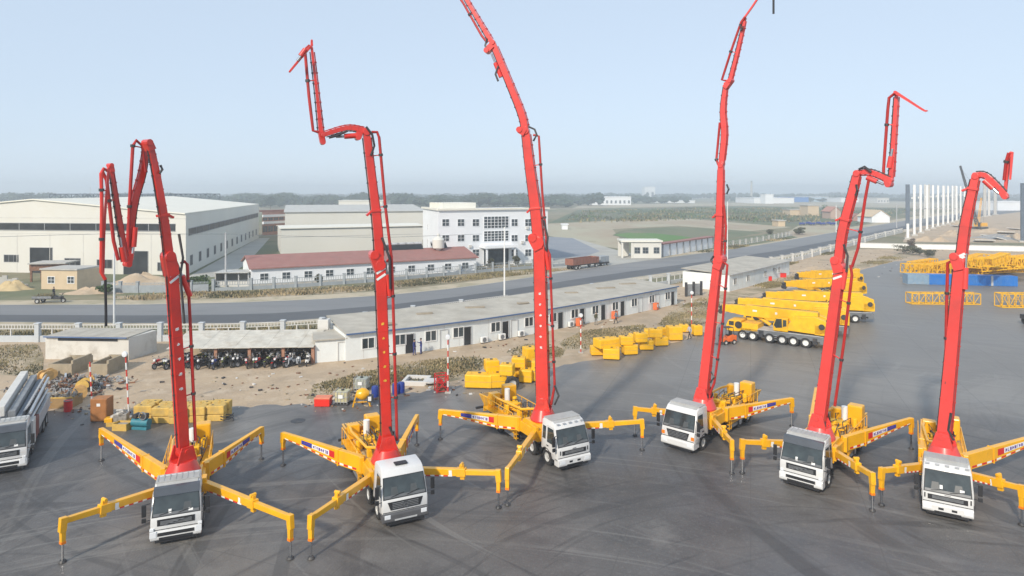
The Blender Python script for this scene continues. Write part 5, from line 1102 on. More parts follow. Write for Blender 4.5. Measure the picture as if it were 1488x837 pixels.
c5 = G(1164, 712); T5, P5, _ = make_pump('pump truck under the fifth boom, stepped near its top with a bent tip', c5, -131, dict(FL=(1078.6, 688), FR=(1267.5, 743), RR=(1324, 653), RL=(1186, 603)), 'visor', False, [
    RY(p=[(1199, 606), (1221, 388)], w=[25, 20], cyl=[(1224, 420, 1232, 372)], lug=[(1221, 396, 1216, 378, 13)], stripes=(1221, 376, 12), hose=[[(1226, 355), (1232, 372), (1230, 395)]], pipe=[[(1236, 385), (1238, 400), (1226, 500), (1213, 590)]]),
    RY(p=[(1219, 380), (1225, 335), (1238, 285), (1246, 252)], w=[18, 18, 17, 15], flange=[(1227, 318, 22)], hose=[[(1244, 268), (1246, 276), (1243, 284)]], pipe=[[(1263, 258), (1257, 290), (1247, 360), (1238, 388)]]),
    RY(p=[(1249, 250), (1268, 251), (1294, 262)], w=[11, 11, 11], lug=[(1290, 260, 1292, 268, 9)], cyl=[(1260, 258, 1284, 268)], hose=[[(1248, 246), (1256, 242), (1266, 250)]]),
    RY(p=[(1295, 262), (1299, 200), (1303, 136)], w=[9, 8, 7], off=-.2, pipe=[[(1284, 256), (1284, 245), (1290, 160), (1292, 142), (1300, 136)]], cyl=[(1292, 244, 1297, 216)]),
    RY(p=[(1301, 134), (1320, 146), (1342, 160), (1347, 161)], w=[6, 5, 4, 3], off=.1),
], -24, M_REDP)

c6 = G(1377, 756); T6, P6, _ = make_pump('pump truck with a ribbed roof at the right edge, rightmost of six', c6, -121, dict(FL=(1281, 735), FR=(1485, 764), RL=(1340.7, 656), RR=(1536, 672)), 'wide', True, [
    RY(p=[(1392, 640), (1395, 382)], w=[27, 21], cyl=[(1402, 420, 1404, 368)], lug=[(1395, 392, 1388, 372, 12)], pipe=[[(1386, 378), (1377, 382), (1375, 470), (1374, 620)]], hose=[[(1382, 600), (1378, 625), (1386, 640)]]),
    RY(p=[(1396, 380), (1404, 320), (1418, 256)], w=[19, 18, 15], stripes=(1396, 366, 12), flange=[(1417, 275, 18)]),
    RY(p=[(1417, 254), (1434, 256), (1462, 283)], w=[11, 11, 9], cyl=[(1430, 262, 1452, 282)], lug=[(1456, 278, 1461, 286, 8)]),
    RY(p=[(1460, 284), (1464, 250), (1469, 222)], w=[7, 7, 6], off=-.1, pipe=[[(1459, 262), (1462, 235), (1466, 222)]]),
    RY(p=[(1471, 222), (1468, 260)], w=[5, 4], off=.4),
], -14, M_REDP, 2.3, .96)

# white pump truck with folded boom at the left edge
c0 = G(4, 690); T0 = thing('folded_pump_truck', 'parked white pump truck with its silver boom folded flat, at the left edge', 'pump truck', (c0.x, c0.y, .03), R(-61))
make_cab(T0, 'visor')
for x in (-1.32, -3.1, -7.6, -9.0):
    for s in (-1, 1): wheel(T0, x, s * .98, .52, .32 if x > -4 else .5, out=s)
m = MB(); m.b2((-11.5, -.5, .72), (-.3, .5, 1.1)); m.build('chassis', M_DARK, T0)
for s in (-1, 1):
    MB().b2((-10.9, s * 1.0, 1.0), (-5.1, s * 1.24, 1.95)).build('side_panel', M_LGREY, T0, bevel=.03); MB().b2((-5.0, s * .9, .8), (-3.6, s * 1.24, 2.1)).build('side_locker', mat('maroon_paint', (.16, .035, .025), .5), T0, bevel=.03)
    MB().b2((-3.5, s * .9, .7), (-2.4, s * 1.24, 2.4)).build('outrigger_box', M_CONCL, T0, bevel=.03); MB().b2((-6.9, s * .8, .5), (-5.4, s * 1.2, .95)).build('battery_box', M_DARK, T0)
MB().lathe([(0, 1.4), (.8, 1.4), (.7, 2.4), (0, 2.4)], (-3.2, 0, 0), 'Z').build('turntable', M_RUST, T0)
for k, (y, z, w_, m_) in enumerate(((-.55, 3.2, .6, M_CONCL), (.1, 2.95, .5, M_GREY), (.5, 2.7, .36, mat('slate_paint', (.1, .12, .15), .5)), (.85, 2.45, .26, M_GREY), (.8, 2.15, .25, M_DARK))):
    MB().beam((-2.6 + .2 * k, y, z), (-12.0 + .3 * k, y, z + .1), w_ * .8, w_ * 1.1).build('boom_section', m_, T0, bevel=.03)
m = MB(); rnd = random.Random(8)
for k in range(14): x0 = -3 - k * .62; m.beam((x0, .2, 2.4), (x0 - .3, .95, 3.3), .08, .08)
m.tube([(-2.6, 1.05, 2.9), (-11.5, 1.05, 3.0)], .09, 8); m.tube([(-3.0, 1.0, 2.3), (-10.5, 1.1, 2.35)], .08, 8); m.build('delivery_pipe', M_SIL, T0)
m = MB(); [m.tube([(-3 - k, .3, 2.6), (-3.5 - k, .7, 2.9), (-4.2 - k, .6, 2.5)], .05, 5) for k in range(8)]; m.build('hydraulic_hose', M_DARK, T0)
m = MB(); m.b2((-10.6, -1.0, 1.95), (-5.2, 1.0, 2.05)); m.b2((-11.8, -.9, .9), (-11.0, .9, 1.9)); m.build('deck', M_DARK, T0)
# ---------------------------------------------------------------- all terrain cranes
def make_crane(label, px0, py0, px1, py1, blen=1.0, head_len=0):
    A, B = G(px0, py0), G(px1, py1); L = (B - A).length; hd = math.atan2(A.y - B.y, A.x - B.x)
    t = thing('mobile_crane', label, 'crane', V2(A) + Vector((0, 0, .03)), hd, 'parked yellow all terrain cranes'); k = L / 11.8
    m = MB(); m.b2((-11.8 * k, -1.2, .85), (-2.0 * k, 1.2, 1.4)); m.b2((-2.6 * k, -1.1, .6), (-.1, 1.1, 1.1)); m.b2((-11.9 * k, -1.25, .6), (-11.2 * k, 1.25, 1.3)); m.build('chassis', mat('carrier_grey', (.16, .17, .18), .5), t, bevel=.03)
    MB().b2((-11.6 * k, -1.24, 1.4), (-4.0 * k, 1.24, 1.47)).build('deck', M_LGREY, t)
    for s in (-1, 1):
        for x in (2.1, 3.35, 5.4, 6.9, 8.2, 9.6): wheel(t, -x * k, s * 1.02, .58, .42, out=s, rimm=M_DWHITE)
        m = MB(); m.b2((-4.7 * k, s * .9, .6), (-4.1 * k, s * 1.25, 1.35)); m.b2((-10.9 * k, s * .9, .5), (-10.4 * k, s * 1.25, 1.2)); m.build('outrigger_box', M_DARK, t)
        m = MB(); [m.b2((-(6.15) * k - .12, s * 1.1, .45 + .25 * q), (-6.15 * k + .12, s * 1.27, .5 + .25 * q)) for q in range(3)]; m.build('step', M_LGREY, t)
    m = MB(); m.prism([(0, 1.0), (0, 1.5), (-.25, 2.15), (-1.9 * k, 2.25), (-1.9 * k, .95), (-.4, .8)], -1.22, 1.22); c = m.build('carrier_cab', M_YEL2, t, bevel=.06)
    m = MB(); m.b2((-1.0 * k, -1.235, 1.55), (-.35, 1.235, 2.05)); m.prism([(.012, 1.5), (.012, 1.45), (-.25, 2.08), (-.27, 2.08)], -1.1, 1.1); m.build('cab_window', M_GLASS, c)
    MB().b2((-4.0 * k, -1.2, 1.1), (-1.95 * k, 1.2, 2.0)).build('engine_cover', M_YEL2, t, bevel=.05)
    m = MB(); m.cyl((-1.6 * k, 1.1, 1.7), (-1.6 * k, 1.3, 1.7), .42, n=18); m.build('spare_wheel', M_TYRE, t)
    MB().lathe([(0, 1.45), (1.0, 1.45), (1.0, 1.75), (0, 1.75)], (-8.0 * k, 0, 0), 'Z').build('turntable', M_DARK, t)
    m = MB()
    for s in (-1, 1): m.prism([(-6.2 * k, 1.75), (-6.2 * k, 2.0), (-7.5 * k, 2.2), (-8.2 * k, 3.4), (-10.6 * k, 3.6), (-11.9 * k, 3.2), (-11.9 * k, 1.9), (-11.2 * k, 1.65)], s * .5, s * 1.25)
    m.b2((-12.0 * k, -1.25, 1.6), (-10.6 * k, 1.25, 2.7)); sup = m.build('superstructure', M_YEL2, t, bevel=.05)
    m = MB(); m.cyl((-11.4 * k, -1.3, 2.55), (-11.4 * k, 1.3, 2.55), .32, n=16); m.build('winch_drum', M_DARK, sup)
    m = MB(); m.prism([(-5.9 * k, 1.55), (-5.85 * k, 2.3), (-6.2 * k, 3.05), (-7.6 * k, 3.1), (-7.6 * k, 1.55)], .62, 1.36); oc = m.build('operator_cab', M_YEL2, t, bevel=.06)
    m = MB(); m.prism([(-5.98 * k, 2.2), (-6.25 * k, 2.95), (-6.9 * k, 3.0), (-6.95 * k, 2.0), (-6.2 * k, 1.9)], 1.365, 1.375); m.prism([(-7.05 * k, 2.1), (-7.05 * k, 2.9), (-7.45 * k, 2.9), (-7.45 * k, 2.2)], 1.365, 1.375); m.prism([(-5.86 * k, 2.3), (-5.84 * k, 2.31), (-6.16 * k, 3.0), (-6.19 * k, 3.0)], .7, 1.3); m.build('cab_window', M_GLASS, oc)
    tip = .8 + head_len
    for q, (xa, w_, h_) in enumerate(((-2.2 * k, 1.0, 1.3), (-1.0 * k, .9, 1.12), (-.1, .78, .98), (tip, .66, .84))):
        MB().beam((-10.8 * k if q == 0 else (-2.6 * k + .3 * q), 0, 3.3), (xa, 0, 3.38), w_, h_).build('boom_section', M_YEL2, t, bevel=.05)
    m = MB(); m.beam((tip - .1, 0, 3.3), (tip + .25, 0, 3.1), .5, .8); m.cyl((tip + .2, -.3, 2.9), (tip + .2, .3, 2.9), .3, n=14); m.build('boom_head', M_DARK, t)
    m = MB(); m.cyl((-5.2 * k, 0, 1.9), (-3.4 * k, 0, 2.9), .2); m.build('lift_cylinder', M_YEL2, t); m = MB(); m.tube([(-10.8 * k, .3, 4.1), (-5 * k, .3, 4.05), (tip, .3, 3.95)], .025, 5); m.build('hoist_rope', M_DARK, t)
    m = MB(); m.box((-6.0 * k, .51, 3.4), (.25, .012, .25)); m.box((-3.4 * k, .51, 3.45), (.5, .012, .2)); m.build('boom_sign', M_DWHITE, t)
    return t
make_crane('yellow six axle mobile crane parked nearest of the crane row, behind the fifth boom', 1060, 488, 1203, 507)
make_crane('yellow mobile crane parked directly behind the nearest one in the row', 1082, 476, 1232, 490)
make_crane('third yellow mobile crane whose rear wheels stick out right of the fifth boom', 1128, 464, 1264, 468, head_len=.6)
make_crane('fourth yellow mobile crane, its boom just left of the fifth red boom joint', 1150, 444, 1250, 440, head_len=.3)
make_crane('farthest yellow mobile crane of the row, by the sandy bank', 1165, 428, 1246, 424)

# ---------------------------------------------------------------- yellow tanks and counterweights
def ybox(lab, x, yb, w, h, z0=0, d=None, rz=.5, style='tank', grp='yellow painted tanks stored on the yard', m=None):
    p = G(x, yb, z0); s = F / p.y; w_, h_ = w / s, h / s; d = d or w_ * .85; m = m or M_YEL2
    t = thing('yellow_tank', lab, 'tank', (p.x, p.y + d / 2, z0 + (.03 if z0 == 0 else 0)), R(random.Random(int(x)).uniform(-12, 22)), grp)
    b = MB().b2((-w_ / 2, -d / 2, .08), (w_ / 2, d / 2, h_)); b.build('body', m, t, bevel=.08)
    q = MB(); [q.b2((sx * w_ * .4 - .05, -d * .45, 0), (sx * w_ * .4 + .05, d * .45, .081)) for sx in (-1, 1)]; q.build('skid', M_DARK, t)
    for sx in (-1, 1): MB().tube([(sx * w_ * .3, -.09, h_ - .02), (sx * w_ * .3, -.07, h_ + .1), (sx * w_ * .3, .07, h_ + .1), (sx * w_ * .3, .09, h_ - .02)], .022, 5).build('lifting_lug', M_YELD, t)
    if style == 'tank': q = MB().cyl((0, d * .1, h_), (0, d * .1, h_ + .06), .14, n=12); q.build('filler_cap', M_DARK, t); q = MB(); q.b2((-w_ / 2 - .004, -d / 2 - .006, h_ * .5), (w_ / 2 + .004, -d / 2 + .02, h_ * .54)); q.build('weld_seam', M_YELD, t)
    return t
YB = [('long low yellow tank, leftmost of the cluster behind the third truck', 696, 566, 40, 20, 0, 1.3), ('square yellow tank beside the long low tank near the third boom', 723, 566, 25, 21, 0, 1.3), ('yellow tank on top, directly above the long low tank', 714, 542, 20, 17, 1.15, 1.2),
      ('yellow tank on the upper layer in the middle of the near cluster', 737, 548, 20, 17, 1.15, 1.2), ('small yellow tank at the front right of the near cluster by the boom', 765, 558, 19, 19, 0, 1.2), ('yellow tank on the back row left of the tall one', 752, 550, 19, 18, 0, 1.2),
      ('yellow tank on the upper back row of the near cluster', 754, 536, 20, 15, 1.1, 1.2), ('tall upright yellow tank in the near cluster left of the third boom', 771, 545, 19, 38, 0, 1.3), ('yellow tank squeezed against the third boom', 780, 556, 14, 30, 0, 1.2),
      ('leftmost low yellow tank of the long row before the portable offices', 869, 518, 20, 13, 0, 1.2), ('yellow tank in the front of the long row, second from its left', 890, 524, 24, 16, 0, 1.4), ('yellow tank on top at the left end of the long row', 880, 508, 27, 14, 1.0, 1.6),
      ('yellow tank at the back of the long row, third from its left', 899, 506, 18, 14, 0, 1.2), ('front yellow tank below the middle left stack of the long row', 916, 517, 21, 14, 0, 1.2), ('top yellow tank of the middle left stack of the long row', 911, 503, 18, 13, 1.0, 1.1),
      ('low back yellow tank peeping out behind the middle of the long row', 922, 500, 15, 13, 0, 1.1), ('front yellow tank below the middle stack of the long row', 940, 510, 20, 14, 0, 1.2), ('top yellow tank of the middle stack in the long row', 932, 499, 18, 14, .95, 1.1),
      ('flat yellow tank on the back of the long row right of the middle', 946, 492, 17, 12, 0, 1.2), ('front yellow tank right of the middle of the long row', 961, 504, 20, 13, 0, 1.2), ('top yellow tank right of the middle of the long row', 954, 492, 19, 13, .95, 1.1),
      ('yellow tank at the back right of the long row', 967, 490, 17, 13, 0, 1.1), ('tall yellow tank at the right end of the joined long row', 982, 496, 20, 20, 0, 1.4), ('lone small yellow tank left of the walking person', 995.5, 484, 13, 11, 0, 1.1), ('lone yellow tank right of the walking person by the lamp pole', 1014.5, 489, 13, 15, 0, 1.1)]
YB += [('battered yellow tank lying between the crane row and the sandy bank', 1172, 421, 16, 9, 0, 1.4), ('yellow tank on the yard edge left of the farthest crane', 1190, 414, 14, 9, 0, 1.4), ('small yellow tank behind the farthest crane', 1212, 404, 12, 8, 0, 1.4), ('yellow tank right of the farthest crane cab', 1243, 398, 14, 7, 0, 1.4)]
for (lab, x, yb, w_, h_, z0, d) in YB: ybox(lab, x, yb, w_, h_, z0, d)
p = G(744, 568); t = thing('spare_tyre', 'black tyre leaning against the near cluster of yellow tanks', 'tyre', (p.x, p.y, .03), .3); wheel(t, 0, 0, .62, .4)
CW = [('dusty yellow counterweight, leftmost of the row behind the teal compressor', 206, 613), ('second dusty yellow counterweight from the left, left of the first boom', 232, 616), ('dusty yellow counterweight mostly hidden by the first red boom', 257, 617), ('dusty yellow counterweight just right of the first red boom', 283, 615), ('dusty yellow counterweight at the right end with a black hose beside it', 311, 613)]
for lab, x, yb in CW:
    p = G(x, yb); t = thing('counterweight', lab, 'counterweight', (p.x, p.y + .9, .03), R(3), 'dusty yellow crane counterweights')
    for z0, z1, nm in ((.0, .5, 'lower_slab'), (.53, 1.15, 'upper_slab')):
        w_ = .68 if z0 else .66
        MB().slab([(-w_, -.9), (w_, -.9), (w_, -.25), (w_ * .72, -.12), (w_ * .72, .12), (w_, .25), (w_, .9), (-w_, .9), (-w_, .25), (-w_ * .72, .12), (-w_ * .72, -.12), (-w_, -.25)], z0, z1).build(nm, M_YELD, t, bevel=.05)
    for sx, sy in ((-.3, -.5), (.3, .5)): MB().cyl((sx, sy, 1.15), (sx, sy, 1.158), .09, n=10).build('bolt_hole', M_BLACK, t)
    MB().tube([(0, -.15, 1.14), (0, -.12, 1.3), (0, .12, 1.3), (0, .15, 1.14)], .03, 5).build('lifting_lug', M_YELD, t)
p = G(330, 612); o = MB().tube([(.45 * math.cos(a / 3), .45 * math.sin(a / 3), .05 + a * .012) for a in range(40)], .035, 6).build('hose_coil', M_BLACK, None, True, loc=(p.x, p.y, .04)); tag(o, 'black hose coiled at the end of the counterweight row', 'hose')

# ---------------------------------------------------------------- clutter at the yard's left edge
def at0(px, py): p = G(px, py); return Vector((p.x, p.y, .03))
t = thing('brown_cabinet', 'tall plain brown steel cabinet with a small white notice on its door', 'cabinet', at0(143, 614), R(4)); s_ = (614 - 280) / 17.5
MB().b2((-.6, 0, .05), (.6, 1.0, 1.75)).build('body', M_BROWN, t, bevel=.03); MB().b2((-.55, -.025, .12), (.55, -.003, 1.68)).build('door', M_BROWN, t); MB().b2((-.12, -.035, 1.2), (.14, -.026, 1.42)).build('notice', M_DWHITE, t); MB().b2((-.55, .05, .0), (.55, .95, .05)).build('base', M_DARK, t)
t = thing('air_compressor', 'teal air compressor with a flywheel and motor beside the brown cabinet', 'compressor', at0(201, 626), R(-8))
MB().cyl((-.65, .3, .5), (.65, .3, .5), .3, n=18).build('tank', M_TEAL, t, True); m = MB(); m.b2((-.6, .05, 0), (.6, .55, .2)); m.build('base', M_TEAL, t, bevel=.02)
m = MB(); m.b2((.1, .1, .8), (.5, .5, 1.15)); m.cyl((-.35, .0, 1.0), (-.35, .5, 1.0), .17, n=12); m.build('motor', M_DARK, t); MB().lathe([(.24, -.04), (.3, -.04), (.3, .04), (.24, .04)], (.3, .05, 1.05), 'Y', 18).build('flywheel', M_GREY, t)
t = thing('engine_part_pallet', 'pallet of greasy engine parts with a yellow cover beside the cabinet', 'engine parts', at0(170, 620), R(12))
MB().b2((-.75, 0, .0), (.75, .9, .3)).build('pallet', M_YELD, t); m = MB(); m.b2((-.3, .1, .3), (.6, .8, .85)); m.cyl((-.5, .4, .5), (.4, .4, .95), .22, n=12); m.cyl((.2, .1, .8), (.2, .8, .8), .2, n=12); m.build('engine_block', M_SCRAP, t, bevel=.03); MB().b2((-.9, .05, .28), (-.35, .6, .6)).build('yellow_cover', M_YEL, t, bevel=.04)
t = thing('small_crate', 'small mud coloured wooden crate on the yard below the engine parts', 'crate', at0(173, 627), R(-4)); m = MB(); m.b2((-.55, 0, 0), (.55, .04, .5)); m.b2((-.55, .76, 0), (.55, .8, .5)); m.b2((-.55, .04, 0), (-.51, .76, .5)); m.b2((.51, .04, 0), (.55, .76, .5)); m.b2((-.51, .04, 0), (.51, .76, .06)); m.build('crate_side', M_YELD, t); MB().b2((-.4, .1, .06), (.4, .7, .4)).build('contents', M_SCRAP, t, bevel=.04)
t = thing('scrap_bin', 'open tan steel bin heaped with dark scrap at the yard edge', 'bin', at0(84, 594), R(3)); m = MB()
m.b2((-1.1, 0, 0), (1.1, .06, .8)); m.b2((-1.1, 1.4, 0), (1.1, 1.46, .8)); m.b2((-1.1, .06, 0), (-1.04, 1.4, .8)); m.b2((1.04, .06, 0), (1.1, 1.4, .8)); m.b2((-1.04, .06, 0), (1.04, 1.4, .1)); m.build('bin_side', M_BROWN if 0 else mat('tan_steel', (.33, .21, .09), .8, var=.2, dirt=(.2, .15, .1), dirt_amt=.5), t); MB().b2((-1.14, -.03, .8), (1.14, .08, .88)).build('rim', M_YELD, t)
m = MB(); rnd = random.Random(12)
for k in range(60): p = Vector((rnd.uniform(-1, 1), rnd.uniform(.1, 1.3), .5 + rnd.random() * .5)); m.beam(p, p + Vector((rnd.uniform(-.5, .5), rnd.uniform(-.5, .5), rnd.uniform(-.1, .4))), rnd.uniform(.03, .12), rnd.uniform(.02, .1))
kind(m.build('scrap_metal', M_SCRAP, t), 'stuff')
t = thing('red_drum', 'small red drum standing right of the tan scrap bin', 'drum', at0(99, 598)); MB().cyl((0, 0, 0), (0, 0, .85), .3, n=18).build('body', M_DRED, t, True); MB().lathe([(.26, .83), (.31, .83), (.31, .88), (.26, .88)], axis='Z').build('rim', M_GREY, t); MB().lathe([(.3, .4), (.32, .4), (.32, .45), (.3, .45)], axis='Z').build('hoop', M_DRED, t)
t = thing('dark_red_post', 'short dark red bollard at the tail of the folded pump truck', 'bollard', at0(61, 596)); MB().cyl((0, 0, 0), (0, 0, .9), .1).build('post', M_DRED, t); MB().cyl((0, 0, .9), (0, 0, .96), .12).build('cap', M_DARK, t)
for i, (x, y, rz, lab) in enumerate([(116, 580, .6, 'pale wooden cable drum lying at the front of the scrap heap'), (122, 569, .2, 'dull yellow cable drum stacked behind the front wooden one'), (66, 556, 1.2, 'pale wooden cable drum near the tail of the folded pump truck'), (74, 550, .9, 'wooden cable drum behind the one near the folded pump truck'), (127, 561, -.3, 'small wooden cable drum beside the striped pole in the scrap')]):
    t = thing('cable_drum', lab, 'cable drum', at0(x, y), rz, 'cable drums in the scrap heap'); r = .55 if i < 3 else .45
    for s in (-1, 1): MB().lathe([(.08, s * .32), (r, s * .32), (r, s * .4), (.08, s * .4)], (0, 0, r), 'Y', 20).build('flange', M_WOOD if i != 1 else M_YELD, t)
    MB().cyl((0, -.32, r), (0, .32, r), r * .62, n=18).build('core', M_WOOD if i % 2 == 0 else M_RUST, t, True)
m = MB(); rnd = random.Random(21); c0_ = at0(100, 566)
for k in range(520):
    x = rnd.gauss(0, 2.1); y = rnd.gauss(.6, 1.5); hh_ = max(.05, 1.0 - (x * x) / 11 - (y - .6) ** 2 / 7); p = Vector((x, y, rnd.random() * hh_)); q = p + Vector((rnd.uniform(-.5, .5), rnd.uniform(-.5, .5), rnd.uniform(-.15, .3))); q.z = max(.02, q.z)
    w_ = rnd.choice((.03, .05, .08, .16, .3)); m.beam(p, q, w_, rnd.choice((.02, .05, .12, .2)), m=rnd.choice((0, 0, 1, 1, 2, 3)))
o = m.build('scrap_pile_debris', [M_SCRAP, M_RUST, M_SIL, M_DARK], None, loc=c0_); kind(o, 'stuff'); o['label'] = 'tangled heap of rusty and shiny scrap metal in front of the concrete bins'; o['category'] = 'scrap'
# middle clutter
t = thing('red_box', 'bright red steel box with a pale lid on the yard left of the plastic tanks', 'box', at0(467.5, 592)); MB().b2((-.62, 0, .03), (.62, .85, .62)).build('body', M_REDBOX, t, bevel=.02); MB().b2((-.65, -.03, .62), (.65, .88, .72)).build('lid', mat('faded_orange_lid', (.72, .22, .12), .6), t, bevel=.02)
def ibc(lab, x, y, m):
    t = thing('plastic_tank', lab, 'tank', at0(x, y), R(-5), 'caged plastic liquid tanks'); MB().b2((-.52, .0, .18), (.52, 1.0, 1.12)).build('bottle', m, t, bevel=.1); MB().b2((-.58, -.04, 0), (.58, 1.04, .14)).build('pallet', M_DARK, t)
    c = MB()
    for k in range(5): x_ = -.55 + 1.1 * k / 4; c.beam((x_, -.04, .14), (x_, -.04, 1.16), .03, .03); c.beam((x_, 1.04, .14), (x_, 1.04, 1.16), .03, .03)
    for z in (.3, .7, 1.14): c.beam((-.55, -.06, z), (.55, -.06, z), .03, .03); c.beam((-.57, -.04, z), (-.57, 1.04, z), .03, .03); c.beam((.57, -.04, z), (.57, 1.04, z), .03, .03)
    c.build('cage', M_LGREY, t); MB().cyl((0, .5, 1.1), (0, .5, 1.2), .13).build('cap', M_BLACK, t); MB().b2((-.18, -.09, .6), (.2, -.075, .9)).build('label_plate', M_DWHITE, t)
ibc('yellowed caged plastic tank with a white plate next to the red box', 495, 590, mat('yellowed_plastic', (.5, .46, .28), .5, dirt=(.3, .28, .16), dirt_amt=.5))
ibc('grey caged plastic tank standing behind the small yellow mixer', 523, 570, mat('grey_plastic', (.36, .38, .32), .5, dirt=(.25, .24, .18), dirt_amt=.5))
t = thing('site_mixer', 'small yellow concrete mixer with a white plate beside the plastic tanks', 'mixer', at0(527, 592), R(10)); m = MB()
for s in (-1, 1): m.beam((-.8, s * .3 + .4, 0), (-.45, s * .2 + .4, 1.2), .08, .08); m.beam((.6, s * .3 + .4, 0), (.3, s * .2 + .4, .9), .08, .08)
m.beam((-.75, .4, .3), (.6, .4, .3), .08, .08); m.build('stand', M_YEL, t); MB().lathe([(0, -.5), (.3, -.5), (.5, -.1), (.46, .2), (.22, .5), (.18, .5), (.36, .15), (0, .1)], (0, .4, .95), 'X', 18).build('drum', M_YEL, t, True); MB().b2((.35, .05, .35), (.85, .6, .85)).build('engine_box', M_DARK, t, bevel=.03); MB().b2((.42, .035, .45), (.68, .045, .8)).build('white_plate', M_DWHITE, t)
for i, (x, y, lab) in enumerate([(545, 577, 'dark blue barrel left of the second red boom'), (575, 573, 'dark blue barrel right of the second red boom pipes'), (583, 571, 'dark blue barrel farthest right by the concrete pit')]):
    t = thing('blue_barrel', lab, 'barrel', at0(x, y), 0, 'dark blue barrels'); MB().lathe([(0, 0), (.27, 0), (.31, .15), (.31, .75), (.27, .9), (0, .9)], axis='Z').build('body', M_BLUEP, t, True); MB().cyl((.12, 0, .9), (.12, 0, .94), .05).build('bung', M_BLACK, t)
t = thing('concrete_pit', 'square open concrete pit surround with grey water and a broken slab corner', 'pit', V2(G(597, 561)), R(-6)); m = MB()
m.b2((-.9, 0, 0), (1.4, .3, .4)); m.b2((-.9, 1.9, 0), (1.4, 2.2, .4)); m.b2((-.9, .3, 0), (-.6, 1.9, .4)); m.b2((1.1, .3, 0), (1.4, 1.9, .4)); m.build('rim', M_CONCL, t, bevel=.02); MB().b2((-.6, .3, .02), (1.1, 1.9, .12)).build('water', mat('dark_water', (.06, .08, .09), .08), t); MB().lathe([(0, .3), (.7, .3), (.7, .42), (0, .42)], (1.7, .6, 0), 'Z', 12).build('slab', M_CONCL, t)
t = thing('wire_cage', 'red painted wire cage standing at the foot of the striped lamp pole', 'cage', at0(643, 571), R(20)); m = MB()
for x in (-.5, .5):
    for y in (0, .9): m.beam((x, y, 0), (x, y, 1.5), .07, .07)
for z in (.1, .5, .9, 1.3, 1.5): m.beam((-.5, 0, z), (.5, 0, z), .05, .05); m.beam((-.5, .9, z), (.5, .9, z), .05, .05); m.beam((-.5, 0, z), (-.5, .9, z), .05, .05); m.beam((.5, 0, z), (.5, .9, z), .05, .05)
m.beam((-.5, 0, .1), (.5, 0, 1.3), .05, .05); m.beam((.5, 0, .1), (-.5, 0, 1.3), .05, .05); m.build('frame', M_DRED, t); MB().b2((-.3, .2, 0), (.3, .7, .7)).build('pump', M_RUST, t, bevel=.05); MB().cyl((-.1, .2, .9), (-.1, .7, .9), .2).build('reel', M_DRED, t)
p = at0(433, 612); o = MB().lathe([(0, .0), (.55, .0), (.55, .012), (0, .012)], axis='Z', n=24).build('manhole_cover', M_DARK, None, loc=p); tag(o, 'round dark manhole cover set in the yard below the red box', 'manhole cover')
# forklift
t = thing('orange_forklift', 'small orange forklift parked at the front of the nearest crane', 'forklift', at0(1056, 500), R(200)); MB().prism([(-1.0, .35), (-1.05, 1.0), (-.3, 1.05), (.1, .75), (.75, .75), (.8, .35)], -.5, .5).build('body', mat('orange_paint', (.75, .14, .02), .5), t, bevel=.05)
for x in (-.65, .5):
    for s in (-1, 1): wheel(t, x, s * .45, .27, .2, out=s)
m = MB(); [m.beam((.85, s * .3, .1), (.8, s * .3, 1.9), .08, .08) for s in (-1, 1)]; m.b2((.85, -.35, .9), (.9, .35, 1.0)); m.b2((.88, -.3, .08), (1.7, -.2, .12)); m.b2((.88, .2, .08), (1.7, .3, .12)); m.build('mast', M_DARK, t)
m = MB(); [m.beam((x, s * .45, .9), (x * .8, s * .42, 1.9), .05, .05) for x in (-.7, .5) for s in (-1, 1)]; m.b2((-.6, -.45, 1.9), (.45, .45, 1.96)); m.build('overhead_guard', M_DARK, t); m = MB(); m.b2((-.5, -.25, 1.0), (0, .25, 1.1)); m.b2((-.55, -.25, 1.1), (-.45, .25, 1.5)); m.build('seat', M_BLACK, t)
# dump trailer
t = thing('red_trailer', 'long rusty red box trailer parked by the office wall', 'trailer', V2(G(833, 393)), math.atan2((G(886, 386) - G(833, 393)).y, (G(886, 386) - G(833, 393)).x)); Lt = (G(870, 388) - G(833, 393)).length
m = MB(); m.b2((0, 0, 1.1), (Lt, .08, 2.5)); m.b2((0, 2.3, 1.1), (Lt, 2.4, 2.5)); m.b2((0, .08, 1.1), (.08, 2.3, 2.5)); m.b2((Lt - .08, .08, 1.1), (Lt, 2.3, 2.5)); m.b2((.08, .08, 1.1), (Lt - .08, 2.3, 1.2)); m.build('box', mat('dull_red_paint', (.26, .10, .065), .7, dirt=(.3, .2, .15), dirt_amt=.5), t)
m = MB(); [m.b2((Lt * k / 8, -.05, 1.1), (Lt * k / 8 + .1, 0, 2.5)) for k in range(1, 8)]; m.build('stake', M_RUST, t); m = MB(); m.b2((0, .5, .8), (Lt, 1.9, 1.1)); m.build('chassis', M_DARK, t)
for x in (1.0, 2.3, Lt - 1.0):
    for y in (.15, 2.2): wheel(t, x, y, .5, .3, out=-1 if y < 1 else 1)
t2 = thing('dark_trailer', 'dark tracked crates on a low trailer behind the red trailer', 'trailer', V2(G(873, 387)), t.rotation_euler[2]); MB().b2((0, 0, .5), (3.4, 2.2, .9)).build('bed', M_DARK, t2); [MB().b2((.1 + 1.15 * k, .1, .9), (1.1 + 1.15 * k, 2.1, 2.3)).build('crate', M_FENCE, t2, bevel=.05) for k in range(3)]
for x in (.6, 2.8):
    for y in (.1, 2.1): wheel(t2, x, y, .4, .25, out=-1 if y < 1 else 1)
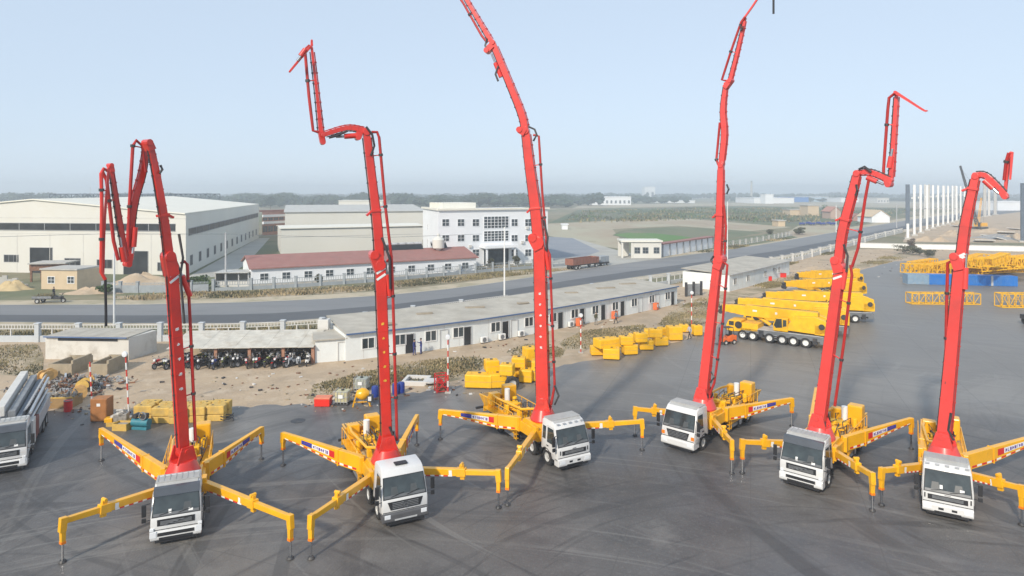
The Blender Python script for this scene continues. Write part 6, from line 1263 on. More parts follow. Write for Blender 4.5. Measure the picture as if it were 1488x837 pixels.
# three wheeler on the sand
t = thing('loaded_three_wheeler', 'small dark farm tricycle truck loaded with grass beside the road', 'tricycle truck', V2(G(70, 440)), R(4)); MB().b2((-2.0, -.8, .7), (.9, .8, .8)).build('bed', M_DARK, t); m = MB(); m.b2((-2.0, -.8, .8), (.9, -.75, 1.15)); m.b2((-2.0, .75, .8), (.9, .8, 1.15)); m.build('side_board', M_GREY, t)
m = MB(); rnd = random.Random(2)
for k in range(160): p = Vector((rnd.uniform(-1.8, .8), rnd.uniform(-.7, .7), .85)); m.beam(p, p + Vector((rnd.uniform(-.4, .4), rnd.uniform(-.3, .3), rnd.uniform(.2, .75))), .05, .02)
kind(m.build('grass_load', M_OLIVE, t), 'stuff')
m = MB(); m.b2((1.0, -.5, .6), (2.1, .5, 1.0)); m.beam((1.9, 0, .9), (2.3, 0, 1.5), .08, .08); m.beam((2.3, -.4, 1.5), (2.3, .4, 1.5), .05, .05); m.b2((1.0, -.3, 1.0), (1.4, .3, 1.1)); m.build('driver_frame', M_DARK, t)
for x, y in ((-1.2, -.75), (-1.2, .75), (2.3, 0)): wheel(t, x, y, .38, .2, out=-1 if y < 0 else 1)

# air conditioners and orange cabinets along the portable building
def along(px, d=.3):
    f = facA(px); return f, f.A + f.u * f.upx(px) + f.n * d, math.atan2(f.u.y, f.u.x)
for px_, lab in ((701, 'white outdoor air conditioner unit by the second open door of the offices'), (755, 'white outdoor air conditioner unit left of the third boom on the office wall'), (727, 'small grey outdoor unit beside the door left of the third boom'), (827, 'small white outdoor unit below a window right of the third boom')):
    f, p, a = along(px_, .35); t = thing('air_conditioner', lab, 'air conditioner', p, a, 'outdoor units along the portable offices'); MB().b2((-.42, -.18, .12), (.42, .18, .78)).build('casing', M_DWHITE, t, bevel=.03)
    MB().lathe([(.02, -.19), (.25, -.19), (.27, -.215), (.02, -.21)], (-.08, 0, .45), 'Y', 18).build('fan_grille', M_GREY, t); m = MB(); m.b2((-.4, -.15, 0), (-.3, .15, .12)); m.b2((.3, -.15, 0), (.4, .15, .12)); m.build('foot', M_DARK, t)
for px_, lab in ((837.5, 'orange tool cabinet on the path, left one of the three'), (889, 'orange tool cabinet in the middle of the office row'), (949, 'orange tool cabinet toward the right end of the office row')):
    f, p, a = along(px_, .5); t = thing('orange_cabinet', lab, 'cabinet', p, a + .2, 'orange cabinets by the office doors'); MB().b2((-.42, -.3, .06), (.42, .3, 1.05)).build('body', mat('orange_cabinet_paint', (.72, .16, .05), .6), t, bevel=.03); MB().b2((-.3, -.325, .5), (.1, -.303, .9)).build('panel', M_DWHITE, t); MB().cyl((.22, -.33, .35), (.22, -.3, .35), .1).build('gauge', M_GREY, t); m = MB(); m.b2((-.35, -.25, 0), (.35, .25, .06)); m.build('base', M_DARK, t)
for (x, y, lab) in ((1117, 408, 'left red fire bucket box on the ground before the white cabin'), (1138, 403, 'right red fire bucket box on the ground before the white cabin')):
    t = thing('red_fire_box', lab, 'fire box', V2(G(x, y)), .2, 'red boxes by the white cabin'); MB().b2((-.55, -.3, 0), (.55, .3, .8)).build('body', M_REDBOX, t, bevel=.04); MB().b2((-.58, -.33, .8), (.58, .33, .88)).build('lid', M_DRED, t)

# ---------------------------------------------------------------- lattice sections and the blue container on the right
def lattice_box(lab, px, py, w_, d, h, rz, z0=0, m=None, drum=False, n=7, tl=0):
    p = G(px, py, z0); t = thing('lattice_mast_section', lab, 'mast section', (p.x, p.y, z0 + (.03 if z0 == 0 else 0)), rz, 'yellow lattice crane sections'); m = m or M_YEL2; b = MB(); t.rotation_euler = (0, R(tl), rz); T_ = 1.6 if tl or z0 or h < 1.65 else 1
    for y in (0, d):
        for z in (.08, h): b.beam((-w_ / 2, y, z), (w_ / 2, y, z), .11 * T_, .11 * T_)
    for k in range(n + 1):
        x = -w_ / 2 + w_ * k / n
        for y in (0, d): b.beam((x, y, .08), (x, y, h), .08 * T_, .08 * T_)
        for z in (.08, h): b.beam((x, 0, z), (x, d, z), .08 * T_, .08 * T_)
    b.build('chord_frame', m, t); q = MB()
    for k in range(n):
        x0, x1 = -w_ / 2 + w_ * k / n, -w_ / 2 + w_ * (k + 1) / n; a, c = (.08, h) if k % 2 else (h, .08)
        for y in (0, d): q.beam((x0, y, a), (x1, y, c), .06 * T_, .06 * T_)
        for z in (.08, h): q.beam((x0, 0 if k % 2 else d, z), (x1, d if k % 2 else 0, z), .06 * T_, .06 * T_)
    q.build('bracing', m, t)
    if drum: MB().cyl((w_ * .2, -.25, .45), (w_ * .2, .1, .45), .4, n=16).build('sheave', M_YEL, t); MB().cyl((w_ * .2, -.27, .45), (w_ * .2, -.24, .45), .14, n=12).build('hub', M_DARK, t)
    return t
lattice_box('long yellow lattice crane section lying in front of the blue container', 1375, 443, 10.5, 1.7, 1.7, R(-2), n=10)
lattice_box('yellow lattice section with a round sheave at the right edge, before the container', 1496, 448, 8, 1.7, 2.1, R(-2), drum=True, n=8)
HEAP = [(1358, 392, 7, -.6, 'leftmost back'), (1405, 390, 7, .9, 'steep left middle'), (1432, 392, 7, -.8, 'crosswise centre'), (1462, 394, 7, .8, 'crosswise right'), (1478, 388, 8, -.7, 'crosswise back right'), (1388, 399, 8, -.05, 'front left'), (1468, 391, 9, .12, 'centre right'), (1438, 393, 8, -.3, 'centre'), (1455, 382, 9, .1, 'far back right'), (1485, 381, 8, -.15, 'far back corner'), (1346, 390, 7, .4, 'outer left'), (1352, 398, 9, .12, 'left'), (1375, 394, 8, -.25, 'low left'), (1400, 393, 8, .2, 'left middle'), (1425, 396, 9, -.1, 'front middle'), (1452, 397, 9, .05, 'front right'), (1480, 396, 8, .3, 'right'), (1440, 388, 9, .35, 'back middle'), (1470, 386, 9, -.2, 'back right'), (1415, 384, 8, .55, 'back left'), (1498, 388, 8, .1, 'far right')]
for i, (x, y, w_, rz, pos) in enumerate(HEAP):
    lattice_box('yellow lattice section at the %s of the heap behind the blue container' % pos, x, y, w_ + (i % 3), 1.6, 1.6 + .15 * (i % 3), rz, z0=.25 * (i % 4) + .02, n=8 + i % 4, tl=(-3, 2, 0, 4, -5)[i % 5])
for i, (x, y, z0, w_, rz, pos) in enumerate([(1432, 391, 1.75, 9, .2, 'middle'), (1462, 392, 1.75, 9, -.15, 'right'), (1490, 391, 1.75, 8, .3, 'far right'), (1398, 390, 1.75, 7, -.1, 'left'), (1447, 386, 1.75, 8, .05, 'back middle'), (1478, 384, 1.75, 8, -.1, 'back right'), (1440, 388, 3.4, 6, .15, 'very top middle'), (1470, 388, 3.4, 6, -.2, 'very top right'), (1415, 386, 2.4, 6, -.6, 'steepest left slope'), (1456, 384, 4.6, 6, .5, 'summit'), (1486, 386, 3.6, 6, .4, 'far right summit'), (1380, 391, 1.6, 6, .5, 'low left shoulder')]):
    lattice_box('yellow lattice section on the upper layer at the %s of the heap' % pos, x, y, w_, 1.5, 1.5, rz, z0, n=9, tl=(5, -7, 3, -4)[i % 4])
for i, (x, y, z0, w_, rz, lab) in enumerate([(1410, 388, .3, 5, .5, 'solid sided yellow box beam in the lattice heap, right of the sixth boom'), (1475, 389, .3, 6, -.35, 'solid sided yellow box beam at the right of the lattice heap'), (1446, 384, 3.6, 4, .2, 'solid yellow plate lying on the very top of the lattice heap'), (1364, 397, .2, 4, -.5, 'short solid yellow beam at the left end of the lattice heap'), (1430, 397, .2, 5, .1, 'solid yellow beam at the front of the lattice heap'), (1452, 392, .9, 6, -.2, 'solid yellow beam buried in the middle of the lattice heap'), (1488, 393, .6, 6, .25, 'solid yellow beam at the right edge of the lattice heap'), (1420, 391, 1.4, 5, -.4, 'slanting solid yellow beam left of the heap centre'), (1465, 387, 2.6, 6, .1, 'high solid yellow beam on the right shoulder of the heap'), (1392, 395, .5, 5, .3, 'solid yellow beam beside the sixth boom in the heap'), (1440, 395, .9, 5, -.1, 'solid yellow beam behind the blue container middle')]):
    p = G(x, y, z0); t = thing('box_beam', lab, 'beam', (p.x, p.y, z0), rz, 'solid yellow beams in the heap'); MB().beam((-w_ / 2, .5, .6), (w_ / 2, .5, 1.1), .9, 1.1, .7, .7).build('beam', M_YEL2, t, bevel=.05); MB().cyl((w_ / 2, 0, 1.1), (w_ / 2, 1, 1.1), .35).build('pivot', M_DARK, t)
A, B = G(1319, 413.5), G(1479, 417); t = thing('blue_container', 'long flat faded blue steel container with a grey left end between lattice sections', 'container', V2(A) + Vector((0, 0, .03))); f = Fac(t, A, B); hb_ = 1.95
m = MB(); f.bx(m, 0, f.L * .2, .1, hb_, -2.3, 0); m.build('grey_end', mat('grey_blue_paint', (.2, .3, .4), .6, dirt=(.35, .36, .33), dirt_amt=.5), t)
m = MB(); f.bx(m, f.L * .2, f.L, .1, hb_, -2.3, .01); m.build('body', M_BLUE, t); m = MB(); [f.bx(m, f.L * (.2 + .02 * k), f.L * (.2 + .02 * k) + .06, .15, hb_ - .1, .01, .05) for k in range(40)]; m.build('corrugation', M_BLUE, t)
m = MB(); f.bx(m, f.L * .76, f.L * .78, .1, hb_, .05, .09); f.bx(m, 0, f.L, 0, .1, -2.2, -.1); m.build('frame_rail', M_LGREY, t)
t = thing('right_edge_crane_wheel', 'dark wheels of a carrier cut off by the right edge below the lattice section', 'truck', at0(1500, 474), R(180)); MB().b2((-4, -1.1, .8), (.8, 1.1, 1.4)).build('chassis', M_DARK, t, bevel=.04); MB().b2((-3.8, -1.1, 1.4), (-.4, 1.1, 2.6)).build('housing', M_YEL2, t, bevel=.06)
for x in (0.0, -1.6):
    for s in (-1, 1): wheel(t, x, s * 1.0, .55, .4, out=s)

# ---------------------------------------------------------------- motorcycles
M_BLK2 = mat('black_gloss', (.02, .02, .022), .25, var=.1)
def moto(col, scooter=False):
    t = thing('motorcycle', 'x', 'motorcycle', (0, 0, 0))
    for x in (-.62, .62):
        o = MB().lathe([(.2, -.05), (.29, -.06), (.31, 0), (.29, .06), (.2, .05)], n=16).build('wheel', M_TYRE, t, True, loc=(x, 0, .31)); MB().lathe([(.03, -.03), (.2, -.02), (.2, .02), (.03, .03)], n=12).build('rim', M_LGREY, o)
    m = MB(); m.beam((.62, -.08, .31), (.45, -.1, .95), .05, .05); m.beam((.62, .08, .31), (.45, .1, .95), .05, .05); m.beam((.45, 0, .8), (-.1, 0, .3), .07, .07); m.beam((-.1, 0, .35), (-.62, 0, .35), .06, .06); m.b2((-.2, -.15, .22), (.22, .15, .52)); m.build('frame', M_DARK, t)
    m = MB(); m.box((.12, 0, .78), (.5, .26, .24)); m.build('fuel_tank', col, t, bevel=.06); MB().b2((-.75, -.14, .72), (-.1, .14, .83)).build('seat', M_BLACK, t, bevel=.04)
    m = MB(); m.beam((.42, -.36, 1.02), (.42, .36, 1.02), .035, .035); m.beam((.42, .28, 1.02), (.38, .34, 1.22), .02, .02); m.beam((.42, -.28, 1.02), (.38, -.34, 1.22), .02, .02); m.box((.38, .36, 1.25), (.03, .12, .08)); m.box((.38, -.36, 1.25), (.03, .12, .08)); m.build('handlebar', M_CHROME, t)
    MB().cyl((.5, 0, .9), (.62, 0, .9), .11, n=12).build('headlight', M_LAMP, t); m = MB(); m.box((.62, 0, .66), (.5, .12, .03)); m.box((-.66, 0, .66), (.5, .14, .03)); m.build('mudguard', col, t)
    if scooter: m = MB(); m.box((.4, 0, .6), (.06, .42, .6), M=Matrix.Rotation(-.2, 3, 'Y')); m.box((-.45, 0, .55), (.7, .32, .3)); m.build('fairing', col, t, bevel=.05)
    return t
cols = [('black', M_BLK2, 0), ('red', M_DRED, 0), ('silver', M_SIL, 1), ('blue', M_BLUEP, 0), ('white', M_DWHITE, 1), ('green', mat('olive_green_paint', (.22, .26, .06), .4), 0)]
protos = [moto(m_, sc_) for n_, m_, sc_ in cols]; used = [False] * len(protos); rnd = random.Random(31)
ORD = 'first second third fourth fifth sixth seventh eighth ninth tenth eleventh twelfth thirteenth fourteenth fifteenth sixteenth seventeenth eighteenth nineteenth twentieth'.split() + ['twenty-' + q for q in 'first second third fourth fifth'.split()]; CNT = {}
rows = [(x + rnd.uniform(-1.5, 1.5), 1) for x in range(240, 452, 9)] + [(x + rnd.uniform(-2, 2), -1.3) for x in range(262, 450, 10)]
GN = {i: 'black' for i in range(6)}
for j, (x, d) in enumerate(rows):
    k = rnd.choice((0, 0, 0, 1, 2, 3, 4, 5)); o = dup(protos[k]) if used[k] else protos[k]; used[k] = True
    p = SHELTER.A + SHELTER.u * SHELTER.upx(x) + SHELTER.n * (d + rnd.uniform(-.45, .4)); o.location = (p.x, p.y, .015); o.rotation_euler = (R(rnd.uniform(3, 10)), 0, R(rnd.uniform(-125, -60) + (180 if rnd.random() < .35 else 0)))
    where = 'in the front row under the pale shelter roof' if d > 0 else 'in the shaded back row inside the shelter'
    CNT[where] = CNT.get(where, -1) + 1; o['label'] = '%s motorcycle %s, %s from its left end' % (cols[k][0], where, ORD[CNT[where]]); o['group'] = '%s motorcycles %s' % (cols[k][0], where)
for k, u in enumerate(used):
    if not u:
        for c in list(protos[k].children_recursive) + [protos[k]]: bpy.data.objects.remove(c)

# ---------------------------------------------------------------- people
def person(label, loc, face, top, trousers, pose=0, cap=None):
    "a standing or walking figure grown from a skeleton"
    w_ = [.28, -.28][0] * (1 if pose == 'walk' else .25); hp = .92
    J = {'pelvis': (0, 0, hp), 'spine': (0.01, 0, 1.12), 'chest': (0.02, 0, 1.33), 'neck': (0.02, 0, 1.47), 'head': (.04, 0, 1.6), 'crown': (.03, 0, 1.72)}
    for s, n_ in ((1, 'l'), (-1, 'r')):
        st = w_ * s; J['hip' + n_] = (0, .1 * s, .88); J['knee' + n_] = (st * .6 + .03, .11 * s, .49); J['ank' + n_] = (st * 1.0 - .03, .11 * s, .09); J['toe' + n_] = (st + .13, .12 * s, .04)
        J['sh' + n_] = (.02, .19 * s, 1.40)
        if pose == 'point' and s > 0: J['elb' + n_] = (.2, .3, 1.3); J['wr' + n_] = (.42, .36, 1.42); J['hand' + n_] = (.5, .38, 1.45)
        else: J['elb' + n_] = (-.03 - st * .3, .25 * s, 1.13); J['wr' + n_] = (.08 - st * .5, .26 * s, .9); J['hand' + n_] = (.12 - st * .5, .26 * s, .82)
    Rr = {'pelvis': .14, 'spine': .13, 'chest': .15, 'neck': .055, 'head': .095, 'crown': .07, 'hip': .1, 'knee': .065, 'ank': .05, 'toe': .045, 'sh': .075, 'elb': .05, 'wr': .038, 'hand': .042}
    names = list(J); me = bpy.data.meshes.new('person'); E_ = [('pelvis', 'spine'), ('spine', 'chest'), ('chest', 'neck'), ('neck', 'head'), ('head', 'crown')]
    for n_ in 'lr': E_ += [('pelvis', 'hip' + n_), ('hip' + n_, 'knee' + n_), ('knee' + n_, 'ank' + n_), ('ank' + n_, 'toe' + n_), ('chest', 'sh' + n_), ('sh' + n_, 'elb' + n_), ('elb' + n_, 'wr' + n_), ('wr' + n_, 'hand' + n_)]
    me.from_pydata([J[n_] for n_ in names], [(names.index(a), names.index(b)) for a, b in E_], []); ob = bpy.data.objects.new('tmp', me); COL.objects.link(ob)
    md = ob.modifiers.new('skin', 'SKIN'); me.skin_vertices.new() if not me.skin_vertices else None
    for i, n_ in enumerate(names):
        k = n_ if n_ in Rr else n_[:-1]; r = Rr[k]; me.skin_vertices[0].data[i].radius = (r, r)
    me.skin_vertices[0].data[0].use_root = True
    ss = ob.modifiers.new('sub', 'SUBSURF'); ss.levels = 1; ss.render_levels = 1
    dg = bpy.context.evaluated_depsgraph_get(); m2 = bpy.data.meshes.new_from_object(ob.evaluated_get(dg)); bpy.data.objects.remove(ob); m2.materials.clear()
    for q in (top, trousers, M_SKIN, M_BLACK, cap or M_HAIR): m2.materials.append(q)
    for p in m2.polygons:
        c = p.center; p.use_smooth = True
        hand = any((c - Vector(J['hand' + n_])).length < .075 for n_ in 'lr')
        p.material_index = 2 if hand or 1.45 < c.z < 1.66 and not (c.x < .0 and c.z > 1.53) else 4 if c.z >= 1.53 else 3 if c.z < .11 else 1 if c.z < .93 and abs(c.y) < .2 and not (abs(c.y) > .19) else 0
    o = bpy.data.objects.new('person', m2); COL.objects.link(o); o.location = (loc.x, loc.y, loc.z); o.rotation_euler = (0, 0, face); tag(o, label, 'person')
    h = MB().lathe([(0, 1.64), (.1, 1.63), (.105, 1.68), (.07, 1.75), (0, 1.77)], (.02, 0, 0), 'Z', 12).build('hair', cap or M_HAIR, o, True)
    f_ = MB(); f_.box((.135, 0, 1.585), (.03, .025, .04)); f_.box((.128, .035, 1.61), (.012, .025, .012)); f_.box((.128, -.035, 1.61), (.012, .025, .012)); f_.build('face', M_SKIN, o)
    return o
M_OVER = mat('blue_overalls', (.03, .045, .2), .85, var=.15, scale=6)
G0 = lambda x, y: G(x, y) + Vector((0, 0, .02))
person('person in dark blue overalls standing in the open office doorway, left of the pair', G0(602, 516.5), R(-20), M_OVER, M_OVER, 0)
person('person in dark blue overalls striding beside the doorway, right of the pair', G0(612, 515), R(190), M_OVER, M_OVER, 'point')
person('person in dark clothes standing before an open office door near an orange cabinet', G0(846, 474), R(-90), M_BLK2, M_GREY, 0)
person('person in olive jacket standing on the path between two office doors', G0(866, 472.5), R(-60), M_LEAF2, M_GREY, 0)
person('person in grey blue jacket walking past the middle orange cabinet', G0(895, 470.5), R(-170), mat('grey_blue_cloth', (.13, .18, .24), .9), M_DARK, 'walk')
person('person in pale shirt walking between the two lone yellow tanks', G0(1002, 493), R(-160), mat('pale_grey_shirt', (.45, .45, .5), .9), M_DARK, 'walk')
person('person in dark clothes riding on top of the loaded three wheeler', G(78, 440) + Vector((0, 0, .8)), R(0), M_BLK2, M_DARK, 0)

# loose debris on the dirt and along the yard edge
rnd = random.Random(99); m = MB()
for (cx, cy, sx, sy, n_) in ((505, 580, 40, 8, 130), (170, 600, 45, 8, 90), (60, 575, 40, 14, 70), (660, 566, 30, 6, 60), (380, 560, 60, 14, 50), (560, 545, 50, 8, 60), (750, 505, 40, 8, 50), (880, 480, 60, 8, 60), (1010, 445, 30, 8, 50), (1230, 388, 50, 6, 90), (1160, 398, 30, 5, 60), (1290, 372, 30, 5, 70)):
    for _ in range(n_):
        x, y = rnd.gauss(cx, sx), rnd.gauss(cy, sy); p = G(x, max(350, y)); s_ = rnd.uniform(.04, .2); m.box((p.x, p.y, .03 + s_ * .2), (s_ * rnd.uniform(.6, 2.6), s_, s_ * rnd.uniform(.3, .8)), rnd.uniform(0, 3.1), m=rnd.choice((0, 0, 1, 2, 3)))
kind(m.build('loose_debris', [M_RUST, M_BIN, M_DARK, M_CONCL]), 'stuff')

# ---------------------------------------------------------------- haze
hz = MB().b2((-1500, -40, -1), (1900, 2600, 42)).build('haze', bpy.data.materials.new('haze_air')); kind(hz, 'stuff')
hm = hz.data.materials[0]; hm.use_nodes = True; hn = hm.node_tree.nodes; hn.remove(hn['Principled BSDF'])
pv = hn.new('ShaderNodeVolumePrincipled'); pv.inputs['Color'].default_value = (.84, .92, 1, 1); pv.inputs['Density'].default_value = .00068; pv.inputs['Anisotropy'].default_value = .2
hm.node_tree.links.new(pv.outputs[0], hn['Material Output'].inputs['Volume'])
# ---------------------------------------------------------------- vegetation
def in_poly(x, y, P):
    c = False; j = len(P) - 1
    for i in range(len(P)):
        if (P[i][1] > y) != (P[j][1] > y) and x < (P[j][0] - P[i][0]) * (y - P[i][1]) / (P[j][1] - P[i][1]) + P[i][0]: c = not c
        j = i
    return c
def blades(name, poly, n, h, mats, seed=0, wd=.05, spread=.25, clump=.985):
    rnd = random.Random(seed); P = [(g.x, g.y) for g in gp(*poly)]; xs = [p[0] for p in P]; ys = [p[1] for p in P]; m = MB(); k = 0; cs = []; tr = 0
    while k < n and tr < n * 20:
        tr += 1
        if not cs or rnd.random() > clump:
            x, y = rnd.uniform(min(xs), max(xs)), rnd.uniform(min(ys), max(ys))
            if not in_poly(x, y, P): continue
            cs.append((x, y, rnd.randrange(len(mats)), rnd.uniform(.5, 1.4)))
        cx, cy, mi, sz = rnd.choice(cs[-3:]); x, y = rnd.gauss(cx, spread * 2.2), rnd.gauss(cy, spread * 2.2)
        if not in_poly(x, y, P): continue
        a = rnd.uniform(0, 6.28); w_ = wd * rnd.uniform(.7, 1.6); hh_ = h * rnd.uniform(.4, 1.2) * sz; dx, dy = math.cos(a) * w_, math.sin(a) * w_; lx, ly = rnd.uniform(-.4, .4) * hh_, rnd.uniform(-.4, .4) * hh_
        m.add([(x - dx, y - dy, .0), (x + dx, y + dy, .0), (x + dx * .6 + lx * .5, y + dy * .6 + ly * .5, hh_ * .6), (x + lx, y + ly, hh_)], [(0, 1, 2), (0, 2, 3)], mi if rnd.random() < .8 else rnd.randrange(len(mats))); k += 1
    me = bpy.data.meshes.new(name); me.from_pydata(m.v, [], m.f)
    for q in mats: me.materials.append(q)
    for p, i in zip(me.polygons, m.m): p.material_index = i
    o = bpy.data.objects.new(name, me); COL.objects.link(o); o['kind'] = 'stuff'; return o
GR = [M_DRY, M_OLIVE, M_OLIVE, M_LEAF2]
blades('dry_grass', [(445, 578), (455, 560), (530, 540), (600, 526), (690, 517), (712, 524), (690, 545), (650, 553), (560, 562), (500, 575)], 9000, .19, GR, 1, .07, .5)
blades('dry_grass', [(735, 512), (760, 500), (790, 498), (822, 508), (815, 520), (760, 524)], 3500, .16, GR, 2, .06, .4)
blades('dry_grass', [(812, 497), (850, 480), (935, 472), (945, 480), (890, 492), (850, 508), (820, 508)], 5000, .16, GR, 3, .07, .5)
blades('dry_grass', [(955, 472), (975, 452), (1020, 432), (1040, 430), (1048, 445), (1030, 470), (990, 478)], 5500, .17, GR, 4, .08, .5)
blades('dry_grass', [(1030, 432), (1150, 402), (1200, 394), (1290, 372), (1310, 366), (1330, 372), (1290, 382), (1235, 394), (1150, 412), (1050, 440)], 6000, .26, GR, 5, .12, .9)
blades('verge_weeds', [(140, 432), (300, 424), (365, 424), (500, 417), (620, 406), (740, 395), (830, 388), (850, 390), (740, 402), (620, 414), (500, 426), (360, 433), (200, 437)], 9000, .42, [M_DRY, M_OLIVE, M_LEAF2, M_LEAF2], 6, .1, .9)
blades('verge_weeds', [(-60, 492), (-60, 480), (240, 480), (480, 474), (600, 462), (600, 466), (470, 485), (240, 493)], 5000, .5, [M_DRY, M_OLIVE, M_LEAF2], 7, .07, .6)
blades('dry_grass', [(-80, 540), (-80, 505), (55, 500), (64, 520), (60, 560), (20, 545)], 5500, .22, [M_DRY, M_OLIVE, M_LEAF2], 8, .06, .5)
blades('verge_weeds', [(905, 378), (965, 374), (1040, 362), (1110, 349), (1150, 342), (1155, 346), (1040, 367), (960, 378)], 3500, .4, GR, 9, .12, 1)
blades('verge_weeds', [(960, 412), (1020, 405), (1130, 384), (1200, 364), (1260, 348), (1266, 352), (1200, 372), (1130, 390), (1020, 412)], 3500, .35, GR, 10, .1, 1)
blades('yard_edge_weeds', [(195, 596), (200, 588), (330, 584), (330, 590), (260, 597)], 1200, .3, GR, 11, .04, .4)

def leafball(m, c, r, n, leaf, rnd, mi):
    for _ in range(n):
        u, v, w_ = rnd.gauss(0, 1), rnd.gauss(0, 1), rnd.gauss(0, 1); l_ = math.sqrt(u * u + v * v + w_ * w_) + 1e-6; q = rnd.uniform(.45, 1.05)
        p = Vector((c[0] + u / l_ * r[0] * q, c[1] + v / l_ * r[1] * q, c[2] + w_ / l_ * r[2] * q)); a = Vector((rnd.gauss(0, 1), rnd.gauss(0, 1), rnd.gauss(0, 1))).normalized(); b = a.orthogonal().normalized(); s = leaf * rnd.uniform(.6, 1.4)
        m.add([p - a * s, p + b * s * .6, p + a * s, p - b * s * .6], [(0, 1, 2, 3)], mi)
def tree(name, label, loc, h, w_, mat_, seed, leaf=.25, n=900, trunk=.3, grp=None, cat='tree'):
    rnd = random.Random(seed); t = thing(name, label, cat, loc, 0, grp); tm = MB()
    tm.tube([(0, 0, 0), (w_ * .02, 0, h * trunk), (-w_ * .02, w_ * .02, h * .6)], max(.05, h * .02), 6)
    cl = []
    for k in range(6):
        a = rnd.uniform(0, 6.3); e = (math.cos(a) * w_ * .3 * rnd.random(), math.sin(a) * w_ * .3 * rnd.random(), h * rnd.uniform(trunk + .15, .88)); tm.tube([(0, 0, h * trunk * .9), e], h * .008, 5); cl.append(e)
    tm.build('trunk', M_BARK, t); m = MB()
    for e in cl: leafball(m, e, (w_ * rnd.uniform(.2, .34), w_ * rnd.uniform(.2, .34), h * rnd.uniform(.1, .2)), n // 6, leaf, rnd, 0)
    me = bpy.data.meshes.new('crown'); me.from_pydata(m.v, [], m.f); me.materials.append(mat_); o = bpy.data.objects.new('crown', me); COL.objects.link(o); o.parent = t
    return t
def gt(x, y): return V2(G(x, y))
for i, (x, yb, h, w_, lab) in enumerate([(30, 300, 17, 16, 'dark round tree above the left end of the warehouse roof'), (42, 300, 18, 18, 'broad dark tree above the warehouse roof, second from the left'), (55, 300, 17, 17, 'dark tree right of the broad one above the warehouse roof'), (393, 304, 15, 14, 'hazy tall tree just right of the warehouse corner'), (448, 308, 9, 15, 'low wide bush tree behind the grey roofed hall'), (810, 298, 12, 16, 'dark tree clump right of the office building on the horizon')]):
    tree('distant_tree', lab, gt(x, yb), h, w_, M_FOREST, 40 + i, .8, 700, .2)
for i, (x, yb, h, w_, lab) in enumerate([(284, 421, 2.6, 4.5, 'bright green hedge bush right of the warehouse fence'), (297, 420, 2.4, 4, 'green bush between the hedge bush and the lean-to'), (152, 428, 2.0, 2.5, 'small green bush at the left end of the warehouse fence'), (462, 414, 2.0, 1.8, 'small round shrub by the red roofed building fence'), (1313, 369, 2.6, 7, 'dark scrubby bush before the long white wall, left one'), (1336, 371, 2.6, 5.5, 'dark scrubby bush before the white wall, right one'), (1348, 374, 2.3, 5, 'dark scrub beside the yellow heap by the sixth boom'), (1324, 363, 3.6, 3.2, 'bare spindly shrub poking above the white wall'), (714, 389, 2.3, 2.5, 'small round shrub before the office entrance'), (752, 386, 2.4, 2.6, 'small round shrub right of the office entrance'), (1118, 340, 2, 4, 'single dark shrub in the field fence corner'), (1182, 311, 7, 8, 'dark green tree cluster between two farmhouses'), (1200, 309, 8, 9, 'dark green tree right of the farmhouse tree cluster'), (1161, 341, 3.5, 5, 'dark bush beside the far end of the field fence')]):
    tree('shrub', lab, gt(x, yb), h, w_, (M_LEAF, M_LEAF, M_LEAF, M_LEAF2, M_LEAF2, M_LEAF2, M_LEAF2, M_BARK, M_LEAF2, M_LEAF2, M_LEAF2, M_LEAF, M_LEAF, M_LEAF2)[i], 60 + i, .2 if yb > 345 else .4, 700, .1, None, 'shrub')
# farm clutter by the far road: row of dark blue vehicles
for i in range(7):
    p = gt(1166 + i * 7.5, 327.5 - (i % 2)); t = thing('parked_tricycle', 'dark blue farm vehicle in the far roadside row, number %s from the left' % ('one', 'two', 'three', 'four', 'five', 'six', 'seven')[i], 'vehicle', p, R(20), 'dark blue farm vehicles by the far road')
    MB().b2((-1.6, -.7, .6), (1.0, .7, 1.5)).build('body', M_BLUEP, t, bevel=.08); MB().b2((1.0, -.6, .6), (1.8, .6, 1.9)).build('cab', M_GREY, t, bevel=.08)
    for x_ in (-1, 1.3):
        for s in (-1, 1): wheel(t, x_, s * .65, .4, .2, out=s)
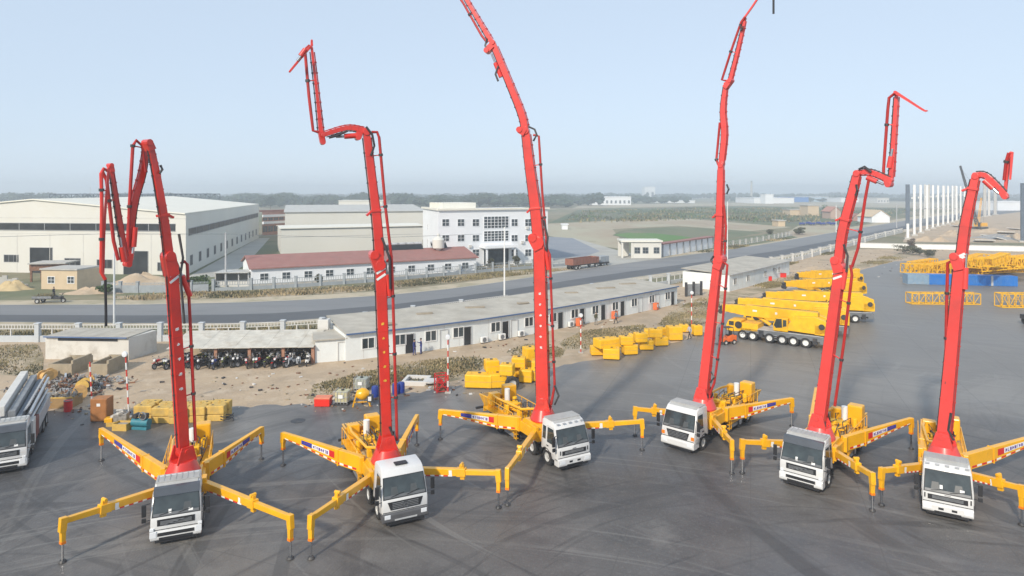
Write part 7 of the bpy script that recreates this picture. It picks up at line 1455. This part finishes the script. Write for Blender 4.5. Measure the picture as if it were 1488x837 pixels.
# far wood: one mass of leaf clumps
rnd = random.Random(77); m = MB()
def wood(x0, x1, ya, yb_, n, h0, h1):
    for _ in range(n):
        x = rnd.uniform(x0, x1); y = rnd.uniform(ya, yb_); g = G(x, y); h = rnd.uniform(h0, h1) * (1 + .12 * math.sin(x * .11) + .1 * math.sin(x * .037)); w_ = rnd.uniform(4, 8)
        for q in range(4):
            c = (g.x + rnd.uniform(-w_, w_) * .7, g.y + rnd.uniform(-3, 3), h * rnd.uniform(.35, .78)); r = (w_ * rnd.uniform(.5, .9), w_ * .6, h * rnd.uniform(.2, .3)); b = []; nn = 7
            for k in range(4):
                z = -1 + 2 * k / 3; rr = math.sqrt(max(.06, 1 - z * z))
                for i in range(nn): a = 6.283 * i / nn + k; j = rnd.uniform(.7, 1.25); b.append((c[0] + math.cos(a) * r[0] * rr * j, c[1] + math.sin(a) * r[1] * rr * j, c[2] + z * r[2] * j))
            m.add(b, [(k * nn + i, k * nn + (i + 1) % nn, (k + 1) * nn + (i + 1) % nn, (k + 1) * nn + i) for k in range(3) for i in range(nn)])
wood(-350, 870, 294, 300, 1500, 12, 15); wood(-350, 1700, 286, 290, 1700, 14, 17); wood(840, 1000, 291, 296, 160, 8, 13); wood(1040, 1500, 291, 293.5, 260, 6, 11); wood(380, 830, 300, 302, 160, 12, 15)
me = bpy.data.meshes.new('distant_forest'); me.from_pydata(m.v, [], m.f); me.materials.append(M_FOREST); o = bpy.data.objects.new('distant_forest', me); COL.objects.link(o); o['kind'] = 'stuff'
# field scrub: one scattered mass in the olive field
GRASSY = gmat('scrubby_ground', (.40, .325, .225), [((.22, .185, .11), .35, .46, .6, .85, None), ((.15, .135, .075), 1.1, .52, .68, .7, None), ((.48, .39, .28), .25, .52, .62, .85, None)], bump=.5)
for i_, q_ in enumerate(([(445, 580), (455, 562), (530, 542), (600, 528), (690, 518), (712, 526), (690, 546), (650, 556), (560, 564), (500, 577)], [(735, 513), (760, 501), (790, 499), (822, 509), (815, 521), (760, 525)], [(812, 498), (850, 481), (935, 473), (945, 481), (890, 493), (850, 509), (820, 509)], [(955, 473), (975, 453), (1020, 433), (1040, 431), (1048, 446), (1030, 471), (990, 479)], [(1030, 433), (1150, 403), (1200, 395), (1290, 373), (1310, 367), (1330, 371), (1290, 381), (1235, 394), (1150, 413), (1050, 441)], [(-80, 541), (-80, 506), (55, 501), (64, 521), (60, 561), (20, 546)], [(140, 432), (300, 424), (365, 424), (500, 417), (620, 406), (740, 395), (830, 388), (850, 390), (740, 402), (620, 414), (500, 426), (360, 433), (200, 437)])):
    sheet('scrubby_ground', gp(*q_), .021 + .001 * i_, GRASSY)
blades('field_scrub', [(800, 326), (850, 306), (1040, 302), (1340, 304), (1240, 328), (1000, 320)], 6000, 1.6, [M_LEAF2, M_OLIVE, M_LEAF], 15, .5, 4, .93)
